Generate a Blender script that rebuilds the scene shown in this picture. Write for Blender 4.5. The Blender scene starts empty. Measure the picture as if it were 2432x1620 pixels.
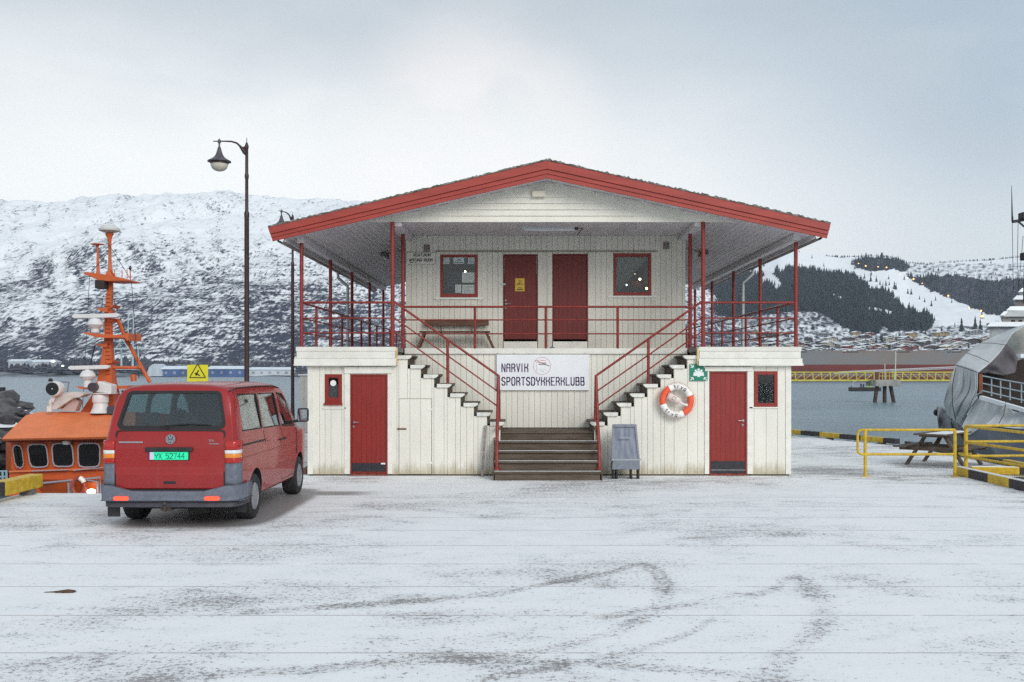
import bpy, bmesh, math, random
from mathutils import Vector, Matrix, noise as mnoise
random.seed(7)
rnd = random.random
def ru(a, b): return a + (b - a) * random.random()
# ------------------------------------------------------------------ camera, sky, sun, exposure
SC = bpy.context.scene
COL = SC.collection
F, CX, HY, CZ = 2400.0, 1242.0, 880.0, 2.1875      # focal length and vanishing point measured on the photograph, eye height
def at(px, py, Y):
    return Vector(((px - CX) * Y / F, Y, CZ - (py - HY) * Y / F))
def ax(px, Y): return (px - CX) * Y / F
def az(py, Y): return CZ - (py - HY) * Y / F
cam = bpy.data.cameras.new('camera'); cam_o = bpy.data.objects.new('camera', cam); COL.objects.link(cam_o)
cam_o.location = (0, 0, CZ); cam_o.rotation_euler = (math.radians(90), 0, 0)
cam.sensor_width = 36; cam.lens = 36 * F / 2432
cam.shift_x = -(CX - 1216) / 2432; cam.shift_y = (HY - 810) / 2432
cam.clip_start = .1; cam.clip_end = 9000
SC.camera = cam_o
SC.view_settings.view_transform = 'Standard'; SC.view_settings.look = 'None'
SC.view_settings.exposure = 0.44; SC.view_settings.gamma = 1; SC.view_settings.use_curve_mapping = False
SC.cycles.use_denoising = False
SC.cycles.max_bounces = 6; SC.cycles.diffuse_bounces = 3; SC.cycles.glossy_bounces = 3
SC.cycles.transmission_bounces = 4; SC.cycles.transparent_max_bounces = 8; SC.cycles.volume_bounces = 1

class NT:
    """a small helper for wiring shader nodes"""
    def __init__(s, tree): s.t = tree; s.n = tree.nodes; s.l = tree.links
    def new(s, typ, **kw):
        n = s.n.new(typ)
        for k, v in kw.items(): setattr(n, k, v)
        return n
    def put(s, sock, v):
        if isinstance(v, bpy.types.NodeSocket): s.l.new(v, sock)
        elif v is not None: sock.default_value = v
    def math(s, op, a, b=None, c=None, clamp=False):
        n = s.new('ShaderNodeMath', operation=op, use_clamp=clamp)
        s.put(n.inputs[0], a); s.put(n.inputs[1], b); s.put(n.inputs[2], c); return n.outputs[0]
    def mix(s, f, a, b, blend='MIX'):
        n = s.new('ShaderNodeMix', data_type='RGBA', blend_type=blend)
        s.put(n.inputs[0], f)
        s.put(n.inputs[6], a if isinstance(a, bpy.types.NodeSocket) else (*a, 1)); s.put(n.inputs[7], b if isinstance(b, bpy.types.NodeSocket) else (*b, 1)); return n.outputs[2]
    def ramp(s, v, a, b, lo=0., hi=1., smooth=True):
        n = s.new('ShaderNodeMapRange', interpolation_type='SMOOTHSTEP' if smooth else 'LINEAR')
        s.put(n.inputs[0], v); s.put(n.inputs[1], a); s.put(n.inputs[2], b); s.put(n.inputs[3], lo); s.put(n.inputs[4], hi); return n.outputs[0]
    def vmul(s, v, sc):
        n = s.new('ShaderNodeVectorMath', operation='MULTIPLY'); s.put(n.inputs[0], v); n.inputs[1].default_value = sc; return n.outputs[0]
    def noise(s, v, scale, detail=3, rough=.55, dist=0.):
        n = s.new('ShaderNodeTexNoise'); s.put(n.inputs['Vector'], v); n.inputs['Scale'].default_value = scale
        n.inputs['Detail'].default_value = detail; n.inputs['Roughness'].default_value = rough; n.inputs['Distortion'].default_value = dist; return n.outputs[0]
    def sep(s, v):
        n = s.new('ShaderNodeSeparateXYZ'); s.put(n.inputs[0], v); return n.outputs

SUN_EL, SUN_AZ = math.radians(27), math.radians(150)   # soft daylight through the cloud, from behind the camera
world = bpy.data.worlds.new('World'); SC.world = world; world.use_nodes = True
w = NT(world.node_tree); w.n.clear()
w_out = w.new('ShaderNodeOutputWorld'); tc = w.new('ShaderNodeTexCoord')
d = w.sep(tc.outputs['Generated']); dv = tc.outputs['Generated']
el = w.math('MAXIMUM', d[2], 0.0)
n1 = w.noise(w.vmul(dv, (1, 1, 3.0)), 1.7, 4, .5, .3)
n2 = w.noise(w.vmul(dv, (1, 1, 2.2)), 5.0, 4, .55, .2)
# cloud: pale near the horizon, greyer higher up, broad slow bands
up = w.ramp(w.math('ADD', el, w.math('MULTIPLY', w.math('SUBTRACT', n1, .5), .16)), .13, .40)
cloud = w.mix(up, (.70, .725, .73), (.415, .465, .505))
side = w.ramp(d[0], -.05, .45)                       # the cloud deck thickens towards the right
band = w.math('MULTIPLY', side, w.ramp(el, .10, .24))
cloud = w.mix(w.math('MULTIPLY', side, .45), cloud, (.40, .46, .50))
cloud = w.mix(w.math('MULTIPLY', band, .60), cloud, (.29, .375, .46))
cloud = w.mix(w.math('MULTIPLY', w.ramp(n2, .46, .75), .10), cloud, (.72, .75, .76))
gl = w.new('ShaderNodeVectorMath', operation='DOT_PRODUCT'); w.l.new(dv, gl.inputs[0])
gv = Vector((-.20, 1, .13)).normalized(); gl.inputs[1].default_value = gv
glow = w.math('MULTIPLY', w.ramp(gl.outputs['Value'], .80, 1.0), w.ramp(w.math('ADD', el, w.math('MULTIPLY', w.math('SUBTRACT', n2, .5), .16)), .34, .15))
cloud = w.mix(w.math('MULTIPLY', glow, .9), cloud, (.80, .81, .80))
gl2 = w.new('ShaderNodeVectorMath', operation='DOT_PRODUCT'); w.l.new(dv, gl2.inputs[0])
gl2.inputs[1].default_value = Vector((-.05, 1, .215)).normalized()
cloud = w.mix(w.math('MULTIPLY', w.math('MULTIPLY', w.ramp(gl2.outputs['Value'], .988, 1.0), w.ramp(n2, .36, .62)), .55), cloud, (.86, .81, .785))
sky = w.new('ShaderNodeTexSky', sky_type='NISHITA'); sky.sun_disc = False
sky.sun_elevation = SUN_EL; sky.sun_rotation = SUN_AZ
bg1 = w.new('ShaderNodeBackground'); w.l.new(sky.outputs[0], bg1.inputs[0]); bg1.inputs[1].default_value = .08
bg2 = w.new('ShaderNodeBackground'); w.l.new(cloud, bg2.inputs[0]); bg2.inputs[1].default_value = 1.0
mx = w.new('ShaderNodeMixShader'); mx.inputs[0].default_value = .95
w.l.new(bg1.outputs[0], mx.inputs[1]); w.l.new(bg2.outputs[0], mx.inputs[2]); w.l.new(mx.outputs[0], w_out.inputs[0])
sun = bpy.data.lights.new('sun', 'SUN'); sun.energy = 1.35; sun.angle = math.radians(30); sun.color = (1, .96, .90)
sun_o = bpy.data.objects.new('sun', sun); COL.objects.link(sun_o)
sd = Vector((math.sin(SUN_AZ) * math.cos(SUN_EL), math.cos(SUN_AZ) * math.cos(SUN_EL), math.sin(SUN_EL)))
sun_o.rotation_euler = sd.to_track_quat('Z', 'Y').to_euler()

# ------------------------------------------------------------------ materials
MATS = {}
def mat(name, col, rough=.6, var=.0, vscale=3., bump=0., bscale=60., metal=0., coat=0., emis=0., col2=None, stretch=(1, 1, 1), dirt=0., dirtcol=(.28, .20, .11), alpha=None, spec=.5, ecol=None, splash=0.):
    if name in MATS: return MATS[name]
    m = bpy.data.materials.new(name); m.use_nodes = True; t = NT(m.node_tree)
    b = t.n['Principled BSDF']; b.inputs['Roughness'].default_value = rough; b.inputs['Metallic'].default_value = metal
    b.inputs['Coat Weight'].default_value = coat; b.inputs['Coat Roughness'].default_value = .06; b.inputs['Specular IOR Level'].default_value = spec
    geo = t.new('ShaderNodeNewGeometry'); pos = geo.outputs['Position']
    c = None
    if var or col2:
        nz = t.noise(t.vmul(pos, stretch), vscale, 5, .6)
        c2 = col2 or tuple(x * (1 - var) for x in col)
        c1 = col if col2 else tuple(min(1, x * (1 + var)) for x in col)
        c = t.mix(t.ramp(nz, .32, .68), c1, c2)
    if dirt:
        nd = t.noise(t.vmul(pos, (9, 9, .9)), 1.0, 6, .7)
        nb = t.noise(pos, 1.1, 3, .5)
        f = t.math('MULTIPLY', t.ramp(nd, .55, .78), t.ramp(nb, .35, .75))
        c = t.mix(t.math('MULTIPLY', f, dirt), c if c is not None else col, dirtcol)
    if splash:          # mud and algae splashed on the lowest boards, in uneven tongues
        zz = t.sep(pos)[2]; ns = t.noise(t.vmul(pos, (7, 7, 1.2)), 1.4, 5, .7)
        f = t.math('MULTIPLY', t.ramp(t.math('ADD', zz, t.math('MULTIPLY', ns, -.55)), .05, -.28), splash)
        c = t.mix(f, c if c is not None else col, (.36, .30, .17))
    if c is not None: t.l.new(c, b.inputs['Base Color'])
    else: b.inputs['Base Color'].default_value = (*col, 1)
    if bump:
        bn = t.new('ShaderNodeBump'); bn.inputs['Strength'].default_value = bump; bn.inputs['Distance'].default_value = .01
        t.l.new(t.noise(t.vmul(pos, stretch), bscale, 4, .6), bn.inputs['Height']); t.l.new(bn.outputs[0], b.inputs['Normal'])
    if emis:
        b.inputs['Emission Color'].default_value = (*(ecol or col), 1); b.inputs['Emission Strength'].default_value = emis
    MATS[name] = m; return m

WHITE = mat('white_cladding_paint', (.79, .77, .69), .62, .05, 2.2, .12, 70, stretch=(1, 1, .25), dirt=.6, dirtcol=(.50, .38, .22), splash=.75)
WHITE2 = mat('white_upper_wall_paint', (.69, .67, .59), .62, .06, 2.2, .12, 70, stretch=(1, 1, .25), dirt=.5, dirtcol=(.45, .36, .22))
TRIM = mat('white_trim_paint', (.79, .78, .715), .55, .06, 4, .1, 60, dirt=.6, dirtcol=(.50, .34, .17))
PEEL = mat('peeling_white_paint', (.80, .79, .74), .6, col2=(.72, .70, .63), vscale=5, bump=.25, stretch=(.4, 1, 3), dirt=.9, dirtcol=(.33, .27, .2))
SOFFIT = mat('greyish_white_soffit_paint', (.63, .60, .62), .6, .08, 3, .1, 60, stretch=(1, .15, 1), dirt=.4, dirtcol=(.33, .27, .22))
REDP = mat('red_fascia_paint', (.36, .048, .036), .5, .12, 5, .15, 40, stretch=(.3, 1, 2), dirt=.5, dirtcol=(.22, .05, .035))
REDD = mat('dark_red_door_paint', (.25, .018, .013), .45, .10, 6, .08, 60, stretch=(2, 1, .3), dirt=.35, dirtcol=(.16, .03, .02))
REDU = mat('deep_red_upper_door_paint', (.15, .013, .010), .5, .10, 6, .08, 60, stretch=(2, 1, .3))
REDR = mat('red_railing_paint', (.24, .024, .018), .45, .22, 9, .2, 50, dirt=.6, dirtcol=(.16, .05, .03))
KICK = mat('black_kick_plate', (.022, .022, .03), .45, .3, 12)
STEP = mat('weathered_brown_step_wood', (.085, .062, .042), .8, col2=(.14, .11, .085), vscale=7, bump=.5, bscale=40, stretch=(.35, 3, 3))
SHING = mat('lichen_roof_felt', (.085, .075, .06), .95, col2=(.30, .29, .26), vscale=9, bump=.8, bscale=30)
STEEL = mat('dull_steel', (.38, .38, .38), .4, .2, 20, metal=.8)
RUST = mat('rusty_iron', (.20, .10, .05), .8, .4, 30, .3)
DARK = mat('dark_interior', (.02, .018, .017), .9)
BROWNW = mat('brown_bench_wood', (.13, .062, .04), .7, .25, 8, .3, 40, stretch=(.4, 2, 2))
YEL = mat('yellow_safety_paint', (.60, .40, .02), .5, .18, 8, .25, 50, dirt=.6, dirtcol=(.20, .13, .05))
BLK = mat('black_safety_paint', (.030, .026, .032), .6, .25, 8, .25, 50)
BLACKP = mat('black_plastic', (.02, .02, .022), .55, .2, 10)
GREYP = mat('grey_bumper_plastic', (.13, .145, .185), .55, .12, 14, .15, 80, dirt=.5, dirtcol=(.22, .2, .18))
GLASSD = None
def glass(name, tint=(.55, .62, .62), mixf=.6, rough=.03):
    if name in MATS: return MATS[name]
    m = bpy.data.materials.new(name); m.use_nodes = True; t = NT(m.node_tree); t.n.clear()
    o = t.new('ShaderNodeOutputMaterial'); tr = t.new('ShaderNodeBsdfTransparent'); tr.inputs[0].default_value = (*tint, 1)
    g = t.new('ShaderNodeBsdfGlossy'); g.inputs['Roughness'].default_value = rough; g.inputs['Color'].default_value = (.95, .97, 1, 1)
    lw = t.new('ShaderNodeLayerWeight'); lw.inputs['Blend'].default_value = .5
    f = t.math('MULTIPLY_ADD', t.math('POWER', lw.outputs['Facing'], 4.), .85, mixf, clamp=True)
    ms = t.new('ShaderNodeMixShader'); t.l.new(f, ms.inputs[0]); t.l.new(tr.outputs[0], ms.inputs[1]); t.l.new(g.outputs[0], ms.inputs[2])
    t.l.new(ms.outputs[0], o.inputs[0]); MATS[name] = m; return m
PANE = glass('window_glass', (.92, .94, .92), .035)
VGLASS = glass('van_tinted_glass', (.70, .80, .80), .07)

# ------------------------------------------------------------------ mesh helpers
ORG = {}
def tag(o, label=None, cat=None, group=None, kind=None):
    if label: o['label'] = label
    if cat: o['category'] = cat
    if group: o['group'] = group
    if kind: o['kind'] = kind
    return o
def empty(name, loc=(0, 0, 0), rz=0., label=None, cat=None, group=None, kind=None):
    o = bpy.data.objects.new(name, None); COL.objects.link(o); o.location = loc; o.rotation_euler = (0, 0, rz)
    ORG[o.name] = Vector(loc) if rz == 0 else Vector((0, 0, 0))
    return tag(o, label, cat, group, kind)
def link(name, me, parent=None, loc=(0, 0, 0), rot=None):
    o = bpy.data.objects.new(name, me); COL.objects.link(o); o.location = loc
    if rot: o.rotation_euler = rot
    if parent: o.parent = parent
    return o
class MB:
    def __init__(s): s.v = []; s.f = []; s.mi = []; s.cur = 0
    def add(s, vs, fs):
        n = len(s.v); s.v += [Vector(v) for v in vs]
        for f in fs: s.f.append([i + n for i in f]); s.mi.append(s.cur)
    def box(s, x0, x1, y0, y1, z0, z1):
        s.add([(x0, y0, z0), (x1, y0, z0), (x1, y1, z0), (x0, y1, z0), (x0, y0, z1), (x1, y0, z1), (x1, y1, z1), (x0, y1, z1)],
              [(0, 3, 2, 1), (4, 5, 6, 7), (0, 1, 5, 4), (1, 2, 6, 5), (2, 3, 7, 6), (3, 0, 4, 7)]); return s
    def obox(s, c, dims, M=None):
        n = len(s.v); x, y, z = [q / 2 for q in dims]; s.box(-x, x, -y, y, -z, z)
        for i in range(n, n + 8): s.v[i] = (M @ s.v[i] if M else s.v[i]) + Vector(c)
        return s
    def bar(s, p0, p1, wd, ht, upv=(0, 0, 1)):
        p0, p1 = Vector(p0), Vector(p1); a = (p1 - p0); L = a.length; a.normalize(); u = Vector(upv); sd_ = a.cross(u).normalized(); u = sd_.cross(a).normalized()
        M = Matrix((a, sd_, u)).transposed(); return s.obox((p0 + p1) / 2, (L, wd, ht), M)
    def tube(s, pts, r, n=8, cap=True):
        pts = [Vector(p) for p in pts]; rs = r if isinstance(r, (list, tuple)) else [r] * len(pts)
        base = len(s.v); prev = None
        for i, p in enumerate(pts):
            a = (pts[min(i + 1, len(pts) - 1)] - pts[max(i - 1, 0)]).normalized()
            if prev is None:
                u = Vector((0, 0, 1)) if abs(a.z) < .9 else Vector((1, 0, 0)); u = (u - a * u.dot(a)).normalized()
            else: u = (prev - a * prev.dot(a)).normalized()
            prev = u; vv = a.cross(u)
            for k in range(n):
                t = 2 * math.pi * k / n; s.v.append(p + (u * math.cos(t) + vv * math.sin(t)) * rs[i])
        for i in range(len(pts) - 1):
            for k in range(n):
                s.f.append([base + i * n + k, base + i * n + (k + 1) % n, base + (i + 1) * n + (k + 1) % n, base + (i + 1) * n + k]); s.mi.append(s.cur)
        if cap:
            s.f.append([base + k for k in range(n)][::-1]); s.mi.append(s.cur)
            e = base + (len(pts) - 1) * n; s.f.append([e + k for k in range(n)]); s.mi.append(s.cur)
        return s
    def lathe(s, c, prof, n=20, M=None):
        """prof: (radius, height) pairs turned about the local z axis"""
        c = Vector(c); base = len(s.v)
        for r, h in prof:
            for k in range(n):
                t = 2 * math.pi * k / n; p = Vector((r * math.cos(t), r * math.sin(t), h)); s.v.append(c + (M @ p if M else p))
        for i in range(len(prof) - 1):
            for k in range(n):
                s.f.append([base + i * n + k, base + i * n + (k + 1) % n, base + (i + 1) * n + (k + 1) % n, base + (i + 1) * n + k]); s.mi.append(s.cur)
        if prof[0][0] > 1e-4: s.f.append([base + k for k in range(n)][::-1]); s.mi.append(s.cur)
        if prof[-1][0] > 1e-4: e = base + (len(prof) - 1) * n; s.f.append([e + k for k in range(n)]); s.mi.append(s.cur)
        return s
    def prism(s, poly, y0, y1):
        """poly in (x, z), extruded along y"""
        n = len(poly); s.add([(x, y0, z) for x, z in poly] + [(x, y1, z) for x, z in poly],
              [list(range(n)), list(range(n, 2 * n))[::-1]] + [[i, i + n, (i + 1) % n + n, (i + 1) % n] for i in range(n)]); return s
    def prism_dir(s, pts, dv):
        n = len(pts); dv = Vector(dv); s.add([Vector(p) for p in pts] + [Vector(p) + dv for p in pts],
              [list(range(n)), list(range(n, 2 * n))[::-1]] + [[i, i + n, (i + 1) % n + n, (i + 1) % n] for i in range(n)]); return s
    def grid(s, rows, thick=None):
        base = len(s.v); nr, nc = len(rows), len(rows[0])
        for r in rows: s.v += [Vector(p) for p in r]
        for i in range(nr - 1):
            for j in range(nc - 1):
                s.f.append([base + i * nc + j, base + i * nc + j + 1, base + (i + 1) * nc + j + 1, base + (i + 1) * nc + j]); s.mi.append(s.cur)
        return s
    def build(s, name, m, parent=None, smooth=False, bevel=0, origin=None, solid=0, fixn=True):
        if origin is None: origin = ORG.get(parent.name, Vector((0, 0, 0))) if parent else Vector((0, 0, 0))
        me = bpy.data.meshes.new(name); me.from_pydata([v - Vector(origin) for v in s.v], [], s.f)
        ms = m if isinstance(m, (list, tuple)) else [m]
        for q in ms: me.materials.append(q)
        if len(ms) > 1: me.polygons.foreach_set('material_index', s.mi)
        if fixn:
            bm = bmesh.new(); bm.from_mesh(me); bmesh.ops.recalc_face_normals(bm, faces=bm.faces); bm.to_mesh(me); bm.free()
        if smooth:
            me.polygons.foreach_set('use_smooth', [True] * len(me.polygons)); me.set_sharp_from_angle(angle=math.radians(38))
        o = link(name, me, parent, (0, 0, 0) if parent else origin)
        ORG[o.name] = Vector(origin)
        if bevel:
            b = o.modifiers.new('edge', 'BEVEL'); b.width = bevel; b.segments = 2; b.limit_method = 'ANGLE'
        if solid:
            b = o.modifiers.new('cloth', 'SOLIDIFY'); b.thickness = solid; b.offset = 0
        return o
PC = {}
def piece(name, dims, m, parent, c, rot=None, ch=.003):
    """one plank, slab or panel; alike pieces share their mesh. c is its centre in world space (parent has an origin in ORG)"""
    key = (name, tuple(round(x, 3) for x in dims), m.name)
    if key not in PC:
        x, y, z = [q / 2 for q in dims]; me = bpy.data.meshes.new(name)
        q = min(ch, x * .4, z * .4)
        v = [(-x, y, -z), (x, y, -z), (x, y, z), (-x, y, z), (-x, -y + q, -z), (x, -y + q, -z), (x, -y + q, z), (-x, -y + q, z), (-x + q, -y, -z + q), (x - q, -y, -z + q), (x - q, -y, z - q), (-x + q, -y, z - q)]
        f = [(0, 3, 2, 1), (0, 1, 5, 4), (1, 2, 6, 5), (2, 3, 7, 6), (3, 0, 4, 7), (4, 5, 9, 8), (5, 6, 10, 9), (6, 7, 11, 10), (7, 4, 8, 11), (8, 9, 10, 11)]
        me.from_pydata(v, [], f); me.materials.append(m); PC[key] = me
    org = ORG.get(parent.name, Vector((0, 0, 0))) if parent else Vector((0, 0, 0))
    return link(name, PC[key], parent, Vector(c) - org, rot)

# stroke lettering: every glyph on a 0..4 by 0..6 grid
GL = {
 'A': [[(0, 0), (0, 5), (1, 6), (3, 6), (4, 5), (4, 0)], [(0, 3), (4, 3)]], 'B': [[(0, 0), (0, 6), (3, 6), (3.6, 5.4), (3.6, 3.6), (3, 3), (0, 3)], [(3, 3), (4, 2.4), (4, .6), (3.4, 0), (0, 0)]],
 'D': [[(0, 0), (0, 6), (3, 6), (4, 5), (4, 1), (3, 0), (0, 0)]], 'E': [[(4, 6), (0, 6), (0, 0), (4, 0)], [(0, 3), (3, 3)]], 'G': [[(4, 5), (3, 6), (1, 6), (0, 5), (0, 1), (1, 0), (3, 0), (4, 1), (4, 3), (2.2, 3)]],
 'I': [[(2, 0), (2, 6)]], 'K': [[(0, 0), (0, 6)], [(4, 6), (4, 4.4), (3, 3.2), (0, 3.2)], [(3, 3.2), (4, 2.2), (4, 0)]], 'L': [[(0, 6), (0, 0), (4, 0)]], 'M': [[(0, 0), (0, 6), (2, 3), (4, 6), (4, 0)]],
 'N': [[(0, 0), (0, 6), (4, 0), (4, 6)]], 'O': [[(1, 0), (0, 1), (0, 5), (1, 6), (3, 6), (4, 5), (4, 1), (3, 0), (1, 0)]], 'P': [[(0, 0), (0, 6), (3, 6), (4, 5), (4, 3.6), (3, 2.8), (0, 2.8)]],
 'R': [[(0, 0), (0, 6), (3, 6), (4, 5), (4, 4), (3, 3), (0, 3)], [(2.4, 3), (4, 1.6), (4, 0)]], 'S': [[(4, 5), (3, 6), (1, 6), (0, 5), (0, 4), (1, 3.2), (3, 2.8), (4, 2), (4, 1), (3, 0), (1, 0), (0, 1)]],
 'T': [[(0, 6), (4, 6)], [(2, 6), (2, 0)]], 'U': [[(0, 6), (0, 1), (1, 0), (3, 0), (4, 1), (4, 6)]], 'V': [[(0, 6), (2, 0), (4, 6)]], 'W': [[(0, 6), (1, 0), (2, 4), (3, 0), (4, 6)]], 'Y': [[(0, 6), (0, 4), (2, 2.8), (4, 4), (4, 6)], [(2, 2.8), (2, 0)]],
 'X': [[(0, 0), (4, 6)], [(0, 6), (4, 0)]], '5': [[(4, 6), (0, 6), (0, 3.4), (3, 3.4), (4, 2.4), (4, 1), (3, 0), (0, 0)]], '2': [[(0, 5), (1, 6), (3, 6), (4, 5), (4, 3.6), (0, 0), (4, 0)]], '7': [[(0, 6), (4, 6), (1.6, 0)]],
 '4': [[(3, 0), (3, 6), (0, 2), (4, 2)]], '-': [[(1, 3), (3, 3)]], '.': [[(1.7, 0), (2.3, 0)]], 'r': [[(0, 0), (0, 4)], [(0, 3), (1, 4), (2.4, 4)]], 'y': [[(0, 4), (2, .6)], [(4, 4), (1, -2)]], 'g': [[(4, 4), (1, 4), (0, 3), (0, 1), (1, 0), (4, 0)], [(4, 4), (4, -1), (3, -2), (0, -2)]],
 't': [[(1.5, 6), (1.5, 1), (2.4, 0), (3.4, 0)], [(0, 4), (3.4, 4)]], 'v': [[(0, 4), (2, 0), (4, 4)]], 'n': [[(0, 0), (0, 4), (3, 4), (4, 3), (4, 0)]], ' ': []}
def letters(mb, text, org, u, v, cw, chh, sw, gap=.45, nrm=(0, -1, 0), depth=.003):
    """raised strokes; u, v: unit vectors of writing direction and up; cw, chh glyph size; sw stroke width"""
    u, v, nn = Vector(u), Vector(v), Vector(nrm); x = 0.
    for ch in text:
        nar = ch in 'I.'
        for st in GL.get(ch, []):
            P = [Vector(org) + u * (x + (p[0] - (1.7 if nar else 0)) / 4 * cw) + v * (p[1] / 6 * chh) for p in st]
            for a, b in zip(P, P[1:]):
                dd = (b - a).normalized(); s_ = dd.cross(nn) * sw / 2; e = dd * sw * .45
                mb.prism_dir([a - e - s_, b + e - s_, b + e + s_, a - e + s_], nn * depth)
        x += cw * (.15 if nar else 1) + cw * gap
    return x
HAZE_ON = 1
# ------------------------------------------------------------------ setting: water, quay, far shores
DECK_Z = 2.67
def snow_mat():
    m = bpy.data.materials.new('snow_dusted_quay'); m.use_nodes = True; t = NT(m.node_tree); b = t.n['Principled BSDF']
    geo = t.new('ShaderNodeNewGeometry'); pos = geo.outputs['Position']; x, y, z = t.sep(pos)
    flat = t.vmul(pos, (1, 1, 0))
    big = t.noise(t.vmul(pos, (.6, 1.0, 0)), .42, 4, .6, .6)
    mid = t.noise(t.vmul(pos, (.8, 1.3, 0)), 1.6, 5, .68, .5)
    fine = t.noise(t.vmul(pos, (.8, 1.0, 0)), 30, 3, .75)
    fine2 = t.noise(t.vmul(pos, (.8, 1.0, 0)), 85, 2, .8)
    streak = t.noise(t.vmul(pos, (.6, 2.0, 0)), 2.6, 5, .72)
    bare = t.math('MULTIPLY_ADD', t.ramp(big, .40, .70), .42, .12)
    bare = t.math('ADD', bare, t.math('MULTIPLY', t.ramp(mid, .45, .75), .30))
    bare = t.math('ADD', bare, t.math('MULTIPLY', t.ramp(streak, .56, .80), .20))
    grain = t.noise(t.vmul(pos, (.7, .75, 0)), 24, 3, .8)
    far = t.ramp(y, 18.5, 21.0)                                     # thin, wind-blown snow along the foot of the house
    bare = t.math('ADD', bare, t.math('MULTIPLY', t.math('MULTIPLY', far, t.ramp(streak, .42, .66)), .38))
    # the plank joints of the deck, drifted over in places
    jy = t.math('PINGPONG', t.math('SUBTRACT', y, .63 - 6.0), .6)      # 0 on every joint, 1.2 m apart
    jm = t.math('MULTIPLY', t.math('MULTIPLY', t.ramp(jy, .020, .004), t.ramp(t.noise(t.vmul(pos, (1.1, .05, 0)), 1.0, 4, .7), .36, .50)), t.ramp(y, 18.2, 17.8))
    def curve_mask(src, other, pts, lo, hi, dlo, dhi, wd):
        """bare wheel track along other = f(src)"""
        fc = t.new('ShaderNodeFloatCurve'); cm = fc.mapping; c = cm.curves[0]
        P = [((a - lo) / (hi - lo), (bb - dlo) / (dhi - dlo)) for a, bb in pts]
        c.points[0].location = P[0]; c.points[1].location = P[-1]
        for p in P[1:-1]: c.points.new(*p)
        cm.update()
        u = t.math('DIVIDE', t.math('SUBTRACT', src, lo), hi - lo, clamp=True)
        t.put(fc.inputs['Value'], u)
        val = t.math('MULTIPLY_ADD', fc.outputs[0], dhi - dlo, dlo)
        wob = t.math('MULTIPLY', t.math('SUBTRACT', t.math('MULTIPLY_ADD', grain, .5, t.math('MULTIPLY', mid, .5)), .5), .14)
        dist = t.math('ABSOLUTE', t.math('ADD', t.math('SUBTRACT', other, val), wob))
        r = t.math('MULTIPLY', t.ramp(src, pts[0][0] - .05, pts[0][0] + .15), t.ramp(src, pts[-1][0] + .06, pts[-1][0] - .06))
        return t.math('MULTIPLY', t.ramp(dist, wd * 1.2, wd * .2), r)
    tr = [curve_mask(x, y, [(-2.6, 9.1), (-1.2, 9.55), (-.11, 10.0), (.34, 10.47), (.91, 10.9), (1.25, 11.35), (1.42, 11.42)], -3, 3, 6, 14, .17),
          curve_mask(y, x, [(8.2, .62), (8.8, .98), (9.3, 1.22), (9.9, 1.38), (10.7, 1.46), (11.42, 1.36)], 7, 12, -1, 4, .16),
          curve_mask(x, y, [(-2.8, 7.1), (-1.0, 7.55), (-.08, 7.78), (.26, 7.97), (.62, 8.29), (.9, 8.65)], -3, 3, 5, 12, .17),
          curve_mask(x, y, [(.6, 8.9), (1.35, 9.36), (1.9, 9.72), (2.5, 10.1), (2.75, 10.55), (2.96, 10.7)], 0, 4, 6, 14, .17),
          curve_mask(y, x, [(6.9, 1.5), (7.44, 1.84), (7.97, 2.14), (8.5, 2.47), (9.19, 2.73), (10.0, 2.86), (10.7, 2.90)], 6, 12, -1, 5, .18),
          curve_mask(x, y, [(-1.0, 7.7), (.3, 7.6), (1.2, 7.35), (1.9, 7.15)], -2, 4, 5, 12, .15),
          curve_mask(x, y, [(-.4, 7.1), (.6, 7.7), (1.1, 8.1), (1.5, 8.6), (1.7, 9.0)], -2, 4, 5, 12, .13)]
    tm = tr[0]
    for q in tr[1:]: tm = t.math('MAXIMUM', tm, q)
    bare = t.math('ADD', bare, t.math('MULTIPLY', tm, t.ramp(mid, .28, .62, .24, .31)))
    # dry deck sheltered by the van and table, with the van's shadow painted in
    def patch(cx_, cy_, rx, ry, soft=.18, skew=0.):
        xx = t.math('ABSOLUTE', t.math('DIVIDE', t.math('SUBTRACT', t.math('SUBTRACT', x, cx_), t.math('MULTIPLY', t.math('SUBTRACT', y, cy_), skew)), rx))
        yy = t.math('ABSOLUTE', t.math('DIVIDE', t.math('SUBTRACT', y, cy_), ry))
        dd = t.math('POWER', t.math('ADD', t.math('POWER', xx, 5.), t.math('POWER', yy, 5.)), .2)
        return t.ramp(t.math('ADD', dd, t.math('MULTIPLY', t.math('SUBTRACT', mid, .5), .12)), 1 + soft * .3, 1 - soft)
    pv = t.math('MAXIMUM', patch(-4.78, 16.4, 1.22, 2.45, .12), patch(-3.9, 18.0, 1.3, .35, .5))  # bare deck under the van; second patch paints the shadow to its right
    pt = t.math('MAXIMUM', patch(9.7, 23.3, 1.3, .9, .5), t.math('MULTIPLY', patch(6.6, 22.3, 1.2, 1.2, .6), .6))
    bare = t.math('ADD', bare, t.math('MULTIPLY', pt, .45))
    thr = t.math('MULTIPLY_ADD', fine, .55, t.math('MULTIPLY', fine2, .45))
    speck = t.ramp(t.math('SUBTRACT', t.math('MULTIPLY_ADD', grain, .5, t.math('MULTIPLY', thr, .5)), t.math('MULTIPLY', bare, .19)), .355, .39)
    thin = t.ramp(bare, .15, 1.15, 1., .62)
    snowmix = t.math('MULTIPLY', t.math('MULTIPLY_ADD', speck, .78, .22), thin)      # 1 snow, 0 bare
    snowmix = t.math('MULTIPLY', snowmix, t.math('SUBTRACT', 1., t.math('MULTIPLY', jm, .65)))
    snowmix = t.math('MULTIPLY', snowmix, t.math('SUBTRACT', 1., t.math('MULTIPLY', pv, .86)))
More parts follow.
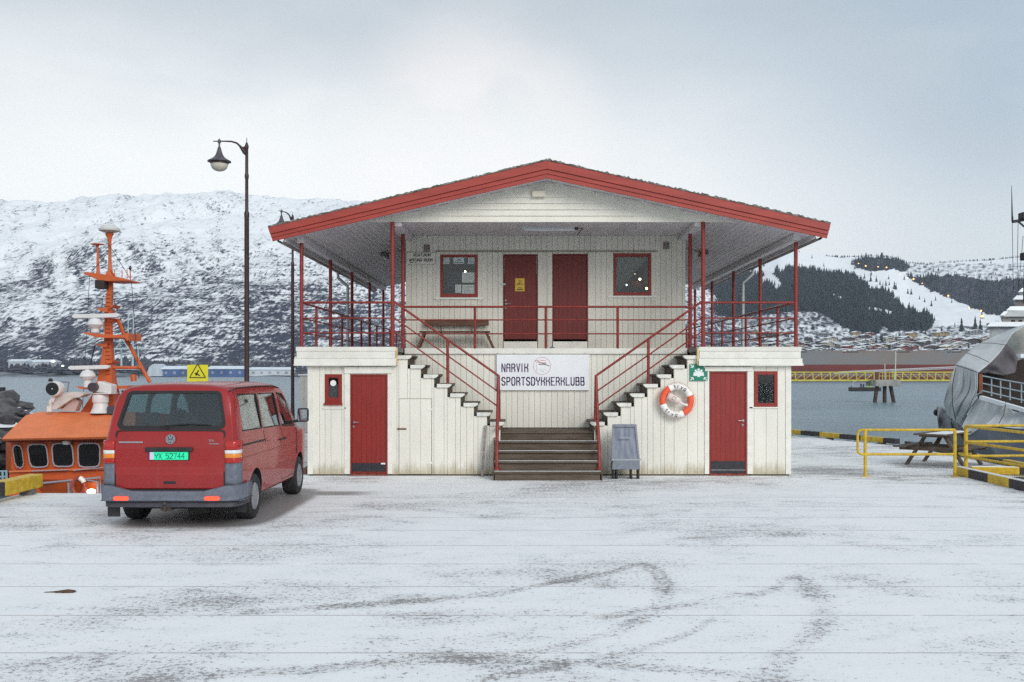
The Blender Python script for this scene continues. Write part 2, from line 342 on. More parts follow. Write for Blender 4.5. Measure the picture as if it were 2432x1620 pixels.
    snowc = t.mix(t.ramp(mid, .3, .7), (.91, .915, .918), (.85, .87, .885))
    barec = t.mix(fine, (.13, .12, .12), (.26, .24, .235))
    t.l.new(t.mix(snowmix, barec, snowc), b.inputs['Base Color'])
    t.l.new(t.ramp(snowmix, 0, 1, .45, .85), b.inputs['Roughness']); b.inputs['Specular IOR Level'].default_value = .25
    bn = t.new('ShaderNodeBump'); bn.inputs['Strength'].default_value = .35; bn.inputs['Distance'].default_value = .010
    t.l.new(t.math('ADD', t.math('MULTIPLY', snowmix, .6), fine), bn.inputs['Height']); t.l.new(bn.outputs[0], b.inputs['Normal'])
    return m
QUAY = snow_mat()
SNOW = mat('settled_snow', (.84, .87, .90), .8, .04, 6, .3, 20)
CONC = mat('wet_concrete', (.16, .155, .15), .8, .25, 3, .3, 30)
def water_mat():
    m = bpy.data.materials.new('grey_blue_sea'); m.use_nodes = True; t = NT(m.node_tree); b = t.n['Principled BSDF']
    geo = t.new('ShaderNodeNewGeometry'); pos = geo.outputs['Position']; x, y, z = t.sep(pos)
    b.inputs['Base Color'].default_value = (.16, .235, .28, 1); b.inputs['Roughness'].default_value = .25; b.inputs['IOR'].default_value = 1.33
    n1 = t.noise(t.vmul(pos, (.45, 1, 0)), .9, 5, .65); n2 = t.noise(t.vmul(pos, (.3, 1, 0)), .12, 3, .6)
    bn = t.new('ShaderNodeBump'); bn.inputs['Distance'].default_value = .5
    calm = t.ramp(x, -60, 20, .55, .85); t.put(bn.inputs['Strength'], t.math('MULTIPLY', calm, t.ramp(n2, .35, .65, .75, 1.25)))
    t.l.new(t.math('ADD', n1, t.math('MULTIPLY', n2, 1.5)), bn.inputs['Height']); t.l.new(bn.outputs[0], b.inputs['Normal'])
    return m
WATER_Z = -2.0
mb = MB(); mb.add([(-3200, -300, WATER_Z), (3200, -300, WATER_Z), (3200, 3600, WATER_Z), (-3200, 3600, WATER_Z)], [(0, 1, 2, 3)])
mb.build('sea_water', water_mat(), fixn=False)
COL.objects['sea_water']['kind'] = 'structure'

# quay deck: a concrete body under 1.2 m deep deck panels with open joints
QOUT = [(-8.95, -12), (9.32, -12), (9.32, 21.35), (11.35, 21.35), (11.35, 29.6), (9.1, 34.4), (9.1, 37.2), (-8.3, 37.2), (-7.45, 18.1), (-8.95, 18.1)]
quay = empty('quay_deck', (0, 0, 0), kind='structure')
mb = MB(); n = len(QOUT)
mb.add([(x, y, -.06) for x, y in QOUT] + [(x, y, -3) for x, y in QOUT], [list(range(n)), list(range(n, 2 * n))[::-1]] + [[i, i + n, (i + 1) % n + n, (i + 1) % n] for i in range(n)])
mb.build('quay_body', CONC, quay)
def quay_span(y):
    l = -8.9 if y < 18.05 else -7.45 - (y - 18.1) * .85 / 19.1
    r = 9.28 if y < 21.3 else (11.3 if y < 29.6 else max(9.05, 11.3 - (y - 29.6) * 2.25 / 4.8))
    return l, r
ys = [.63 - 12 + 1.2 * k for k in range(60)]
ys = [q for q in ys if q < 17.5] + [18.03, 19.2, 20.2, 21.3] + [21.3 + 1.3 * k for k in range(1, 13)]
for k, (y0, y1) in enumerate(zip(ys, ys[1:])):
    if y1 > 37.2: break
    ym = (y0 + y1) / 2; l, r = quay_span(ym - .2); l2, r2 = quay_span(y1 - .02); l = max(l, l2); r = min(r, r2)
    cuts = [l] + [c for c in []] + [r]
    for a, c in zip(cuts, cuts[1:]):
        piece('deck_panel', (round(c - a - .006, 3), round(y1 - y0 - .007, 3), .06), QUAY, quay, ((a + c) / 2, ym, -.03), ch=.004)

# ---- far terrain
def rockmat(name, forest, rock, snowc, zlo, zhi, sc, attr=None):
    m = bpy.data.materials.new(name); m.use_nodes = True; t = NT(m.node_tree); b = t.n['Principled BSDF']; b.inputs['Roughness'].default_value = .9; b.inputs['Specular IOR Level'].default_value = .1
    geo = t.new('ShaderNodeNewGeometry'); pos = geo.outputs['Position']; x, y, z = t.sep(pos)
    # slope-following coordinates: across, and up the face
    fine = t.noise(t.vmul(pos, (1, .35, 1.0)), sc * 7, 4, .75)
    med = t.noise(t.vmul(pos, (1, .3, 1.4)), sc * 1.5, 5, .62, .4)
    big = t.noise(t.vmul(pos, (1, .25, 1)), sc * .22, 4, .6, .3)
    fine = t.math('MULTIPLY_ADD', t.noise(t.vmul(pos, (1.5, .3, .42)), sc * 5, 4, .75), .5, t.math('MULTIPLY', fine, .5))
    rot = t.new('ShaderNodeVectorRotate', rotation_type='Y_AXIS'); t.l.new(pos, rot.inputs['Vector']); rot.inputs['Angle'].default_value = math.radians(-38)
    gully = t.noise(t.vmul(rot.outputs[0], (.22, .10, 2.4)), sc * .8, 5, .62, .3)
    ledge = t.noise(t.vmul(pos, (.5, .2, 3.6)), sc * 2.2, 5, .7, .5)
    h = t.ramp(z, zlo, zhi, 0, 1, False)
    left = t.ramp(t.math('ADD', x, t.math('MULTIPLY', t.math('SUBTRACT', big, .5), 420)), -640, -190)
    g = t.mix(left, gully, ledge)                    # gullies to the left, ledges to the right
    h = t.math('ADD', h, t.math('MULTIPLY_ADD', big, .9, -.45))
    s = t.math('ADD', t.ramp(h, .06, .66, .33, .645, False), t.math('MULTIPLY_ADD', g, .95, -.475))
    s = t.math('ADD', s, t.math('MULTIPLY_ADD', med, .50, -.25))
    s = t.math('ADD', s, t.math('MULTIPLY_ADD', fine, 1.7, -.85))
    if attr:
        at_ = t.new('ShaderNodeAttribute', attribute_name=attr); s = t.math('ADD', t.math('MULTIPLY_ADD', fine, .9, -.45), t.math('ADD', at_.outputs['Fac'], t.math('MULTIPLY_ADD', ledge, .5, -.25)))
    f = t.ramp(s, .33, .60)
    darkc = t.mix(t.ramp(fine, .35, .7), forest, rock)
    t.l.new(t.mix(f, darkc, snowc), b.inputs['Base Color'])
    return m
def interp(pts, x):
    if x <= pts[0][0]: return pts[0][1]
    for (a, b), (c, d_) in zip(pts, pts[1:]):
        if x <= c: return b + (d_ - b) * (x - a) / (c - a)
    return pts[-1][1]
def fbm(p, o=5): return mnoise.fractal(Vector(p), .9, 2.1, o)
def terrain(name, ridge, px0, px1, dpx, Y0, Y1, nrow, prof, mtl, amp, yfoot=None, fcol=None, foot=-2.6, detail=1.):
    cols = int((px1 - px0) / dpx) + 1; V = []; A = []
    for j in range(nrow + 9):
        tt = j / nrow
        for i in range(cols):
            px = px0 + i * dpx; yr = interp(ridge, px)
            if tt <= 1:
                Y = Y0 + (Y1 - Y0) * tt
                Zr = az(yr, Y1); hgt = prof(tt) * (Zr - foot) + foot
                X = (px - CX) * Y / F
                e = fbm((X / 160 * detail, Y / 220 * detail, .3)) * amp * min(1, tt * 3) * min(1., (1.02 - tt) * 6)
                e += fbm((X / 30, Y / 60, 4.3), 4) * amp * .30 * min(1, tt * 3)
                V.append((X, Y, hgt + e))
                if fcol: A.append(fcol(px, HY - (hgt + e - CZ) * F / Y))
            else:
                Y = Y1 + (tt - 1) * nrow * 60; Zr = az(yr, Y1); X = (px - CX) * Y1 / F * (1 + (tt - 1) * .2)
                V.append((X, Y, Zr - ((tt - 1) * nrow) ** 1.5 * 9 + fbm((X / 30, Y1 / 60, 4.3), 4) * amp * .16))
                if fcol: A.append(.8)
    Fc = [[j * cols + i, j * cols + i + 1, (j + 1) * cols + i + 1, (j + 1) * cols + i] for j in range(nrow + 8) for i in range(cols - 1)]
    me = bpy.data.meshes.new(name); me.from_pydata(V, [], Fc); me.materials.append(mtl); me.polygons.foreach_set('use_smooth', [True] * len(me.polygons))
    if fcol:
        a = me.attributes.new('cover', 'FLOAT', 'POINT'); a.data.foreach_set('value', A)
    o = link(name, me); o['kind'] = 'structure'; return o, V, cols
LR = [(-700, 560), (-300, 500), (0, 471), (112, 480), (191, 470), (255, 461), (319, 464), (415, 459), (542, 456), (590, 464), (740, 473), (900, 478), (1150, 500), (1350, 540), (1600, 620), (1800, 720), (2000, 850), (2100, 875)]
MTN = rockmat('snowy_mountain_rock', (.032, .040, .066), (.09, .095, .125), (.88, .90, .92), -10, 330, .036)
terrain('mountain', LR, -900, 1900, 5, 760, 2000, 150, lambda t: (t * .35 + .65 * t ** 1.15) if t < 1 else 1, MTN, 17)
RR = [(1200, 870), (1450, 760), (1620, 690), (1780, 628), (1854, 601), (1894, 600), (1988, 609), (2041, 609), (2068, 607), (2110, 609), (2136, 616), (2157, 624), (2203, 626), (2256, 622), (2337, 618), (2432, 608), (2700, 590), (3200, 620)]
# which ground is open snow and which is wooded, read off the hillside
def inpoly(x, y, P):
    c = False; j = len(P) - 1
    for i in range(len(P)):
        if (P[i][1] > y) != (P[j][1] > y) and x < (P[j][0] - P[i][0]) * (y - P[i][1]) / (P[j][1] - P[i][1]) + P[i][0]: c = not c
        j = i
    return c
def crop7(*pts): return [(1800 + a / 3.725, 440 + b / 3.725) for a, b in pts]
FOREST = [crop7((-500, 700), (60, 800), (330, 720), (560, 770), (830, 790), (960, 870), (1000, 910), (1100, 915), (1180, 960), (1260, 1050), (1300, 1080), (1420, 1120), (1520, 1130), (1555, 1200), (1500, 1290), (1330, 1280), (1160, 1290), (1120, 1250), (1030, 1330), (860, 1290), (700, 1210), (560, 1130), (380, 1110), (-500, 1200)),
          crop7((820, 690), (930, 640), (1100, 640), (1250, 665), (1340, 715), (1300, 760), (1200, 745), (1000, 765), (900, 735)),
          crop7((1300, 800), (1400, 820), (1640, 800), (1800, 800), (2050, 850), (2300, 830), (2800, 800), (2800, 1200), (2200, 1150), (2080, 1150), (1900, 1095), (1700, 1000), (1520, 930), (1400, 870))]
CLEAR = [crop7((30, 815), (120, 770), (150, 800), (215, 870), (215, 920), (150, 920), (120, 860), (40, 860)), crop7((600, 950), (740, 980), (760, 1000), (720, 1005), (660, 980)),
         crop7((890, 1060), (1100, 1095), (1220, 1130), (1180, 1140), (1000, 1105), (900, 1085)), crop7((870, 815), (950, 830), (1120, 900), (1020, 905), (930, 860))]
def wooded(px, py):
    qx, qy = px + fbm((px / 14, py / 10, 0), 3) * 5, py + fbm((px / 14, py / 10, 9), 3) * 4
    if any(inpoly(qx, qy, P) for P in CLEAR): return 0
    return 1 if any(inpoly(qx, qy, P) for P in FOREST) else 0
def cover(px, py):
    if wooded(px, py): return .05
    base = .80
    n_ = fbm((px / 9, py / 7, 3), 4)
    x7, y7 = (px - 1800) * 3.725, (py - 440) * 3.725
    if x7 < 900 and y7 > 1080: base = .42                        # thin birch below the spruce
    if x7 > 1300 and 690 < y7 < 850: base = .52
    if y7 > 1240: base = .46
    if inpoly(px, py, crop7((830, 790), (1000, 760), (1230, 760), (1500, 910), (1900, 1090), (2120, 1160), (2100, 1210), (1850, 1240), (1560, 1190), (1300, 1060), (1100, 905), (900, 830))): base = 1.1
    return max(0, min(1.2, base + n_ * .22))
HILL = rockmat('wooded_snowy_hillside', (.030, .036, .055), (.10, .10, .12), (.86, .89, .92), 0, 200, .03, attr='cover')
HY0, HY1 = 850, 1900
hill, HV, HC = terrain('hill', RR, 1180, 2980, 4, HY0, HY1, 170, lambda t: .62 * t + .38 * t * t, HILL, 6, fcol=cover)
# spruce wood on the hillside: one object, thousands of tapering trees
SPR = mat('dark_spruce_foliage', (.020, .032, .036), .9, .4, .2)
mb = MB(); cnt = 0
random.seed(11)
def spruce(mb, p, h, r, n=5):
    b = len(mb.v); a0 = ru(0, 6)
    L = [(0.02, 1.0), (.35, .62), (.2, .60), (.75, .30), (.45, .28), (1.0, .04)]
    for rr_, hh in L:
        for k in range(n):
            a = a0 + 6.283 * k / n; q = r * rr_ * ru(.75, 1.2)
            mb.v.append(Vector((p[0] + q * math.cos(a), p[1] + q * math.sin(a), p[2] + h * hh)))
    for i in range(len(L) - 1):
        for k in range(n):
            mb.f.append([b + i * n + k, b + i * n + (k + 1) % n, b + (i + 1) * n + (k + 1) % n, b + (i + 1) * n + k]); mb.mi.append(0)
tries = 0
while cnt < 8500 and tries < 160000:
    tries += 1
    idx = random.randrange(0, 171 * HC); v = HV[idx]
    px = CX + v[0] * F / v[1]; py = HY - (v[2] - CZ) * F / v[1]
    if px < 1590 or px > 2500: continue
    wd = wooded(px, py)
    if not wd and rnd() > .006: continue
    if wd and px > 2060 and py < 760 and rnd() > .45: continue
    h = ru(5, 10) * (1.15 if px < 2230 else .75); spruce(mb, (v[0] + ru(-2, 2), v[1] + ru(-3, 3), v[2] - .5), h, h * .2); cnt += 1
for i in range(330):   # row of trees on the skyline
    px = ru(1960, 2500); Y = HY1 - 5; yy = interp(RR, px); p = at(px, yy + 3, Y); h = ru(3, 7); spruce(mb, (p.x, p.y, p.z - 1), h, h * .3)
o = mb.build('spruce_wood', SPR, fixn=False); tag(o, 'dark spruce forest covering the ski hill above the town', 'forest', kind='stuff')
# single spruces by the ski run, big enough to pick out
random.seed(5)
def on_hill(px, py):
    """the point of the hillside seen at a photo position"""
    best = None; col = round((px - 1180) / 4)
    for j in range(0, 171):
        v = HV[j * HC + col]; e = abs(HY - (v[2] - CZ) * F / v[1] - py)
        if best is None or e < best[0]: best = (e, v)
    return Vector(best[1])
sp_meshes = []
for k in range(3):
    q = MB(); spruce(q, (0, 0, 0), 1.0, .22, 7); me = bpy.data.meshes.new('spruce_tree'); me.from_pydata([tuple(v) for v in q.v], [], q.f); me.materials.append(SPR); sp_meshes.append(me)
for (a, b, h) in [(1000, 850, 12), (1165, 885, 7), (1200, 920, 13), (1225, 925, 11), (1330, 960, 9), (1362, 965, 10), (1430, 1010, 6), (1470, 1035, 7), (1530, 1070, 9), (1805, 1290, 16), (1915, 1290, 18), (1965, 1290, 15), (1620, 1330, 11), (1985, 1180, 10)]:
    P_ = crop7((a, b))[0]; p = on_hill(*P_); o = link('spruce_tree', sp_meshes[a % 3], None, p); o.scale = (h, h, h)
    tag(o, 'lone dark spruce standing in open snow beside the ski run' if a < 1600 else 'tall dark spruce standing among the town houses below the slope', 'tree', 'single spruces on the ski slope' if a < 1600 else 'spruces among the town houses')
# floodlights up the ski run
LAMPC = mat('warm_floodlight', (1, .5, .2), .5, emis=1.7, ecol=(1, .45, .13)); POLE = mat('dark_pole', (.05, .05, .06), .6)
for (a, b, s) in [(890, 693, 1), (953, 714, 1.3), (1062, 722, 1), (1137, 727, 1.2), (1255, 790, .9), (1318, 818, .9), (1376, 830, 1.4), (1453, 868, .8), (1683, 978, 1.3), (1867, 1083, 1), (1972, 1112, 1.3), (1982, 1160, 1.6)]:
    px, py = crop7((a, b))[0]; g = on_hill(px, py + 4); g.y -= 26; top = at(px, py, g.y)
    r = empty('ski_floodlight', (g.x, g.y, g.z), label='small orange floodlight glowing on a mast beside the ski run', cat='floodlight', group='floodlights up the ski slope')
    MB().tube([(top.x, g.y, g.z - 1), (top.x, g.y, top.z)], .18, 5).build('mast', POLE, r)
    MB().lathe((top.x, g.y - .5, top.z), [(.05, -1.1 * s), (.9 * s, -.6 * s), (1.1 * s, 0), (.8 * s, .7 * s), (.05, 1.0 * s)], 8).build('lamp', LAMPC, r, smooth=True)
# town houses at the foot of the hill
random.seed(21)
WALLC = [('pale', (.42, .40, .36)), ('red', (.20, .05, .04)), ('dark', (.07, .06, .065)), ('ochre', (.34, .26, .14)), ('grey', (.22, .23, .25))]
HM = []
for nm, c in WALLC:
    q = MB(); q.box(-5, 5, -4, 4, -3, 4.2)
    wl = mat(nm + '_house_wall', c, .8, .12, .3); q2 = MB(); q2.prism([(-4.9, 4.2), (4.9, 4.2), (0, 6.6)], -5.6, 5.6)
    q3 = MB(); q3.add([(-5.7, -5.9, 4.15), (0, -5.9, 6.1), (0, 5.9, 6.1), (-5.7, 5.9, 4.15), (5.7, -5.9, 4.15), (5.7, 5.9, 4.15), (-5.7, -5.9, 3.8), (0, -5.9, 5.7), (5.7, -5.9, 3.8)], [(0, 1, 2, 3), (1, 4, 5, 2), (0, 6, 7, 1), (1, 7, 8, 4)])
    q4 = MB()
    for xx in (-3.2, -1, 1.4, 3.3):
        for zz in (-.4, 2.3): q4.box(xx - .5, xx + .5, -4.06, -3.98, zz - .6, zz + .6)
    def mm(q, mt, nme):
        me = bpy.data.meshes.new(nme); me.from_pydata([tuple(v) for v in q.v], [], q.f); me.materials.append(mt)
        bm = bmesh.new(); bm.from_mesh(me); bmesh.ops.recalc_face_normals(bm, faces=bm.faces); bm.to_mesh(me); bm.free(); return me
    HM.append((nm, mm(q, wl, 'wall'), mm(q3, SNOW, 'roof'), mm(q4, DARK, 'window')))
for i in range(280):
    px = ru(1600, 2420); lo = 808 if px > 2000 else 812
    py = ru(lo, 842) if rnd() < .8 else ru(790, 842)
    if px > 2290 and py > 830: continue
    if 1980 < px < 2180 and py < 786: continue
    g = on_hill(px, py); k = random.choices(range(5), (5, 2, 4, 1.5, 3))[0]; nm, wl, rf, wi = HM[k]
    s = ru(.55, 1.0); r = empty('town_house', tuple(g), ru(-.5, .5), 'small %s house with a snowy gable roof in the town below the ski hill' % nm, 'house', '%s houses in the hillside town' % nm)
    r.scale = (s * ru(.9, 1.8), s, s * ru(.8, 1.1))
    for me in (wl, rf): link(me.name.split('.')[0], me, r)
    link('window_row', wi, r)['kind'] = 'stuff'
# ------------------------------------------------------------------ the far shore on the left
random.seed(31)
SHORE = mat('dark_snowy_foreshore', (.035, .038, .05), .9, col2=(.26, .28, .31), vscale=.12, stretch=(.5, .5, 3), bump=.2, bscale=1)
mb = MB(); rows = []
for j in range(7):
    t_ = j / 6; row = []
    for i in range(240):
        px = -700 + i * 11; Y = 640 + t_ * 150; X = ax(px, Y)
        h = -2.6 + 11 * t_ ** .8 + fbm((X / 30, Y / 20, 1), 4) * 3.2 * min(1, t_ * 3 + .1); row.append((X, Y, h))
    rows.append(row)
mb.grid(rows); o = mb.build('far_shore', SHORE, smooth=True, fixn=False); o['kind'] = 'structure'
BUSH = mat('bare_dark_shore_wood', (.030, .032, .045), .95, col2=(.10, .11, .14), vscale=.4)
mb = MB()
for i in range(2600):
    px = ru(-500, 1300); Y = ru(665, 790); h = ru(1.8, 5) * (1.25 if px < 350 else .7); p = (ax(px, Y), Y, -1 + (Y - 640) / 150 * 9)
    spruce(mb, p, h, h * ru(.5, .9), 6)
o = mb.build('shore_wood', BUSH, fixn=False); tag(o, 'dark leafless woodland lining the far shore under the mountain', 'woodland', kind='stuff')
WH = mat('white_warehouse_cladding', (.55, .60, .66), .6, .1, .1); BL = mat('blue_warehouse_wall', (.07, .13, .30), .6, .2, .1); ROOFS = mat('snowy_metal_roof', (.72, .80, .86), .6, .08, .2)
GREYS = mat('grey_shed_wall', (.30, .32, .35), .7, .2, .1)
def shed(name, px0, px1, pyt, pyb, Y, wall, label, dep=14, win=0):
    x0, x1 = ax(px0, Y), ax(px1, Y); zt, zb = az(pyt, Y), az(pyb, Y)
    r = empty(name, ((x0 + x1) / 2, Y, zb), label=label, cat='warehouse'); h = zt - zb
    MB().box(x0, x1, Y, Y + dep, zb - 2, zb + h * .62).build('wall', wall, r)
    MB().prism_dir([(x0 - .4, Y - .5, zb + h * .60), (x0 - .4, Y - .5, zb + h * .72), (x0 - .4, Y + dep / 2, zt), (x0 - .4, Y + dep + .5, zb + h * .72), (x0 - .4, Y + dep + .5, zb + h * .60)], (x1 - x0 + .8, 0, 0)).build('roof', ROOFS, r)
    m = MB(); k = max(3, int((x1 - x0) / 5))
    for i in range(k):
        xx = x0 + (i + .5) * (x1 - x0) / k; m.box(xx - .8, xx + .8, Y - .08, Y + .02, zb + .1, zb + h * .33)
    m.build('doors', GREYS if wall is not GREYS else DARK, r)
shed('waterside_warehouse', 384, 445, 869, 889, 648, BL, 'long blue and white warehouse on the far shore left of the yellow sign')
shed('waterside_warehouse', 494, 580, 869, 888, 650, BL, 'blue warehouse with a snowy roof on the far shore right of the yellow sign')
shed('waterside_warehouse', 592, 690, 872, 888, 652, WH, 'low pale warehouse on the far shore between the two street lamps')
shed('waterside_warehouse', 20, 60, 853, 868, 690, WH, 'pale building at the far left edge of the opposite shore')
shed('waterside_warehouse', 72, 122, 854, 870, 700, WH, 'small snowy building on the opposite shore beside the bright lamp')
r = empty('storage_hall', (ax(366, 645), 645, 0), label='rounded white storage hall beside the blue and white warehouse', cat='hall')
m = MB(); prof = [(0, 0), (0, .35), (.10, .7), (.3, .93), (.5, 1), (.66, .95), (.85, .6), (1, .3), (1, 0)]
x0, x1, zb, zt = ax(350, 645), ax(384, 645), az(890, 645) - 1, az(864, 645)
m.prism([(x0 + a * (x1 - x0), zb + b * (zt - zb)) for a, b in prof], 645, 660); m.build('hall_shell', mat('white_hall_fabric', (.50, .56, .62), .6, .15, .1, stretch=(6, 1, 1)), r)
# gantry crane behind the orange boat's mast
CR = mat('pale_crane_paint', (.45, .55, .58), .6, .1, .3)
Y = 600; r = empty('harbour_crane', tuple(at(300, 890, Y)), label='pale gantry crane on the far quay behind the orange mast', cat='crane')
m = MB(); T = lambda a, b, dy=0: (ax(a, Y), Y + dy, az(b, Y))
for px in (270, 282, 315, 322): m.tube([T(px, 880, 4 if px in (282, 322) else 0), T(px, 828, 4 if px in (282, 322) else 0)], .55, 5)
m.build('crane_legs', CR, r)
m = MB(); m.bar(T(262, 829), T(342, 826), .9, 1.0); m.bar(T(262, 829, 4), T(330, 827, 4), .9, 1.0); m.build('jib', CR, r)
m = MB(); m.tube([T(275, 828), T(290, 806), T(304, 826)], .35, 5); m.tube([T(304.5, 826), T(304.5, 737)], .3, 5); m.tube([T(316, 870), T(317, 750)], .35, 5); m.tube([T(309, 806), T(322, 760)], .2, 5); m.build('crane_mast', CR, r)
MB().box(ax(255, Y), ax(325, Y), Y - 2, Y + 3, az(878, Y), az(871, Y)).build('machine_house', WH, r)
def shorelamp(px, py, s, colr, label):
    Y = 660; p = at(px, py, Y); r = empty('shore_lamp', (p.x, Y, 0), label=label, cat='lamp')
    MB().tube([(p.x, Y + .2, 0), (p.x, Y + .2, p.z)], .12, 5).build('pole', POLE, r)
    MB().lathe(p, [(.05, -s * .6), (s, -s * .3), (s, s * .3), (.05, s * .6)], 8).build('lamp_head', mat('shore_lamp_' + colr, (1, .9, .7) if colr == 'warm' else (.7, 1, .8), .5, emis=2.5), r, smooth=True)
shorelamp(126, 858, 1.2, 'warm', 'bright warm lamp on the far shore left of the orange mast')
shorelamp(149, 869, .8, 'green', 'small greenish lamp on the far shore beside the warm lamp')

# ------------------------------------------------------------------ the ore ship, the gangway and its platform, the workboat
GSH = mat('grey_ship_hull_paint', (.20, .215, .23), .7, col2=(.24, .19, .17), vscale=.06, stretch=(1, 1, 1), bump=.1, bscale=1)
RSH = mat('red_ship_bottom_paint', (.19, .035, .032), .75, col2=(.13, .035, .035), vscale=.12, stretch=(.4, 1, 3))
Y = 387; r = empty('cargo_ship', (120, Y, WATER_Z), label='long grey and red cargo ship moored behind the yellow gangway', cat='ship')
xl, xr = 60, 215
def hull_band(z0, z1, off, name, mt):
    m = MB(); rows = []
    for z in (z0, z1):
        row = []
        for i in range(41):
            t_ = i / 40; X = xl + (xr - xl) * t_; bulge = 12 * math.sin(math.pi * min(1, t_ / .12) / 2) if t_ < .12 else (12 if t_ < .88 else 12 * math.sin(math.pi * (1 - t_) / .24)); row.append((X, Y + 12 - bulge - off, z))
        rows.append(row)
    m.grid(rows); m.build(name, mt, r, fixn=False)
zb = az(866, Y); zt = az(838, Y)
hull_band(WATER_Z - .5, zb, 0, 'hull_bottom', RSH); hull_band(zb, zt, .0, 'hull', GSH)
m = MB(); m.box(xl + 3, xr - 3, Y + 1, Y + 23, zt - .6, zt - .3); m.build('deck', GSH, r)
m = MB()
for i in range(60):
    X = xl + 4 + i * 2.5; m.box(X - .05, X + .05, Y + .3, Y + .4, zt - .3, zt + 1.1)
m.box(xl + 4, xr - 4, Y + .3, Y + .4, zt + 1.0, zt + 1.12); m.box(xl + 4, xr - 4, Y + .3, Y + .4, zt + .5, zt + .58); m.build('railing', GSH, r)
for i in range(7): MB().box(70 + i * 20, 84 + i * 20, Y + 5, Y + 18, zt - .4, zt + .9).build('hatch_cover', GSH, r)
# gangways
GY = mat('yellow_green_gangway_paint', (.52, .52, .075), .6, .15, 1)
def gangway(px0, px1, label, slope):
    Y = 134; r = empty('truss_gangway', (ax(px0, Y), Y, az(905, Y)), label=label, cat='gangway')
    x0, x1 = ax(px0, Y), ax(px1, Y); zt, zb = az(884, Y), az(903.5, Y); nb = round((x1 - x0) / 1.15)
    for dy in (0, 1.2):
        m = MB(); m.box(x0, x1, Y + dy - .07, Y + dy + .07, zt - .07, zt + .07); m.box(x0, x1, Y + dy - .07, Y + dy + .07, zb - .1, zb + .1); m.build('chord', GY, r)
        for i in range(nb + 1):
            X = x0 + (x1 - x0) * i / nb
            if dy == 0:
                MB().box(X - .05, X + .05, Y - .05, Y + .05, zb + .1, zt - .07).build('post', GY, r)
                if i < nb:
                    X2 = X + (x1 - x0) / nb; a, b = (zb + .1, zt - .1) if slope > 0 else (zt - .1, zb + .1)
                    MB().bar((X + .05, Y, a), (X2 - .05, Y, b), .07, .07).build('brace', GY, r)
    m = MB(); m.box(x0, x1, Y + .1, Y + 1.1, zb - .06, zb + .02); m.build('walkway', mat('grey_grating', (.3, .3, .28), .8, .1, 2), r)
    m = MB(); m.tube([(x0, Y + .9, zt - .55), (x1, Y + .9, zt - .5)], .05, 5); m.tube([(x0, Y + 1.0, zt - .3), (x1, Y + 1.0, zt - .28)], .05, 5); m.build('pipe', mat('pale_pipe', (.5, .48, .47), .5), r)
gangway(1640, 2076, 'yellow truss gangway running from behind the clubhouse to the piled platform', 1)
gangway(2124, 2300, 'shorter yellow truss gangway between the piled platform and the grey ship', -1)
Y = 133; r = empty('mooring_platform', (ax(2100, Y), Y, WATER_Z), label='concrete mooring platform standing on three brown piles in the water', cat='platform')
MB().box(ax(2071, Y), ax(2130, Y), Y - 1.4, Y + 2.4, az(917, Y), az(902.5, Y)).build('platform_slab', mat('pale_stained_concrete', (.33, .33, .31), .8, .25, 1), r, bevel=.05)
PILE = mat('rusty_brown_pile', (.075, .05, .04), .8, .4, 1)
for a, b in ((2083, 2076), (2101, 2101), (2115, 2125)): MB().tube([tuple(at(a, 917, Y)), (ax(b, Y), Y, WATER_Z - .6)], .26, 8).build('pile', PILE, r, smooth=True)
m = MB()
for px in range(2080, 2126, 8): m.box(ax(px, Y) - .03, ax(px, Y) + .03, Y - 1.3, Y - 1.24, az(902.5, Y), az(885, Y))
for py in (885, 893): m.box(ax(2080, Y), ax(2122, Y), Y - 1.33, Y - 1.27, az(py, Y) - .03, az(py, Y) + .03)
m.build('railing', GY, r)
m = MB(); m.tube([at(2126, 902, Y), at(2127.5, 838, Y)], .07, 6); m.build('light_mast', mat('pale_mast', (.6, .66, .64), .5), r)
m = MB(); m.tube([at(2102, 902, Y), at(2101.5, 864, Y)], .05, 6); m.build('light_mast', MATS['pale_mast'], r)
m = MB(); m.tube([(ax(1990, 150), 150, az(884, 150)), (ax(2400, 150), 150, az(866, 150))], .10, 6); o = m.build('mooring_rope', mat('pale_rope', (.5, .48, .5), .8)); tag(o, 'pale thick hawser stretching over the yellow gangway to the grey ship', 'rope')
m = MB(); m.tube([(ax(1980, 150), 150, az(887, 150)), (ax(2400, 150), 150, az(869.5, 150))], .07, 6); o = m.build('mooring_rope', MATS['pale_rope']); tag(o, 'thinner pale hawser just below the thick one over the gangway', 'rope')
# workboat
Y = 205; r = empty('workboat', (ax(2060, Y), Y, WATER_Z), label='small dark workboat with people aboard passing behind the platform', cat='boat')
x0, x1 = ax(2023, Y), ax(2098, Y); m = MB(); rows = []
for zz, k in ((-.3, .84), (.1, .93), (.75, 1.0)):
    rows.append([(x0 + (x1 - x0) * t_ if t_ < .8 else x0 + (x1 - x0) * (.8 + (t_ - .8) * k), Y + 1.1 - 1.1 * k * (1 - max(0, (t_ - .7) / .3) ** 2), WATER_Z + zz) for t_ in [i / 12 for i in range(13)]])
    rows[-1] += [(q[0], 2 * Y + 2.2 - q[1], q[2]) for q in rows[-1][::-1]]; rows[-1].append(rows[-1][0])
m.grid(rows); m.build('hull', mat('black_boat_hull', (.03, .028, .03), .6, .2, 2), r, fixn=False)
MB().box(x0 + .1, x1 - 1.2, Y + .15, Y + 2.0, WATER_Z + .45, WATER_Z + .5).build('deck', mat('boat_deck', (.12, .12, .13), .8), r)
m = MB(); m.box(x0 + .3, x0 + 1.3, Y + .5, Y + 1.6, WATER_Z + .5, WATER_Z + 1.1); m.build('engine_box', mat('boat_grey', (.3, .32, .36), .5), r)
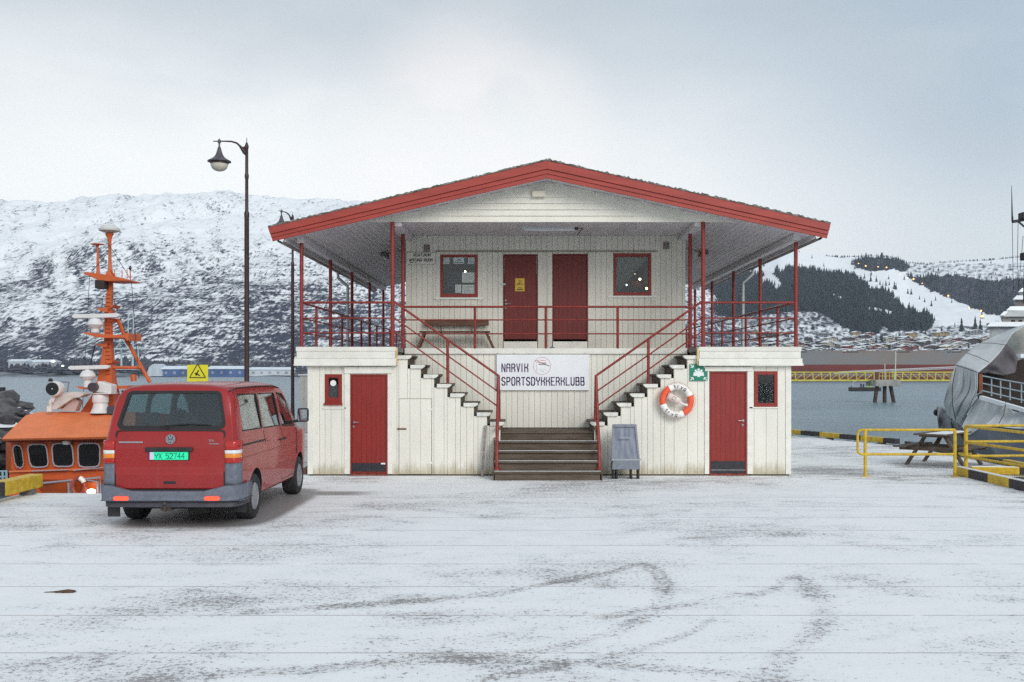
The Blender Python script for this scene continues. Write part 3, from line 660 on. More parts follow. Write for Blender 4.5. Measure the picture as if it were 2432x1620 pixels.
m = MB(); m.tube([(x0 + .3, Y + .5, WATER_Z + .6), (x0 + .5, Y + .5, WATER_Z + 2.0), (x0 + 1.0, Y + .5, WATER_Z + 1.9)], .05, 6); m.lathe((x0 + .45, Y + .5, WATER_Z + 2.0), [(.02, -.1), (.14, 0), (.02, .14)], 8); m.build('light_arch', MATS['pale_mast'], r)
HIV = mat('hi_vis_yellow_green', (.55, .75, .05), .6); SKIN = mat('skin', (.5, .32, .24), .6); NAVY = mat('dark_boiler_suit', (.05, .06, .11), .8)
def person(loc, top, label, lean=0., hgt=1.75, face=1):
    r = empty('person', loc, label=label, cat='person'); x, y, z = loc; s = hgt / 1.75
    m = MB(); P = lambda a, b, c: (x + a * s + lean * c * .3, y + b * s, z + c * s)
    m.tube([P(-.09, 0, .02), P(-.10, .02, .48), P(-.08, 0, .88)], [.055, .065, .095], 8); m.tube([P(.10, .1, .02), P(.13, -.02, .48), P(.08, 0, .88)], [.055, .065, .095], 8)
    m.tube([P(0, 0, .84), P(0, 0, 1.0), P(0, 0, 1.25), P(0, 0, 1.43), P(0, 0, 1.50)], [.16, .155, .19, .17, .06], 10)
    for sd_ in (-1, 1): m.tube([P(.19 * sd_, 0, 1.4), P(.24 * sd_, -.05, 1.12), P(.2 * sd_, -.22, .95)], [.06, .05, .035], 8)
    m.build('body', top, r, smooth=True)
    m = MB(); m.lathe(P(0, 0, 1.62), [(.02, -.13), (.07, -.10), (.09, 0), (.085, .07), (.02, .13)], 10); m.build('head', SKIN, r, smooth=True)
person((ax(2048, Y), Y + .8, WATER_Z + .5), NAVY, 'person in dark blue overalls standing at the stern of the workboat', hgt=1.15)
person((ax(2053, Y), Y + 1.1, WATER_Z + .5), NAVY, 'person in dark clothing bent beside the engine of the workboat', .5, 1.05)
person((ax(2064, Y), Y + .9, WATER_Z + .45), HIV, 'person in a hi-vis jacket crouching amidships in the workboat', hgt=.95)
person((ax(2072, Y), Y + .9, WATER_Z + .45), HIV, 'person in a hi-vis jacket crouching nearest the bow of the workboat', -.4, .9)
# ------------------------------------------------------------------ the clubhouse
random.seed(3)
YF, YB, YW = 21.0, 22.25, 23.3            # front walls, wall behind the stairs, upper wall
HOUSE = empty('clubhouse', (.525, YF, 0), label='two storey white and red timber clubhouse with double outside stairs and a wide gable roof', cat='building')
def rects(x0, x1, z0, ztop, ops, w, xb=()):
    """cut a wall face into upright boards round its openings; ztop: number or function of x"""
    bps = {round(x0, 4), round(x1, 4)}
    k = 1
    while x0 + k * w < x1 - .04: bps.add(round(x0 + k * w, 4)); k += 1
    for o in ops: bps |= {round(o[0], 4), round(o[1], 4)}
    bps |= {round(q, 4) for q in xb}
    B = sorted(b for b in bps if x0 - 1e-4 <= b <= x1 + 1e-4)
    keep = {round(x0, 4), round(x1, 4)} | {round(q, 4) for o in ops for q in o[:2]} | {round(q, 4) for q in xb}
    C = [B[0]]
    for b in B[1:]:
        if b - C[-1] < .045:
            if round(b, 4) in keep and round(C[-1], 4) not in keep: C[-1] = b
            elif round(b, 4) not in keep: continue
            else: C.append(b)
        else: C.append(b)
    out = []
    for a, b in zip(C, C[1:]):
        m = (a + b) / 2; zt = ztop(m) if callable(ztop) else ztop; segs = [(z0, zt)]
        for o in ops:
            if o[0] < m < o[1]:
                ns = []
                for s0, s1 in segs:
                    if o[2] > s0 + .01: ns.append((s0, min(s1, o[2])))
                    if o[3] < s1 - .01: ns.append((max(s0, o[3]), s1))
                segs = ns
        out += [(a, b, s0, s1) for s0, s1 in segs if s1 - s0 > .02]
    return out
def wall(name, Y, x0, x1, z0, ztop, ops, w, m, parent=None, xb=(), back=.10, label=None):
    R = rects(x0, x1, z0, ztop, ops, w, xb); q = MB()
    for a, b, s0, s1 in R: q.box(a, b, Y + .022, Y + .022 + back, s0, s1)
    o = q.build(name, m, parent or HOUSE)
    if label: o['label'] = label
    for a, b, s0, s1 in R: piece('board', (b - a - .005, .02, s1 - s0), m, o, ((a + b) / 2, Y + .011 + ru(-.0012, .0012), (s0 + s1) / 2), ch=.003)
    return o
noseL = [-.386 - .276 * (7 - k) for k in range(8)]; noseR = [1.40 + .276 * (7 - k) for k in range(8)]
stZ = [2.50 - .1975 * k for k in range(8)]
def topL(x):
    if x < -2.62: return 2.52
    for k in range(8):
        if x < noseL[k] - .085: return stZ[k] - .078
    return stZ[7] - .078
def topR(x):
    if x > 3.63: return 2.52
    for k in range(8):
        if x > noseR[k] + .085: return stZ[k] - .078
    return stZ[7] - .078
def fx(px, Y): return ax(px, Y)
dL = (fx(832.1, YF), fx(919.7, YF), 0.0, az(889.3, YF)); dR = (fx(1685.1, YF), fx(1773.5, YF), 0.0, az(882.8, YF))
wL = (fx(771.9, YF), fx(811.8, YF), az(958, YF), az(889, YF)); wR = (fx(1791, YF), fx(1846.5, YF), az(967.6, YF), az(882, YF))
hat = (fx(947, YF), fx(1025.5, YF), .02, az(946.8, YF))
XL0, XR1 = -4.46, 5.56
wall('wall', YF, XL0, -.47, 0.03, topL, [dL, wL, hat], .235, WHITE, xb=[-2.62] + [n - .085 for n in noseL[:7]], back=.08)
wall('wall', YF, 1.53, XR1, 0.03, topR, [dR, wR], .235, WHITE, xb=[3.63] + [n + .085 for n in noseR[:7]], back=.08)
# foot of the wall: damp dark sill
MB().box(XL0 + .02, dL[0], YF + .03, YF + .12, 0, .03).box(dL[1], -.5, YF + .03, YF + .12, 0, .03).box(1.55, dR[0], YF + .03, YF + .12, 0, .03).box(dR[1], XR1 - .02, YF + .03, YF + .12, 0, .03).build('sill_plate', STEP, HOUSE)
# corner boards, boards round the door and window
for x in (XL0 - .012, -.482, 1.518, XR1 - .10):
    hh = topL(-.5) if -1 < x < 2 else 2.52
    if x < -4 or x > 5: MB().box(x, x + .11, YF - .018, YF - .002, .035, hh).build('corner_board', TRIM, HOUSE)
def trimb(x0, x1, z0, z1, Y=YF, m=TRIM, t=.02): MB().box(x0, x1, Y - t, Y - .001, z0, z1).build('trim_board', m, HOUSE, bevel=.002)
trimb(dL[0] - .12, dL[0] - .012, .04, 2.26); trimb(dL[1] + .012, dL[1] + .10, .04, 2.26); trimb(dL[0] - .12, dL[1] + .10, 2.115 + .012, 2.262, YF - .021)
trimb(dR[0] - .10, dR[0] - .012, .04, 2.26); trimb(dR[1] + .012, dR[1] + .12, .04, 2.26); trimb(dR[0] - .10, dR[1] + .12, dR[3] + .01, 2.262, YF - .021)
trimb(fx(823.5, YF) - .5, fx(822, YF), 1.39, 1.42); trimb(wR[0] - .1, wR[1] + .02, 1.40, 1.43)
def door(b, Y, red, kick=None, handle=1, label=None, upper=False):
    x0, x1, z0, z1 = b
    o = MB().box(x0 + .03, x1 - .03, Y + .02, Y + .065, z0 + .05, z1 - .03).build('door', red, HOUSE, bevel=.003)
    if label: o['label'] = label
    m = MB(); m.box(x0, x0 + .028, Y - .006, Y + .10, z0, z1); m.box(x1 - .028, x1, Y - .006, Y + .10, z0, z1); m.box(x0 + .028, x1 - .028, Y - .006, Y + .10, z1 - .028, z1); m.build('door_frame', red, o)
    n = 7; wd = (x1 - x0 - .066) / n
    for k in range(n): piece('door_board', (wd - .0018, .008, z1 - z0 - .09), red, o, (x0 + .033 + wd * (k + .5), Y + .0155, (z0 + z1) / 2 + .01), ch=.001)
    if not upper: MB().box(x0 + .005, x1 - .005, Y - .012, Y + .08, z0, z0 + .048).build('threshold', mat('worn_red_threshold', (.20, .045, .03), .8, .4, 15), o)
    if kick:
        q = MB().box(x0 + .035, x1 - .035, Y + .003, Y + .0112, kick[0], kick[1]).build('kick_plate', KICK, o)
        if len(kick) > 2: MB().box(x0 + .035, x1 - .035, Y - .002, Y + .0025, kick[2], kick[2] + .012).build('plate_strip', STEEL, o)
    if handle is not None:
        hx, hz, sg = handle; m = MB(); m.lathe((hx, Y + .012, hz), [(.025, 0), (.025, .012)], 12, Matrix.Rotation(math.radians(90), 3, 'X')); m.tube([(hx, Y, hz), (hx, Y - .045, hz), (hx + sg * .11, Y - .05, hz)], .009, 8)
        m.lathe((hx - .01, Y + .012, hz - .09), [(.02, 0), (.02, .01)], 12, Matrix.Rotation(math.radians(90), 3, 'X')); m.build('handle', STEEL, o, smooth=True)
    return o
door(dL, YF, REDD, (az(1120, YF), az(1100, YF)), (fx(841, YF), az(1003, YF), 1))
door(dR, YF, REDD, (.055, az(1095.4, YF), az(1117, YF)), (fx(1765, YF), az(999, YF), -1))
MB().box(fx(905, YF), fx(915, YF), YF - .001, YF + .006, az(1103, YF), az(1099.5, YF)).build('door_label', SNOW, HOUSE)
# hatch under the left stair
o = MB().box(hat[0] + .008, hat[1] - .008, YF + .012, YF + .05, hat[2] + .02, hat[3] - .008).build('hatch', WHITE, HOUSE)
for k in range(3):
    wd = (hat[1] - hat[0] - .016) / 3; piece('board', (wd - .004, .018, hat[3] - hat[2] - .03), WHITE, o, (hat[0] + .008 + wd * (k + .5), YF + .0025, (hat[2] + hat[3]) / 2), ch=.003)
m = MB(); m.box(hat[0] - .03, hat[0] + .16, YF - .018, YF - .008, az(1020.5, YF), az(1017, YF)); m.tube([(hat[0] - .01, YF - .02, az(1018, YF)), (hat[0] + .13, YF - .025, az(1018.6, YF))], .012, 6); m.build('bolt', RUST, o)
m = MB(); m.box(hat[1] - .10, hat[1] + .01, YF - .013, YF - .007, 1.36, 1.40); m.box(hat[1] - .10, hat[1] + .01, YF - .013, YF - .007, .25, .29); m.build('hinge', TRIM, o)
def window(b, Y, framec, inset, sill=True, m_in=DARK, pane=PANE, sillw=.02, room=1.2):
    x0, x1, z0, z1 = b; a, c, bb, t_ = inset
    m = MB(); m.box(x0, x0 + a, Y - .016, Y + .06, z0, z1); m.box(x1 - c, x1, Y - .016, Y + .06, z0, z1); m.box(x0 + a, x1 - c, Y - .016, Y + .06, z0, z0 + bb); m.box(x0 + a, x1 - c, Y - .016, Y + .06, z1 - t_, z1)
    o = m.build('window', framec, HOUSE, bevel=.003)
    MB().box(x0 + a - .002, x1 - c + .002, Y + .022, Y + .028, z0 + bb - .002, z1 - t_ + .002).build('pane', pane, o)
    if sill: MB().box(x0 - sillw, x1 + sillw, Y - .05, Y - .017, z0 - .035, z0 + .004).build('sill', framec, o, bevel=.003)
    m = MB(); e = .25; X0, X1, Z0, Z1, Y0, Y1 = x0 - e, x1 + e, z0 - e, z1 + e, Y + .13, Y + .13 + room
    m.add([(X0, Y0, Z0), (X1, Y0, Z0), (X1, Y1, Z0), (X0, Y1, Z0), (X0, Y0, Z1), (X1, Y0, Z1), (X1, Y1, Z1), (X0, Y1, Z1)], [(0, 1, 2, 3), (4, 7, 6, 5), (1, 5, 6, 2), (2, 6, 7, 3), (3, 7, 4, 0)])
    m.build('room_lining', m_in, o, fixn=False)
    return o
LIN = mat('dim_room_wall', (.05, .055, .065), .9, .3, 2)
o = window(wL, YF, REDD, (.075, .07, .12, .07), m_in=mat('grey_room_wall', (.16, .17, .19), .9))
MB().lathe((fx(791, YF), YF + .021, az(910, YF)), [(.062, 0), (.062, .006)], 20, Matrix.Rotation(math.radians(90), 3, 'X')).build('sticker', mat('white_round_sticker', (.85, .86, .85), .5), o)
MB().box(wL[0] + .075, wL[1] - .07, YF + .04, YF + .045, wL[2] + .12, wL[2] + .40).build('blind', mat('grey_blind', (.10, .11, .13), .8), o)
window(wR, YF, REDD, (.075, .07, .09, .07), sill=False, m_in=mat('warm_dark_room', (.018, .014, .011), .9))
# upper wall
uW1 = (fx(1046, YW), fx(1134, YW), az(706, YW), az(605, YW)); uW2 = (fx(1457, YW), fx(1546, YW), az(702, YW), az(602, YW))
uD1 = (fx(1195, YW), fx(1277, YW), DECK_Z, az(604, YW)); uD2 = (fx(1312, YW), fx(1396, YW), DECK_Z, az(603, YW))
zd = 4.93
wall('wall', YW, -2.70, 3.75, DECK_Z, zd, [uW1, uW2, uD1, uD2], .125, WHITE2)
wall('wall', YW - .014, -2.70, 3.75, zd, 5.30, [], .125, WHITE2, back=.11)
MB().box(fx(1035, YW), fx(1560, YW), YW - .034, YW - .0185, zd - .012, zd + .022).build('drip_board', mat('dark_brownish_trim', (.30, .27, .21), .7, .2, 5), HOUSE)  # drip board in a darker brown than the other trim
for x0, x1 in ((uD1[0] - .11, uD1[0] - .01), (uD1[1] + .01, uD1[1] + .10), (uD2[0] - .10, uD2[0] - .01), (uD2[1] + .01, uD2[1] + .11), (uW1[0] - .1, uW1[0] - .01), (uW1[1] + .01, uW1[1] + .1), (uW2[0] - .1, uW2[0] - .01), (uW2[1] + .01, uW2[1] + .1)):
    dz = DECK_Z + .02 if x0 > -.7 and x1 < 1.8 else 3.79
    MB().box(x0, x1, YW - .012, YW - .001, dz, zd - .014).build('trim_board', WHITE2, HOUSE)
for u in (uW1, uW2): MB().box(u[0] - .14, u[1] + .14, YW - .03, YW - .0125, u[2] - .05, u[2] - .006).build('trim_board', TRIM, HOUSE)
for (px0, px1, py0, py1) in ((1007, 1021, 582, 598), (1575, 1589, 576, 592)):
    o = MB().box(fx(px0, YW), fx(px1, YW), YW - .05, YW - .016, az(py1, YW), az(py0, YW)).build('vent_grille', mat('brown_grey_vent', (.20, .165, .14), .7, .3, 30), HOUSE)
    for k in range(4): piece('slat', (.12, .008, .012), mat('vent_slat', (.28, .24, .21), .6), o, (fx((px0 + px1) / 2, YW), YW - .056, az(py1 - 2 - k * 3.6, YW)), ch=.001)
for b, hx, sg in ((uD1, 1202, 1), (uD2, None, 0)):
    z0 = az(811, YW)
    h = (fx(hx, YW), az(722, YW), 1) if hx else None
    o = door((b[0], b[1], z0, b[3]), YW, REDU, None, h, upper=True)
    MB().box(b[0] + .01, b[1] - .01, YW - .03, YW + .06, DECK_Z, z0 - .002).build('threshold', TRIM, o, bevel=.004)
    if hx:
        m = MB(); m.box(fx(1189, YW), fx(1201, YW), YW - .026, YW - .008, az(677, YW), az(673.5, YW)); m.build('hasp', STEEL, o); m = MB(); m.lathe((fx(1201, YW), YW - .005, az(713.5, YW)), [(.018, 0), (.018, .02)], 10, Matrix.Rotation(math.radians(90), 3, 'X')); m.build('lock', STEEL, o)
win = window(uW1, YW, REDD, (.058, .062, .075, .052), sill=False, room=2.2, m_in=LIN)
PAPER = mat('white_paper', (.62, .64, .66), .7, .04, 9); BLUEP = mat('blue_print', (.06, .16, .42), .7); GREYPR = mat('grey_print', (.3, .31, .33), .8)
def c6(a, b): return 960 + a / 4.356, 500 + b / 4.356
def paper(a0, b0, a1, b1, kind):
    x0, y0 = c6(a0, b0); x1, y1 = c6(a1, b1); Yp = YW + .034
    o = MB().box(ax(x0, Yp), ax(x1, Yp), Yp, Yp + .002, az(y1, Yp), az(y0, Yp)).build('poster', PAPER, win)
    X0, X1, Z0, Z1 = ax(x0, Yp), ax(x1, Yp), az(y1, Yp), az(y0, Yp); W_, H_ = X1 - X0, Z1 - Z0; m = MB()
    if kind == 'wave':
        m.tube([(X0 + W_ * (.5 + .28 * math.cos(t)), Yp - .002, Z0 + H_ * (.66 + .2 * math.sin(t))) for t in [0.6 + i * .55 for i in range(9)]], .006, 5); m.box(X0 + W_ * .2, X1 - W_ * .2, Yp - .003, Yp - .001, Z0 + H_ * .2, Z0 + H_ * .32)
        m.build('logo', BLUEP, o)
    elif kind == 'mount':
        m.prism([(X0 + W_ * .3, Z0 + H_ * .5), (X0 + W_ * .5, Z0 + H_ * .85), (X0 + W_ * .56, Z0 + H_ * .7), (X0 + W_ * .62, Z0 + H_ * .75), (X0 + W_ * .72, Z0 + H_ * .5)], Yp - .003, Yp - .001); m.box(X0 + W_ * .12, X1 - W_ * .12, Yp - .003, Yp - .001, Z0 + H_ * .14, Z0 + H_ * .28)
        m.build('logo', mat('dark_blue_print', (.05, .08, .22), .7), o)
    else:
        for i in range(7): m.box(X0 + W_ * .12, X1 - W_ * ru(.12, .45), Yp - .003, Yp - .001, Z0 + H_ * (.12 + i * .11), Z0 + H_ * (.15 + i * .11))
        m.build('print', GREYPR, o)
paper(403, 487, 468, 552, 'wave'); paper(510, 485, 620, 552, 'mount'); paper(660, 487, 728, 552, 'wave'); paper(599, 640, 728, 746, 'text'); paper(600, 768, 728, 860, 'text'); paper(528, 766, 590, 852, 'text')
m = MB()
for k in range(5): m.box(uW1[0] + .1, uW1[0] + .42, YW + .9, YW + .93, 4.2 + k * .075, 4.25 + k * .07)
m.build('shelf_goods', mat('bluish_goods', (.16, .20, .34), .7, .5, 12), win)
MB().tube([(fx(1105, 24.4), 24.4, az(643, 24.4)), (fx(1105, 24.4), 24.4, az(650, 24.4))], .018, 8).build('lamp', mat('pane_reflection_glow', (1, .85, .6), .5, emis=6), win)  # glowing tube added in place of a light reflected in the pane
win = window(uW2, YW, REDD, (.058, .062, .075, .075), sill=False, room=2.6, m_in=mat('dark_green_room_wall', (.035, .042, .035), .9, .3, 2))
m = MB(); rows = []
for z in (4.81, 4.6, 4.4, 4.2, 4.02):
    tt = (4.81 - z) / .8; rows.append([(uW2[0] + .06 + (uW2[1] - uW2[0] - .12) * (i / 40) * (1 - tt * .9) , YW + .12 + .018 * math.sin(i * 1.7), z) for i in range(41)])
m.grid(rows); m.build('curtain', mat('grey_lace_curtain', (.17, .17, .165), .9, .35, 25, stretch=(6, 1, .3)), win, smooth=True)
def c4(a, b): return 1300 + a / 3.267, 360 + b / 3.267
for (a, b, s, cl) in ((685, 912, .016, (1, .8, .5)), (718, 990, .03, (1, .9, .75)), (535, 1025, .03, (1, .8, .5)), (770, 1062, .03, (.95, 1, .5)), (615, 1035, .022, (.5, .6, .7)), (680, 950, .008, (1, .8, .5))):
    px, py = c4(a, b); p = at(px, py, 24.6); nm = 'string_light'
    m = MB().lathe(p, [(.002, -s * 1.1), (s * .9, -s * .5), (s, 0), (s * .8, s * .6), (.002, s)], 10); m.build(nm, mat('glow_%d%d' % (a, b), cl, .5, emis=3.5), win, smooth=True)
px, py = c4(685, 1035); MB().lathe(at(px, py, 24.9), [(.01, -.11), (.16, -.08), (.2, 0), (.15, .09), (.01, .12)], 14).build('red_lampshade', mat('red_shade', (.30, .04, .03), .7), win, smooth=True)
px, py = c4(768, 960); MB().box(ax(px, 24.7) - .06, ax(px, 24.7) + .04, 24.7, 24.74, az(py + 20, 24.7), az(py - 15, 24.7)).build('green_drape', mat('green_drape', (.09, .14, .02), .8, .4, 9), win)
# side walls and floor slab
MB().box(-4.46, -4.36, YF + .13, 36.4, 0, 2.5).box(5.46, 5.56, YF + .13, 36.4, 0, 2.5).box(-4.36, 5.46, 36.3, 36.4, 0, 2.5).build('wall', WHITE, HOUSE)
MB().box(-2.70, -2.60, YW + .15, 32.8, DECK_Z, 5.29).box(3.65, 3.75, YW + .15, 32.8, DECK_Z, 5.29).box(-2.6, 3.65, 32.7, 32.8, DECK_Z, 5.29).build('wall', WHITE2, HOUSE)
# wall behind the stairs, deck and its edge boards
wall('wall', YB, -2.62, 3.63, .93, 2.56, [], .125, WHITE)
DECKF = mat('grey_deck_boards', (.30, .28, .26), .8, .2, 4, .3, 30)
m = MB(); m.box(-4.62, 5.69, YB + .04, 36.9, 2.58, DECK_Z); m.box(-4.62, -2.63, YF + .02, YB + .04, 2.58, DECK_Z); m.box(3.64, 5.69, YF + .02, YB + .04, 2.58, DECK_Z); m.build('deck', DECKF, HOUSE)
o = MB().box(-2.6, 3.61, YB - .05, YB - .002, 2.553, 2.676).build('edge_board', TRIM, HOUSE, bevel=.004)
for x in (-1.5, -.55, -.2, .6, 1.36, 2.2, 2.9): MB().lathe((x, YB - .052, 2.575 + ru(-.01, .06)), [(.008, 0), (.006, .008)], 8, Matrix.Rotation(math.radians(90), 3, 'X')).build('nail', RUST, o)
for x0, x1, sd_ in ((fx(703, 20.93), -2.625, -1), (3.635, fx(1903, 20.93), 1)):
    MB().box(x0, x1, 20.905, 20.955, 2.585, 2.677).build('edge_board', PEEL if sd_ > 0 else TRIM, HOUSE, bevel=.006)
    MB().box(x0 + .02, x1 - .02, 20.90, 20.94, 2.44, 2.581).build('edge_board', TRIM, HOUSE, bevel=.004)
    a, b = (x0 - .03, x1) if sd_ < 0 else (x0, x1 + .01)
    MB().prism_dir([(a, 20.93, 2.295), (a, 20.86, 2.285), (a, 20.885, 2.436), (a, 20.925, 2.436)], (b - a, 0, 0)).build('skirt_board', TRIM, HOUSE, bevel=.004)
    MB().box(min(x0, x1) + .2, max(x0, x1) - .2 * (sd_ > 0), 20.96, 21.0, 2.30, 2.58).build('edge_backing', TRIM, HOUSE)
    X = x0 if sd_ < 0 else x1
    MB().prism_dir([(X, 20.97, 2.675), (X, 20.97, 2.44), (X + sd_ * .07, 20.97, 2.29), (X + sd_ * .02, 20.97, 2.29), (X - sd_ * .04, 20.97, 2.44), (X - sd_ * .04, 20.97, 2.675)], (0, 15.9, 0)).build('skirt_board', TRIM, HOUSE)
MB().box(-2.64, -2.60, 20.90, 21.0, 2.30, 2.66).build('end_board', mat('rust_stained_trim', (.62, .50, .28), .7, .2, 6), HOUSE)
MB().box(fx(1656, 20.9), fx(1661, 20.9), 20.90, 21.0, 2.30, 2.66).build('end_board', MATS['rust_stained_trim'], HOUSE)
# stairs
ST = MB().box(-2.5, -.55, YF + .14, YB - .06, .05, .3).box(1.6, 3.5, YF + .14, YB - .06, .05, .3).build('staircase', STEP, HOUSE)
CAPM = mat('white_stair_cap_paint', (.74, .735, .68), .6, .1, 6, .2, 40, dirt=.9, dirtcol=(.35, .27, .18))
for side in (0, 1):
    N = noseL if side == 0 else noseR; sg = 1 if side == 0 else -1
    for k in range(8):
        xa = N[k] - sg * (.33 if k == 0 else .295); xb = N[k]; x0, x1 = min(xa, xb), max(xa, xb); z = stZ[k]
        m = MB(); m.prism_dir([(x0 if sg > 0 else x1, 20.955, z - .075 if 0 else z - .076)] and
            [(xb - sg * .055, 20.955, z - .076), (xb - sg * .02, 20.955, z - .05), (xb, 20.955, z - .035), (xb, 20.955, z), (xa, 20.955, z), (xa, 20.955, z - .076)], (0, .15, 0)); m.build('stair_cap', CAPM, ST, bevel=.004)
        MB().prism_dir([(xb - sg * .02, 21.115, z - .045), (xb + sg * .004, 21.115, z - .03), (xb + sg * .004, 21.115, z + .004), (xa - sg * .03, 21.115, z + .004), (xa - sg * .03, 21.115, z - .045)], (0, 1.115, 0)).build('tread', STEP, ST, bevel=.004)
        MB().box(min(xb - sg * .06, xb - sg * .09), max(xb - sg * .06, xb - sg * .09), 21.115, 22.225, z - .1975 + .006, z - .047).build('riser', STEP, ST)
    xa = N[0] - sg * .33; MB().box(min(xa, xa - sg * .03), max(xa, xa - sg * .03), 21.0, 22.2, 2.51, 2.665).build('riser', STEP, ST)
for k in range(1, 5):
    z = .184 * k; y = 20.05 + .25 * (k - 1)
    MB().prism_dir([(-.585, y + .02, z - .055), (-.585, y, z - .04), (-.585, y, z - .008), (-.585, y + .012, z), (-.585, y + .31, z), (-.585, y + .31, z - .055)], (2.145, 0, 0)).build('tread', STEP, ST, bevel=.006)
    MB().box(-.56, 1.535, y + .045, y + .07, z - .184, z - .057).build('riser', STEP, ST)
    MB().box(-.57, 1.545, y + .012, y + .05, z + .001, z + .007).build('snow_line', SNOW, ST)
y = 21.05
for k in range(5):
    piece('landing_board', (2.03, .225, .045), STEP, ST, (.507, y + .115 + k * .236, .92 - .0225), ch=.006)
MB().box(-.47, 1.48, y + .03, y + .055, .74, .872).build('riser', STEP, ST)
for X in (-.60, 1.562): MB().prism_dir([(X, 20.08, 0), (X, 20.08, .10), (X, 20.98, .80), (X, 20.98, 0)], (.022, 0, 0)).build('stringer', STEP, ST)
for X in (-.49, 1.485): MB().box(X, X + .02, 21.0, 22.2, 0, 1.04).build('side_panel', WHITE, ST)
# railings and posts
def rail_run(posts, rails, name='railing', rp=.030, rr=.024, thin=.015, topfirst=True):
    o = MB().tube(rails[0], rr, 10).build(name, REDR, HOUSE, smooth=True)
    for r_ in rails[1:]: MB().tube(r_, thin, 8).build('rail', REDR, o, smooth=True)
    for p0, p1 in posts: MB().tube([p0, p1], rp, 10).build('post', REDR, o, smooth=True)
    return o
XP0, XP1, XI0, XI1 = -4.60, 5.67, -2.71, 3.745
tops = [3.60, 3.275, 2.97]
for xa, xb in ((XP0, XI0), (XI1, XP1)):
    rail_run([], [[(xa, YF, t_), (xb, YF, t_)] for t_ in tops])
rail_run([((x, 22.22, DECK_Z), (x, 22.22, 3.57)) for x in (fx(1128, 22.22), fx(1296.5, 22.22), fx(1467, 22.22))], [[(XI0 + .05, 22.22, t_), (XI1 - .07, 22.22, t_)] for t_ in (3.587, 3.30, 2.995)])
ypost = [24.15, 27.2, 30.3, 33.3]
for X in (XP0, XP1):
    o = rail_run([((X, yy, DECK_Z), (X, yy, 3.58)) for yy in (22.5, 25.7, 28.75, 31.8, 35.0, 36.7)], [[(X, YF, t_), (X, 36.7, t_)] for t_ in tops])
    MB().tube([(X, YF + .3, 3.626), (X, 36.6, 3.626)], .008, 5).build('snow_line', SNOW, o)
    for yy in [YF] + ypost:
        MB().tube([(X, yy, DECK_Z), (X, yy, 4.86)], .041, 12).build('column', REDR, HOUSE, smooth=True)
        MB().box(X - .06, X + .06, yy - .06, yy + .06, DECK_Z, DECK_Z + .012).build('base_plate', REDR, HOUSE)
rail_run([], [[(XP0, 36.7, t_), (XP1, 36.7, t_)] for t_ in tops])
for X in (XI0, XI1): MB().tube([(X, YF, DECK_Z), (X, YF, 5.27)], .043, 12).build('column', REDR, HOUSE, smooth=True)
for X in (fx(957, 22.25), fx(1639, 22.25)): MB().tube([(X, 22.25, DECK_Z), (X, 22.25, 5.20)], .043, 12).build('column', REDR, HOUSE, smooth=True)
for sg, xt, xi, xm in ((1, fx(1184, 20.97), XI0, fx(1063, 20.97)), (-1, fx(1415.5, 20.97), XI1, fx(1540, 20.97))):
    Yr = 20.97; zt = az(892.5, Yr)
    rails = [[(xi + sg * .04, 21.0, az(717, Yr)), (xt, Yr, zt)], [(xi + sg * .04, 21.0, az(755, Yr)), (xt - sg * .01, Yr, az(930, Yr))], [(xi + sg * .04, 21.0, az(788, Yr)), (xt - sg * .02, Yr, az(965, Yr))]]
    f = (xm - xi) / (xt - xi); zm = rails[0][0][2] + f * (zt - rails[0][0][2])
    kk = stZ[3]
    o = rail_run([((xm, Yr + .03, kk), (xm, Yr, zm)), ((xt + sg * .012, 21.06, stZ[7]), (xt, Yr, zt + .01))], rails)
    xb_ = xt - sg * .02; pts = [(xb_, 20.3, .19), (xb_, 20.36, .62), (xb_ + sg * .003, 20.75, 1.15), (xt, Yr, zt)]
    MB().tube(pts, [.038, .036, .034, .032], 10).build('newel', REDR, o, smooth=True)
    MB().lathe((xb_, 20.3, .184), [(.075, 0), (.07, .03), (.05, .05), (.04, .06)], 12).build('base_flange', REDR, o)
    MB().obox((xt - sg * .01, 20.93, .985), (.10, .16, .05)).build('bracket', RUST, o)
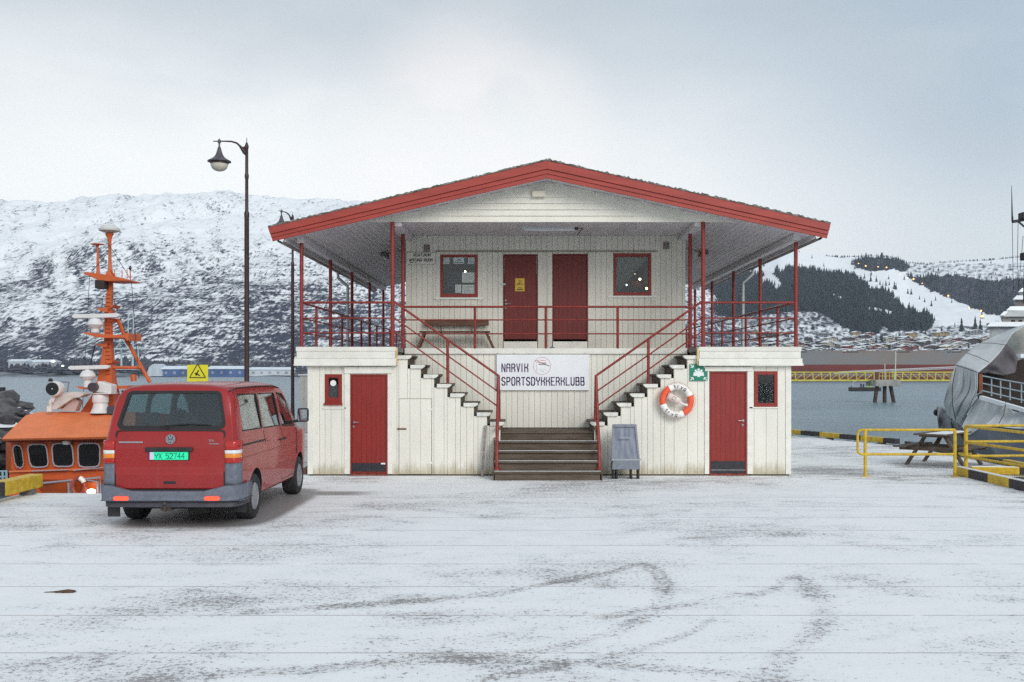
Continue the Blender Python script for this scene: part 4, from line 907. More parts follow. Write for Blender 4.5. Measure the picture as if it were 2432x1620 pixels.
# roof
RX = .487; RZT, RZB = 6.45, 6.09
ends = {-1: (fx(637, 20.5), 5.09, fx(647, 20.5), 4.81), 1: (fx(1972, 20.5), 5.165, fx(1965, 20.5), 4.87)}
ROOF = None
for sg in (-1, 1):
    xt, zt, xb, zb = ends[sg]
    m = MB(); m.prism([(RX, RZT - .045), (xt * .995 + RX * .005, zt - .035), (xt * .98 + RX * .02 , zt - .12), (RX, RZT - .15)], 20.56, 33.6)
    o = m.build('roof', SHING, HOUSE)
    if ROOF is None: ROOF = o
    rows = [[], [], [], []]; nn = 150
    for i in range(nn + 1):
        t_ = i / nn; X = RX + (xt - RX) * t_; Z = RZT + (zt - RZT) * t_; j = ru(-.010, .016) * (1.5 if sg > 0 else 1)
        rows[0].append((X, 20.47, Z - .006)); rows[1].append((X, 20.462 + ru(-.004, .004), Z + .024 + j)); rows[2].append((X, 20.75, Z + .02 + j * .6)); rows[3].append((X, 33.62, Z + .012))
    m = MB(); m.grid(rows); m.build('roof_felt', SHING, ROOF, fixn=False)
    # three stepped fascia boards
    for (f0, f1, yy) in ((0.0, .47, 20.475), (.485, .735, 20.50), (.75, 1.0, 20.515)):
        def P(f, end): 
            return ((RX, RZT - .012 + (RZB - RZT + .012) * f) if not end else (xt + (xb - xt) * f, zt - .006 + (zb - zt + .006) * f))
        m = MB(); m.prism([P(f0, 0), P(f0, 1), P(f1, 1), P(f1, 0)], yy, yy + .03); m.build('fascia_board', REDP, ROOF, bevel=.004)
    m = MB(); m.prism([(RX, RZT - .02), (xt, zt - .02), (xb, zb + .02), (RX, RZB + .02)], 20.546, 20.56); m.build('fascia_backing', mat('dark_red_backing', (.16, .03, .02), .8), ROOF)
def zs(X): return (4.85 + .23 * (X - ends[-1][2])) if X < RX else (4.91 + .2144 * (ends[1][2] - X))
def zu(X): return zs(X) if X <= RX else zs(X)
for sg, xi, xo in ((-1, -2.74, -4.86), (1, 3.78, 5.96)):
    n = 18; w_ = abs(xo - xi) / n
    for k in range(n):
        xa = xi + sg * k * w_; xb = xa + sg * (w_ - .008); za, zb = zs(xa), zs(xb)
        me_k = ('soff', sg)
        if me_k not in PC:
            q = MB(); dx = xb - xa; dz = zb - za
            q.add([(0, 0, 0), (dx, 0, dz), (dx, 12.95, dz), (0, 12.95, 0), (0, 0, .02), (dx, 0, dz + .02), (dx, 12.95, dz + .02), (0, 12.95, .02)], [(0, 3, 2, 1), (4, 5, 6, 7), (0, 1, 5, 4), (1, 2, 6, 5), (2, 3, 7, 6), (3, 0, 4, 7)])
            me = bpy.data.meshes.new('soffit_board'); me.from_pydata([tuple(v) for v in q.v], [], q.f); me.materials.append(SOFFIT); bm = bmesh.new(); bm.from_mesh(me); bmesh.ops.recalc_face_normals(bm, faces=bm.faces); bm.to_mesh(me); bm.free(); PC[me_k] = me
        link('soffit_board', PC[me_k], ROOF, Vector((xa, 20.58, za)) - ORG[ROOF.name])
    # eave beam over the columns, gutter, downpipe
    X = XP0 if sg < 0 else XP1; zc = zs(X)
    MB().box(X - .07, X + .07, 20.9, 33.5, zc - .13, zc + .004).build('eave_beam', SOFFIT, ROOF)
    Xg = -4.94 if sg < 0 else 6.03; zg = zs(Xg) - .02
    GUT = mat('brown_grey_gutter', (.17, .15, .14), .5, .2, 4)
    m = MB(); rows = []
    for yy in (20.58, 33.55): rows.append([(Xg + .075 * math.cos(a), yy, zg + .075 * math.sin(a)) for a in [math.pi + i * math.pi / 8 for i in range(9)]])
    m.grid(rows); m.build('gutter', GUT, ROOF, solid=.006, smooth=True, fixn=False)
    MB().box(min(Xg - sg * .08, Xg - sg * .11), max(Xg - sg * .08, Xg - sg * .11), 20.58, 33.55, zg - .05, zg + .10).build('gutter_board', SOFFIT, ROOF)
    yd = 27.0 if sg < 0 else 26.5; Xp = -4.70 if sg < 0 else 5.79
    MB().tube([(Xg, yd, zg - .06), (Xg, yd, zg - .20), (Xp, yd + .1, zg - .42), (Xp, yd + .1, zg - .5), (Xp, yd + .1, 2.5)], .042, 10).build('downpipe', mat('grey_downpipe', (.42, .43, .44), .5, .1, 5), ROOF, smooth=True)
    # box beam at the ceiling edge
    x0, x1 = (-2.76, -2.52) if sg < 0 else (3.57, 3.80)
    MB().box(x0, x1, 21.04, YW - .04, 5.19, 5.345).build('box_beam', SOFFIT, ROOF)
    # lamp under the side soffit
    xl, yl = (-3.55, 26.0) if sg < 0 else (4.62, 25.9); z_ = zs(xl)
    o = MB().box(xl - .07, xl + .07, yl - .35, yl + .35, z_ - .11, z_ - .02).build('lamp', mat('grey_lamp_housing', (.20, .18, .17), .6), ROOF); MB().tube([(xl, yl + .3, z_ - .12), (xl, yl - .3, z_ - .12)], .03, 8).build('tube', mat('frosted_tube', (.7, .72, .75), .3), o)
    MB().tube([(xl + .0, yl, z_ - .03), (xi, yl, zs(xi) - .012)], .007, 5).build('cable', BLACKP, ROOF)
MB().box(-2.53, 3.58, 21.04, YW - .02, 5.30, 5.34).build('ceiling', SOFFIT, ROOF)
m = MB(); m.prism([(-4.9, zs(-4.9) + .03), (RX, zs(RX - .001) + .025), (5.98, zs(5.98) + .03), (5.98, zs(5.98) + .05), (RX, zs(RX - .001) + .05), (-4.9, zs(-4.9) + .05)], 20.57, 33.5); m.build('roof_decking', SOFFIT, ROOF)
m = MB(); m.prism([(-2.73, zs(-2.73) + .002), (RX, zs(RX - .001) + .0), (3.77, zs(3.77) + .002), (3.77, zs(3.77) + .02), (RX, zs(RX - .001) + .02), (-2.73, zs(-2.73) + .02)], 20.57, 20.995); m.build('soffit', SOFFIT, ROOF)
# gable cladding, lapped boards
GB = MB().prism([(-3.0, 5.29), (4.2, 5.29), (4.2, min(zs(4.2), 5.3)), (RX, zs(RX - .001) - .02), (-3.0, min(zs(-3.0), 5.31))], 21.03, 21.06).build('gable', WHITE, HOUSE)
z = 5.272; k = 0
while z < zs(RX - .001) - .06:
    z1 = z + .131
    def xl_(zz): return max(-3.24, ends[-1][2] + (zz - 4.85) / .23)
    def xr_(zz): return min(4.48, ends[1][2] - (zz - 4.91) / .2144)
    t0 = min(z1, zs(RX - .001)); pts = [(xl_(z), z), (xr_(z), z), (xr_(t0), t0), (xl_(t0), t0)]
    vs = [(x, 20.985 if zz == z else 21.016, zz) for x, zz in pts] + [(x, 21.03, zz) for x, zz in pts]
    q = MB(); q.add(vs, [(0, 1, 2, 3), (4, 7, 6, 5), (0, 4, 5, 1), (1, 5, 6, 2), (2, 6, 7, 3), (3, 7, 4, 0)]); q.build('board', WHITE, GB); z = z1 - .001; k += 1
GL_ = MB().box(fx(1264, 20.95), fx(1295.5, 20.95), 20.90, 20.985, az(467.5, 20.93), az(453.5, 20.93)).build('gable_lamp', mat('cream_lamp_housing', (.72, .68, .56), .5), HOUSE, bevel=.008)
# strip light under the porch ceiling
xa, xb = fx(1240, 22.0), fx(1372, 22.0)
o = MB().box(xa, xb, 21.95, 22.07, 5.262, 5.298).build('strip_light', mat('white_light_housing', (.65, .67, .70), .4), HOUSE, bevel=.004)
MB().tube([(xa + .05, 21.97, 5.245), (xb - .05, 21.97, 5.245)], .018, 10).build('tube', mat('glossy_tube', (.85, .87, .9), .08, coat=1), o, smooth=True)
MB().box(xb - .07, xb + .01, 21.94, 21.949, 5.24, 5.295).build('end_cap', BLACKP, o)
MB().tube([(xb, 22.0, 5.285), (xb + .12, 22.1, 5.292), (fx(1370, 23.2), 23.2, 5.288)], .006, 5).build('cable', BLACKP, HOUSE)
# ------------------------------------------------------------------ things on and around the clubhouse
RX90 = Matrix.Rotation(math.radians(90), 3, 'X')
# banner
Yb_ = 22.19; r = empty('banner', (.44, Yb_, 1.753), label='white club banner with purple lettering fixed to the wall between the two stairs', cat='banner')
BANN = mat('white_banner_vinyl', (.85, .87, .90), .45, .03, 2)
x0, x1, z0, z1 = fx(1179.5, Yb_), fx(1399.5, Yb_), az(927, Yb_), az(842, Yb_)
MB().box(x0, x1, Yb_, Yb_ + .045, z0, z1).build('panel', BANN, r, bevel=.002)
PUR = mat('purple_lettering', (.065, .04, .13), .5, col2=(.20, .15, .27), vscale=2.3, stretch=(1, 1, .2))
u, v = (1, 0, 0), (0, 0, 1)
xs = fx(1191.3, Yb_); zt1 = az(884, Yb_); h = az(864, Yb_) - zt1
for ln, zz, pitch in (('NARVIK', az(884, Yb_), .1085), ('SPORTSDYKKERKLUBB', az(916, Yb_), .1085)):
    x = xs
    for ch in ln:
        q = MB(); letters(q, ch, (x + .008, Yb_ - .0008, zz + .012), u, v, .066, h - .018, .025); q.build('letter', PUR, r)
        x += pitch * (.62 if ch == 'I' else 1)
cx_, cz_ = fx(1287.4, Yb_), az(869, Yb_); R_ = .190; PINK = mat('faded_red_print', (.62, .30, .27), .6); GRYL = mat('faded_grey_print', (.45, .46, .50), .6)
m = MB(); m.tube([(cx_ + R_ * math.cos(a), Yb_ - .002, cz_ + R_ * math.sin(a)) for a in [i * math.pi / 24 for i in range(49)]], .004, 4, cap=False); o = m.build('round_logo', PINK, r)
m = MB()
def sk(P, wd, mt, nm='logo_stroke'):
    q = MB(); q.tube([(cx_ + a * R_, Yb_ - .002, cz_ + b * R_) for a, b in P], wd, 4); q.build(nm, mt, r)
sk([(-.85, .55), (-.5, .62), (-.3, .42), (.1, .35), (.5, .35)], .009, PINK); sk([(-.7, .3), (-.4, .45), (-.2, .2), (.1, .28), (.45, .25)], .006, PINK); sk([(-.3, .7), (.05, .6), (.45, .66)], .006, PINK)
sk([(-.4, .16), (0, .20), (.5, .12), (.88, -.02)], .010, mat('slate_print', (.22, .24, .32), .6)); sk([(-.6, -.3), (-.62, -.6)], .004, PINK); sk([(-.3, -.45), (.4, -.45)], .003, GRYL); sk([(-.2, -.65), (.3, -.66)], .003, GRYL); sk([(-.65, .1), (-.62, -.2)], .004, PINK)
# waiting room sign
Yv = 23.27; r = empty('waiting_room_sign', (fx(1001, Yv), Yv, az(613, Yv)), label='white waiting room sign with black letters and an arrow at the upper wall corner', cat='sign')
MB().box(fx(966, Yv), fx(1034, Yv), Yv - .012, Yv + .012, az(627, Yv), az(600.5, Yv)).build('panel', mat('off_white_sign', (.69, .68, .595), .6, .04, 8), r)
BLT = mat('black_lettering', (.035, .033, .035), .6)
q = MB(); letters(q, 'VENT.ROM', (fx(981.5, Yv), Yv - .0125, az(609, Yv)), u, v, .039, .06, .011, gap=.42); q.build('lettering', BLT, r)
q = MB(); letters(q, 'WAITING-ROOM', (fx(972.5, Yv), Yv - .0125, az(621, Yv)), u, v, .036, .06, .011, gap=.40); q.build('lettering', BLT, r)
q = MB(); q.box(fx(976, Yv), fx(990, Yv), Yv - .015, Yv - .0125, az(624.2, Yv), az(623.2, Yv)); q.prism([(fx(973, Yv), az(623.7, Yv)), (fx(977, Yv), az(625.3, Yv)), (fx(977, Yv), az(622.1, Yv))], Yv - .015, Yv - .0125); q.build('arrow', BLT, r)
# yellow sign on the upper door
YS = mat('amber_warning_sign', (.66, .42, .035), .5, .06, 8)
def warn_sign(name, x0, x1, z0, z1, Y, label, post=None, line=BLT, back=.006, m=YS, text=True, tri=(.5, .62, .36)):
    r = empty(name, ((x0 + x1) / 2, Y, z0), label=label, cat='warning sign'); W_, H_ = x1 - x0, z1 - z0
    MB().box(x0, x1, Y, Y + back, z0, z1).build('panel', m, r, bevel=.002)
    cx2, cz2, s = x0 + W_ * tri[0], z0 + H_ * tri[1], W_ * tri[2]; P = [(cx2 + s * math.cos(a), Y - .003, cz2 + s * math.sin(a)) for a in (math.pi / 2, math.pi * 7 / 6, math.pi * 11 / 6)]
    q = MB(); 
    for a, b in zip(P, P[1:] + P[:1]): q.bar(a, b, s * .10, .004, (0, 1, 0))
    q.build('triangle', line, r)
    q = MB(); q.bar((cx2 - s * .2, Y - .003, cz2 - s * .3), (cx2 + s * .12, Y - .003, cz2 + s * .3), s * .14, .004, (0, 1, 0)); q.bar((cx2 - s * .3, Y - .003, cz2 + s * .0), (cx2 + s * .25, Y - .003, cz2 - s * .28), s * .14, .004, (0, 1, 0)); q.build('symbol', line, r)
    if text:
        q = MB(); q.box(x0 + W_ * .3, x1 - W_ * .3, Y - .002, Y - .0005, z0 + H_ * .22, z0 + H_ * .29); q.box(x0 + W_ * .16, x1 - W_ * .16, Y - .002, Y - .0005, z0 + H_ * .09, z0 + H_ * .16); q.build('lettering', line, r)
    return r
warn_sign('warning_sign', fx(1223.5, YW), fx(1245.8, YW), az(692, YW), az(661, YW), YW + .001, 'small amber warning sign with a black triangle on the upper red door')
Yp = 21.6; r = warn_sign('warning_sign', fx(444.5, Yp), fx(494, Yp), az(900, Yp), az(866.5, Yp), Yp, 'square bright yellow triangle sign on a post behind the red van', m=mat('bright_yellow_sign', (.74, .66, .02), .5, .04, 5), text=False, tri=(.5, .42, .44))
MB().box(fx(444.5, Yp), fx(494, Yp), Yp, Yp + .006, az(908, Yp), az(900.2, Yp)).build('panel', MATS['bright_yellow_sign'], r)
MB().tube([(fx(469, Yp), Yp + .04, 0), (fx(469, Yp), Yp + .04, az(870, Yp))], .03, 10).build('post', STEEL, r)
# assembly point sign
Ya = 20.975; x0, x1, z0, z1 = fx(1638, Ya), fx(1680.5, Ya), az(905, Ya), az(864.3, Ya)
r = empty('assembly_point_sign', ((x0 + x1) / 2, Ya, z0), label='green assembly point sign with white figures and four arrows left of the right door', cat='sign')
MB().box(x0, x1, Ya, Ya + .012, z0, z1).build('panel', mat('green_sign', (.015, .22, .14), .4, .06, 6), r)
WP = mat('white_sign_print', (.82, .86, .86), .4); W_ = x1 - x0
def S(a, b): return (x0 + W_ * a, z0 + (z1 - z0) * b)
q = MB()
for (a, b, s, b0) in ((.34, .60, .85, .30), (.66, .60, .85, .30), (.5, .66, 1.0, .24)):
    X, Z = S(a, b); q.lathe((X, Ya - .001, Z), [(.028 * s, 0), (.028 * s, .003)], 12, RX90)
    P = [(a - .13 * s, b - .09), (a + .13 * s, b - .09), (a + .17 * s, b - .30), (a + .09, b - .30), (a + .07, b0), (a - .07, b0), (a - .09, b - .30), (a - .17 * s, b - .30)]
    q.prism([S(*p) for p in P], Ya - .0035 - (.001 if a == .5 else 0), Ya - .001)
q.build('figures', WP, r)
for sx in (-1, 1):
    for sz in (-1, 1):
        q = MB(); T_ = lambda a, b: (S(.5 + sx * a, .5 + sz * b)[0], Ya - .002, S(.5 + sx * a, .5 + sz * b)[1])
        q.bar(T_(.46, .46), T_(.33, .33), .018, .003, (0, 1, 0)); q.bar(T_(.30, .31), T_(.30, .44), .016, .003, (0, 1, 0)); q.bar(T_(.31, .30), T_(.44, .30), .016, .003, (0, 1, 0)); q.build('arrow', WP, r)
# lifebuoy with throw bag
cx_, cz_, Yl = fx(1607.5, 20.85), az(951.5, 20.85), 20.87
r = empty('lifebuoy', (cx_, Yl, cz_), label='orange and white lifebuoy with a throw bag hanging below the right stair', cat='lifebuoy')
ORB = mat('bright_orange_buoy', (.86, .12, .05), .4, .06, 8); WHB = mat('white_buoy', (.86, .83, .80), .4, .03, 8); REFL = mat('retroreflective_band', (.97, .96, .93), .25)
def arc(a0, a1, rt, name, mt, R_=.292, n=10):
    P = [(cx_ + R_ * math.cos(math.radians(a0 + (a1 - a0) * i / n)), Yl, cz_ + R_ * math.sin(math.radians(a0 + (a1 - a0) * i / n))) for i in range(n + 1)]
    return MB().tube(P, rt, 14).build(name, mt, r, smooth=True)
b0 = [28, 115, 202, 290]
arc(122, 195, .066, 'orange_section', ORB); arc(-63, 21, .066, 'orange_section', ORB)
arc(35, 108, .0665, 'white_section', WHB); arc(209, 283, .0665, 'white_section', WHB)
for b in b0: arc(b - 7, b + 7, .071, 'reflective_band', REFL, n=4)
for txt, a0, da in (('tryg', 99, -14.5), ('tryg', 222, 14.5)):
    q = MB()
    for i, ch in enumerate(txt):
        a = math.radians(a0 + da * i); rad = Vector((math.cos(a), 0, math.sin(a))); tan = Vector((math.sin(a), 0, -math.cos(a))) if da < 0 else Vector((-math.sin(a), 0, math.cos(a)))
        up_ = rad if da < 0 else -rad
        letters(q, ch, Vector((cx_, Yl - .0665, cz_)) + rad * .292 - up_ * .028 - tan * .02, tan, up_, .042, .062, .010, depth=.004)
    q.build('lettering', BLT, r)
q = MB(); T_ = lambda a, b, dy=0: (fx(1420 + a / 5.057, 20.85), Yl + dy - .02, az(840 + b / 5.057, 20.85))
q.tube([T_(835, 500), T_(850, 508), T_(970, 572), T_(985, 580)], [.045, .075, .075, .045], 14); q.build('throw_bag', mat('pale_throw_bag', (.74, .62, .58), .7, .1, 14, .3, 60), r, smooth=True)
q = MB(); q.tube([T_(985, 582), T_(1040, 612), T_(1075, 618)], [.018, .02, .034], 10); q.build('handle', WHB, r, smooth=True)
q = MB(); q.tube([T_(880, 540, -.075), T_(905, 512, -.08), T_(938, 530, -.08), T_(912, 560, -.075), T_(880, 540, -.075)], .005, 5); q.build('bag_mark', mat('grey_mark', (.35, .3, .3), .7), r)
q = MB(); P = []
for i in range(49):
    a = i / 48 * 2 * math.pi; rr_ = .292 + .078 + .012 * math.cos(a * 4 + .4); P.append((cx_ + rr_ * math.cos(a), Yl - .01, cz_ + rr_ * math.sin(a)))
q.tube(P, .006, 5); q.tube([T_(1060, 655), T_(1075, 690), T_(1140, 680)], .006, 5); q.build('grab_line', mat('pinkish_cord', (.6, .38, .34), .8), r)
MB().tube([(cx_, Yl + .02, cz_ + .27), (cx_, YF, cz_ + .30)], .012, 6).build('hook', STEEL, r)
# grey pavement sign
x0, x1 = fx(1451, 20.55), fx(1518, 20.55); zb, zt = 0, az(1008, 20.6)
r = empty('pavement_sign', ((x0 + x1) / 2, 20.55, 0), label='grey plastic pavement sign with a clouded blank panel right of the steps', cat='sign')
PG = mat('grey_blue_plastic', (.20, .225, .27), .5, .12, 12, .2, 40, dirt=.5, dirtcol=(.3, .3, .3)); PGD = mat('clouded_plastic_sheet', (.12, .14, .20), .35, col2=(.24, .27, .32), vscale=6, stretch=(2.5, 1, .5))
z_ = lambda py: az(py, 20.55)
MB().prism_dir([(x0 + .03, 20.40, z_(1089)), (x1 - .03, 20.40, z_(1089)), (x1 - .075, 20.58, z_(1015)), (x0 + .05, 20.58, z_(1015))], (0, .02, 0)).build('panel', PGD, r)
for xa, xb in ((x0 + .02, x0 + .045), (x1 - .025, x1 - .07)): MB().bar((xa, 20.395, z_(1089)), (xb, 20.575, z_(1012)), .028, .04, (1, 0, 0)).build('frame', PG, r, bevel=.005)
MB().box(x0 + .035, x1 - .05, 20.55, 20.64, z_(1015.5), z_(1008)).build('top_bar', PG, r, bevel=.015)
MB().prism([(x0, z_(1113)), (x1, z_(1113)), (x1 - .015, z_(1089)), (x0 + .02, z_(1089))], 20.33, 20.66).build('water_base', PG, r, bevel=.012)
MB().box(x0 - .01, x1 + .01, 20.32, 20.67, z_(1092), z_(1088)).build('rim', mat('pale_grey_plastic', (.35, .38, .42), .5), r, bevel=.006)
for xx in (x0 + .02, x0 + .09, x0 + .38, x1 - .05):
    MB().box(xx, xx + .035, 20.36, 20.62, 0, z_(1113)).build('foot', BLACKP, r)
MB().box(x0 + .17, x1 - .19, 20.425, 20.44, z_(1040), z_(1038)).build('handle_bar', MATS['pale_grey_plastic'], r)
# bench on the deck
Yc = 22.95; r = empty('bench', (fx(1082, Yc), Yc, DECK_Z), label='brown wooden bench on the upper deck under the window with posters', cat='bench')
zz = lambda py: az(py, Yc)
x0, x1 = fx(998, Yc), fx(1164, Yc)
for k in range(3): piece('seat_slat', (x1 - x0, .11, .03), BROWNW, r, ((x0 + x1) / 2, Yc - .17 + k * .13, zz(788.5)))
MB().box(fx(1006, Yc), fx(1160, Yc), Yc + .20, Yc + .23, zz(772.5), zz(759)).build('backrest', BROWNW, r, bevel=.004)
MB().box(fx(1006, Yc), fx(1160, Yc), Yc + .235, Yc + .26, zz(757), zz(761)).build('back_rail', BROWNW, r)
for px in (1046.5, 1120): MB().bar((fx(px, Yc), Yc + .15, zz(790)), (fx(px, Yc), Yc + .25, zz(765)), .03, .04).build('back_support', BROWNW, r)
for a, b in ((1009, 993), (1155, 1173)):
    for dy in (-.16, .16): MB().bar((fx(a, Yc), Yc + dy, zz(790)), (fx(b, Yc), Yc + dy * 1.3, DECK_Z), .035, .045).build('leg', BROWNW, r)
    MB().box(fx((a * .6 + b * .4), Yc) - .02, fx((a * .6 + b * .4), Yc) + .02, Yc - .17, Yc + .17, 2.93, 2.96).build('crosspiece', BROWNW, r)
# small bits
o = MB().lathe((fx(1311, 22.6), 22.5, DECK_Z), [(.05, 0), (.055, .03), (.02, .05)], 12).build('ash_tray', mat('bluish_tin', (.2, .25, .33), .4), smooth=True); tag(o, 'small bluish tin dish on the deck edge below the right upper door', 'dish')
m = MB().bar((fx(1145.5, 20.9), 20.80, .0), (fx(1153, 20.9), 20.965, az(1011, 20.9)), .05, .03, (0, 1, 0)); o = m.build('leaning_board', mat('weathered_grey_board', (.26, .235, .22), .8, .3, 9), origin=(fx(1150, 20.9), 20.85, 0)); tag(o, 'narrow weathered grey board leaning on the wall left of the steps', 'board')
m = MB(); 
for i in range(14):
    a = i * .45; m.add([(-4.51 + .09 * math.cos(a) * (1 + .3 * (i % 3)), 9.97 + .05 * math.sin(a), .002 + .010 * (i % 2)), (-4.50 + .09 * math.cos(a + .5), 9.97 + .05 * math.sin(a + .5), .012), (-4.5, 9.97, .020)], [(0, 1, 2)])
m.prism([(-4.60, .002), (-4.42, .002), (-4.44, .016), (-4.50, .024), (-4.57, .014)], 9.93, 10.0); m.prism([(-4.72, .002), (-4.55, .002), (-4.57, .012)], 9.95, 9.98)
o = m.build('bark_scrap', mat('brown_bark', (.10, .06, .04), .9, .3, 30), origin=(-4.5, 9.97, 0)); tag(o, 'scrap of brown bark lying on the snow at the left', 'bark')
# white shed beyond the corner of the house
x0, x1, Ys_ = fx(712, 35.5), -6.8, 35.5; r = empty('storage_shed', ((x0 + x1) / 2, 36.0, 0), label='narrow white shed at the back of the quay left of the clubhouse', cat='shed')
q = MB().box(x0, x1, Ys_ + .02, 36.6, 0, az(892, Ys_)).build('wall', mat('shaded_white_boards', (.66, .65, .60), .7, .06, 3), r)
for k in range(7): piece('board', (.142, .02, az(892, Ys_) - .02), MATS['shaded_white_boards'], q, (x0 + .075 + k * .149, Ys_ + .009, az(892, Ys_) / 2))
MB().prism([(x0 - .05, az(892, Ys_)), (x1 + .05, az(892, Ys_)), (x1 + .05, az(892, Ys_) + .12), (x0 - .05, az(892, Ys_) + .04)], Ys_ - .06, 36.7).build('roof', SNOW, r)
m = MB().box(fx(715, 21.3), fx(731, 21.3) - .02, 21.25, 21.9, 0, .12); o = m.build('timber_block', mat('dark_red_timber', (.20, .09, .08), .8, .3, 9), bevel=.01, origin=(-4.6, 21.5, 0)); tag(o, 'dark reddish timber block on the ground at the left house corner', 'timber')

# ---- street lamps
LAMPI = mat('dark_maroon_lamp_paint', (.045, .022, .022), .45, .25, 6, .1, 50); LAMPS = mat('grey_violet_lamp_shade', (.085, .075, .095), .5, .15, 10)
OPAL = mat('opal_lamp_bowl', (.62, .58, .50), .3, .05, 8)
def street_lamp(X, Y, H, label):
    r = empty('street_lamp', (X, Y, 0), label=label, cat='street lamp', group='street lamps along the quay')
    s = H / 7.0
    m = MB(); m.lathe((X, Y, 0), [(.13, 0), (.13, .25), (.08, .32), (.053, 1.2), (.050, 5.42), (.055, 5.44), (.055, 5.50), (.036, 5.56), (.034, 6.22), (.044, 6.25), (.044, 6.31), (.034, 6.35), (.033, 6.86), (.042, 6.88), (.042, 6.92), (.022, 6.98), (.008, 7.0), (.006, 7.09)], 14)
    m.build('post', LAMPI, r, smooth=True)
    m = MB(); sx = -1
    P = [(X, Y, 6.76), (X - .06, Y, 6.81), (X - .12, Y, 6.90), (X - .21, Y, 6.98), (X - .32, Y, 7.015), (X - .46, Y, 7.02), (X - .58, Y, 7.02), (X - .71, Y, 7.02)]
    m.tube(P, [.022, .022, .022, .02, .018, .015, .013, .010], 8); m.prism([(X - .01, 6.70), (X - .08, 6.76), (X - .17, 6.92), (X - .07, 6.90), (X - .01, 6.93)], Y - .012, Y + .012); m.build('bracket', LAMPI, r, smooth=True)
    cx3 = X - .578
    m = MB(); m.lathe((cx3, Y, 0), [(.004, 7.09), (.008, 7.06), (.030, 7.05), (.034, 6.99), (.018, 6.97), (.018, 6.91), (.030, 6.89), (.048, 6.82), (.07, 6.75), (.105, 6.69), (.16, 6.645), (.238, 6.605), (.245, 6.585), (.21, 6.575), (.01, 6.575)], 24); m.build('lamp_shade', LAMPS, r, smooth=True)
    m = MB(); m.lathe((cx3, Y, 0), [(.188, 6.582), (.188, 6.542), (.178, 6.538)], 24); m.build('lamp_ring', LAMPI, r, smooth=True)
    m = MB(); m.lathe((cx3, Y, 0), [(.180, 6.55), (.176, 6.50), (.150, 6.445), (.10, 6.405), (.03, 6.385), (.004, 6.383)], 24); m.build('lamp_bowl', OPAL, r, smooth=True)
    for nm in (): pass
    return r
street_lamp((586 - CX) * 21.3 / F, 21.3, 7, 'tall maroon street lamp with a bell shade rising behind the red van')
r = street_lamp((695 - CX) * 31.2 / F, 31.2, 7, 'farther maroon street lamp half hidden by the left roof corner'); r.rotation_euler = (0, 0, math.radians(68))

# ---- yellow and black edge beams
def beam(name, p0, p1, w_, h_, seg, label, group=None, start=0, first=None):
    p0, p1 = Vector(p0), Vector(p1); L = (p1 - p0).length; d_ = (p1 - p0).normalized()
    r = empty(name, tuple(p0), label=label, cat='edge beam', group=group); t0 = 0; k = start; ln = first or seg
    while t0 < L - .02:
        t1 = min(L, t0 + ln); ln = seg; a, b = p0 + d_ * t0, p0 + d_ * (t1 - .004)
        MB().bar(a + Vector((0, 0, h_ / 2)), b + Vector((0, 0, h_ / 2)), w_, h_).build('yellow_section' if k % 2 == 0 else 'black_section', YEL if k % 2 == 0 else BLK, r, bevel=.02 if h_ > .2 else .008)
        MB().bar(a + Vector((0, 0, h_ + .006)), b + Vector((0, 0, h_ + .006)), w_ * .72, .012).build('snow_strip', SNOW, r) if name == 'snowy_edge_beam' else None
        t0 = t1; k += 1
    for q in range(int(L / 2.4) + 1):
        c = p0 + d_ * min(L - .2, .3 + q * 2.4); MB().box(c.x - .1, c.x + .1, c.y - .1, c.y + .1, c.z - .10, c.z).build('block', CONC, r)
    return r
G_ = 'yellow and black beams along the quay edge'
beam('quay_edge_beam', (-8.72, 18.1, .10), (-8.72, 4.1, .10), .26, .24, 1.32, 'thick yellow and black beam at the left quay edge beside the orange boat', G_)
beam('quay_edge_beam', (fx(1850, 34.9), 34.9, .04), (10.95, 29.55, .04), .2, .15, .98, 'yellow and black beam along the far quay edge right of the house', G_, start=1, first=.35)
beam('quay_edge_beam', (11.18, 29.4, .02), (11.18, 21.6, .02), .16, .11, 1.2, 'yellow and black beam running behind the picnic table towards the grey ship', G_, start=1)
beam('quay_edge_beam', (-8.0, 36.9, .10), (3.0, 36.9, .10), .2, .22, 1.4, 'yellow and black beam glimpsed between van mirror and house', G_, start=0)
beam('snowy_edge_beam', (9.14, 21.2, .0), (9.14, 9.0, .0), .15, .17, .86, 'snow-topped yellow and black kerb beam running towards the viewer under the yellow fence', 'kerb beams of the boat landing', first=.62)
beam('snowy_edge_beam', (9.5, 21.42, .0), (13.2, 20.9, .0), .15, .15, .95, 'yellow and black kerb beam across the back of the boat landing', 'kerb beams of the boat landing')
# landing below the fence with its glowing lamp
m = MB().box(9.35, 13.5, 18.6, 21.28, -.75, -.60); o = m.build('boat_landing', CONC, origin=(11.4, 20, -.7)); tag(o, 'sunken dark landing stage inside the yellow fences', 'landing stage')
r = empty('landing_light', (10.3, 20.6, -.6), label='low bright yellow light glowing on the landing stage', cat='lamp')
MB().box(9.85, 10.32, 20.55, 20.75, -.6, -.24).build('housing', BLACKP, r); MB().box(9.83, 10.34, 20.50, 20.545, -.28, -.10).build('lamp', mat('yellow_glow', (1, .85, .05), .5, emis=1.6), r)
m = MB().bar((10.62, 20.6, -.6), (10.75, 20.7, .16), .10, .10); o = m.build('landing_post', YEL, origin=(10.6, 20.6, -.6)); tag(o, 'short slanting yellow post beside the glowing landing light', 'post')
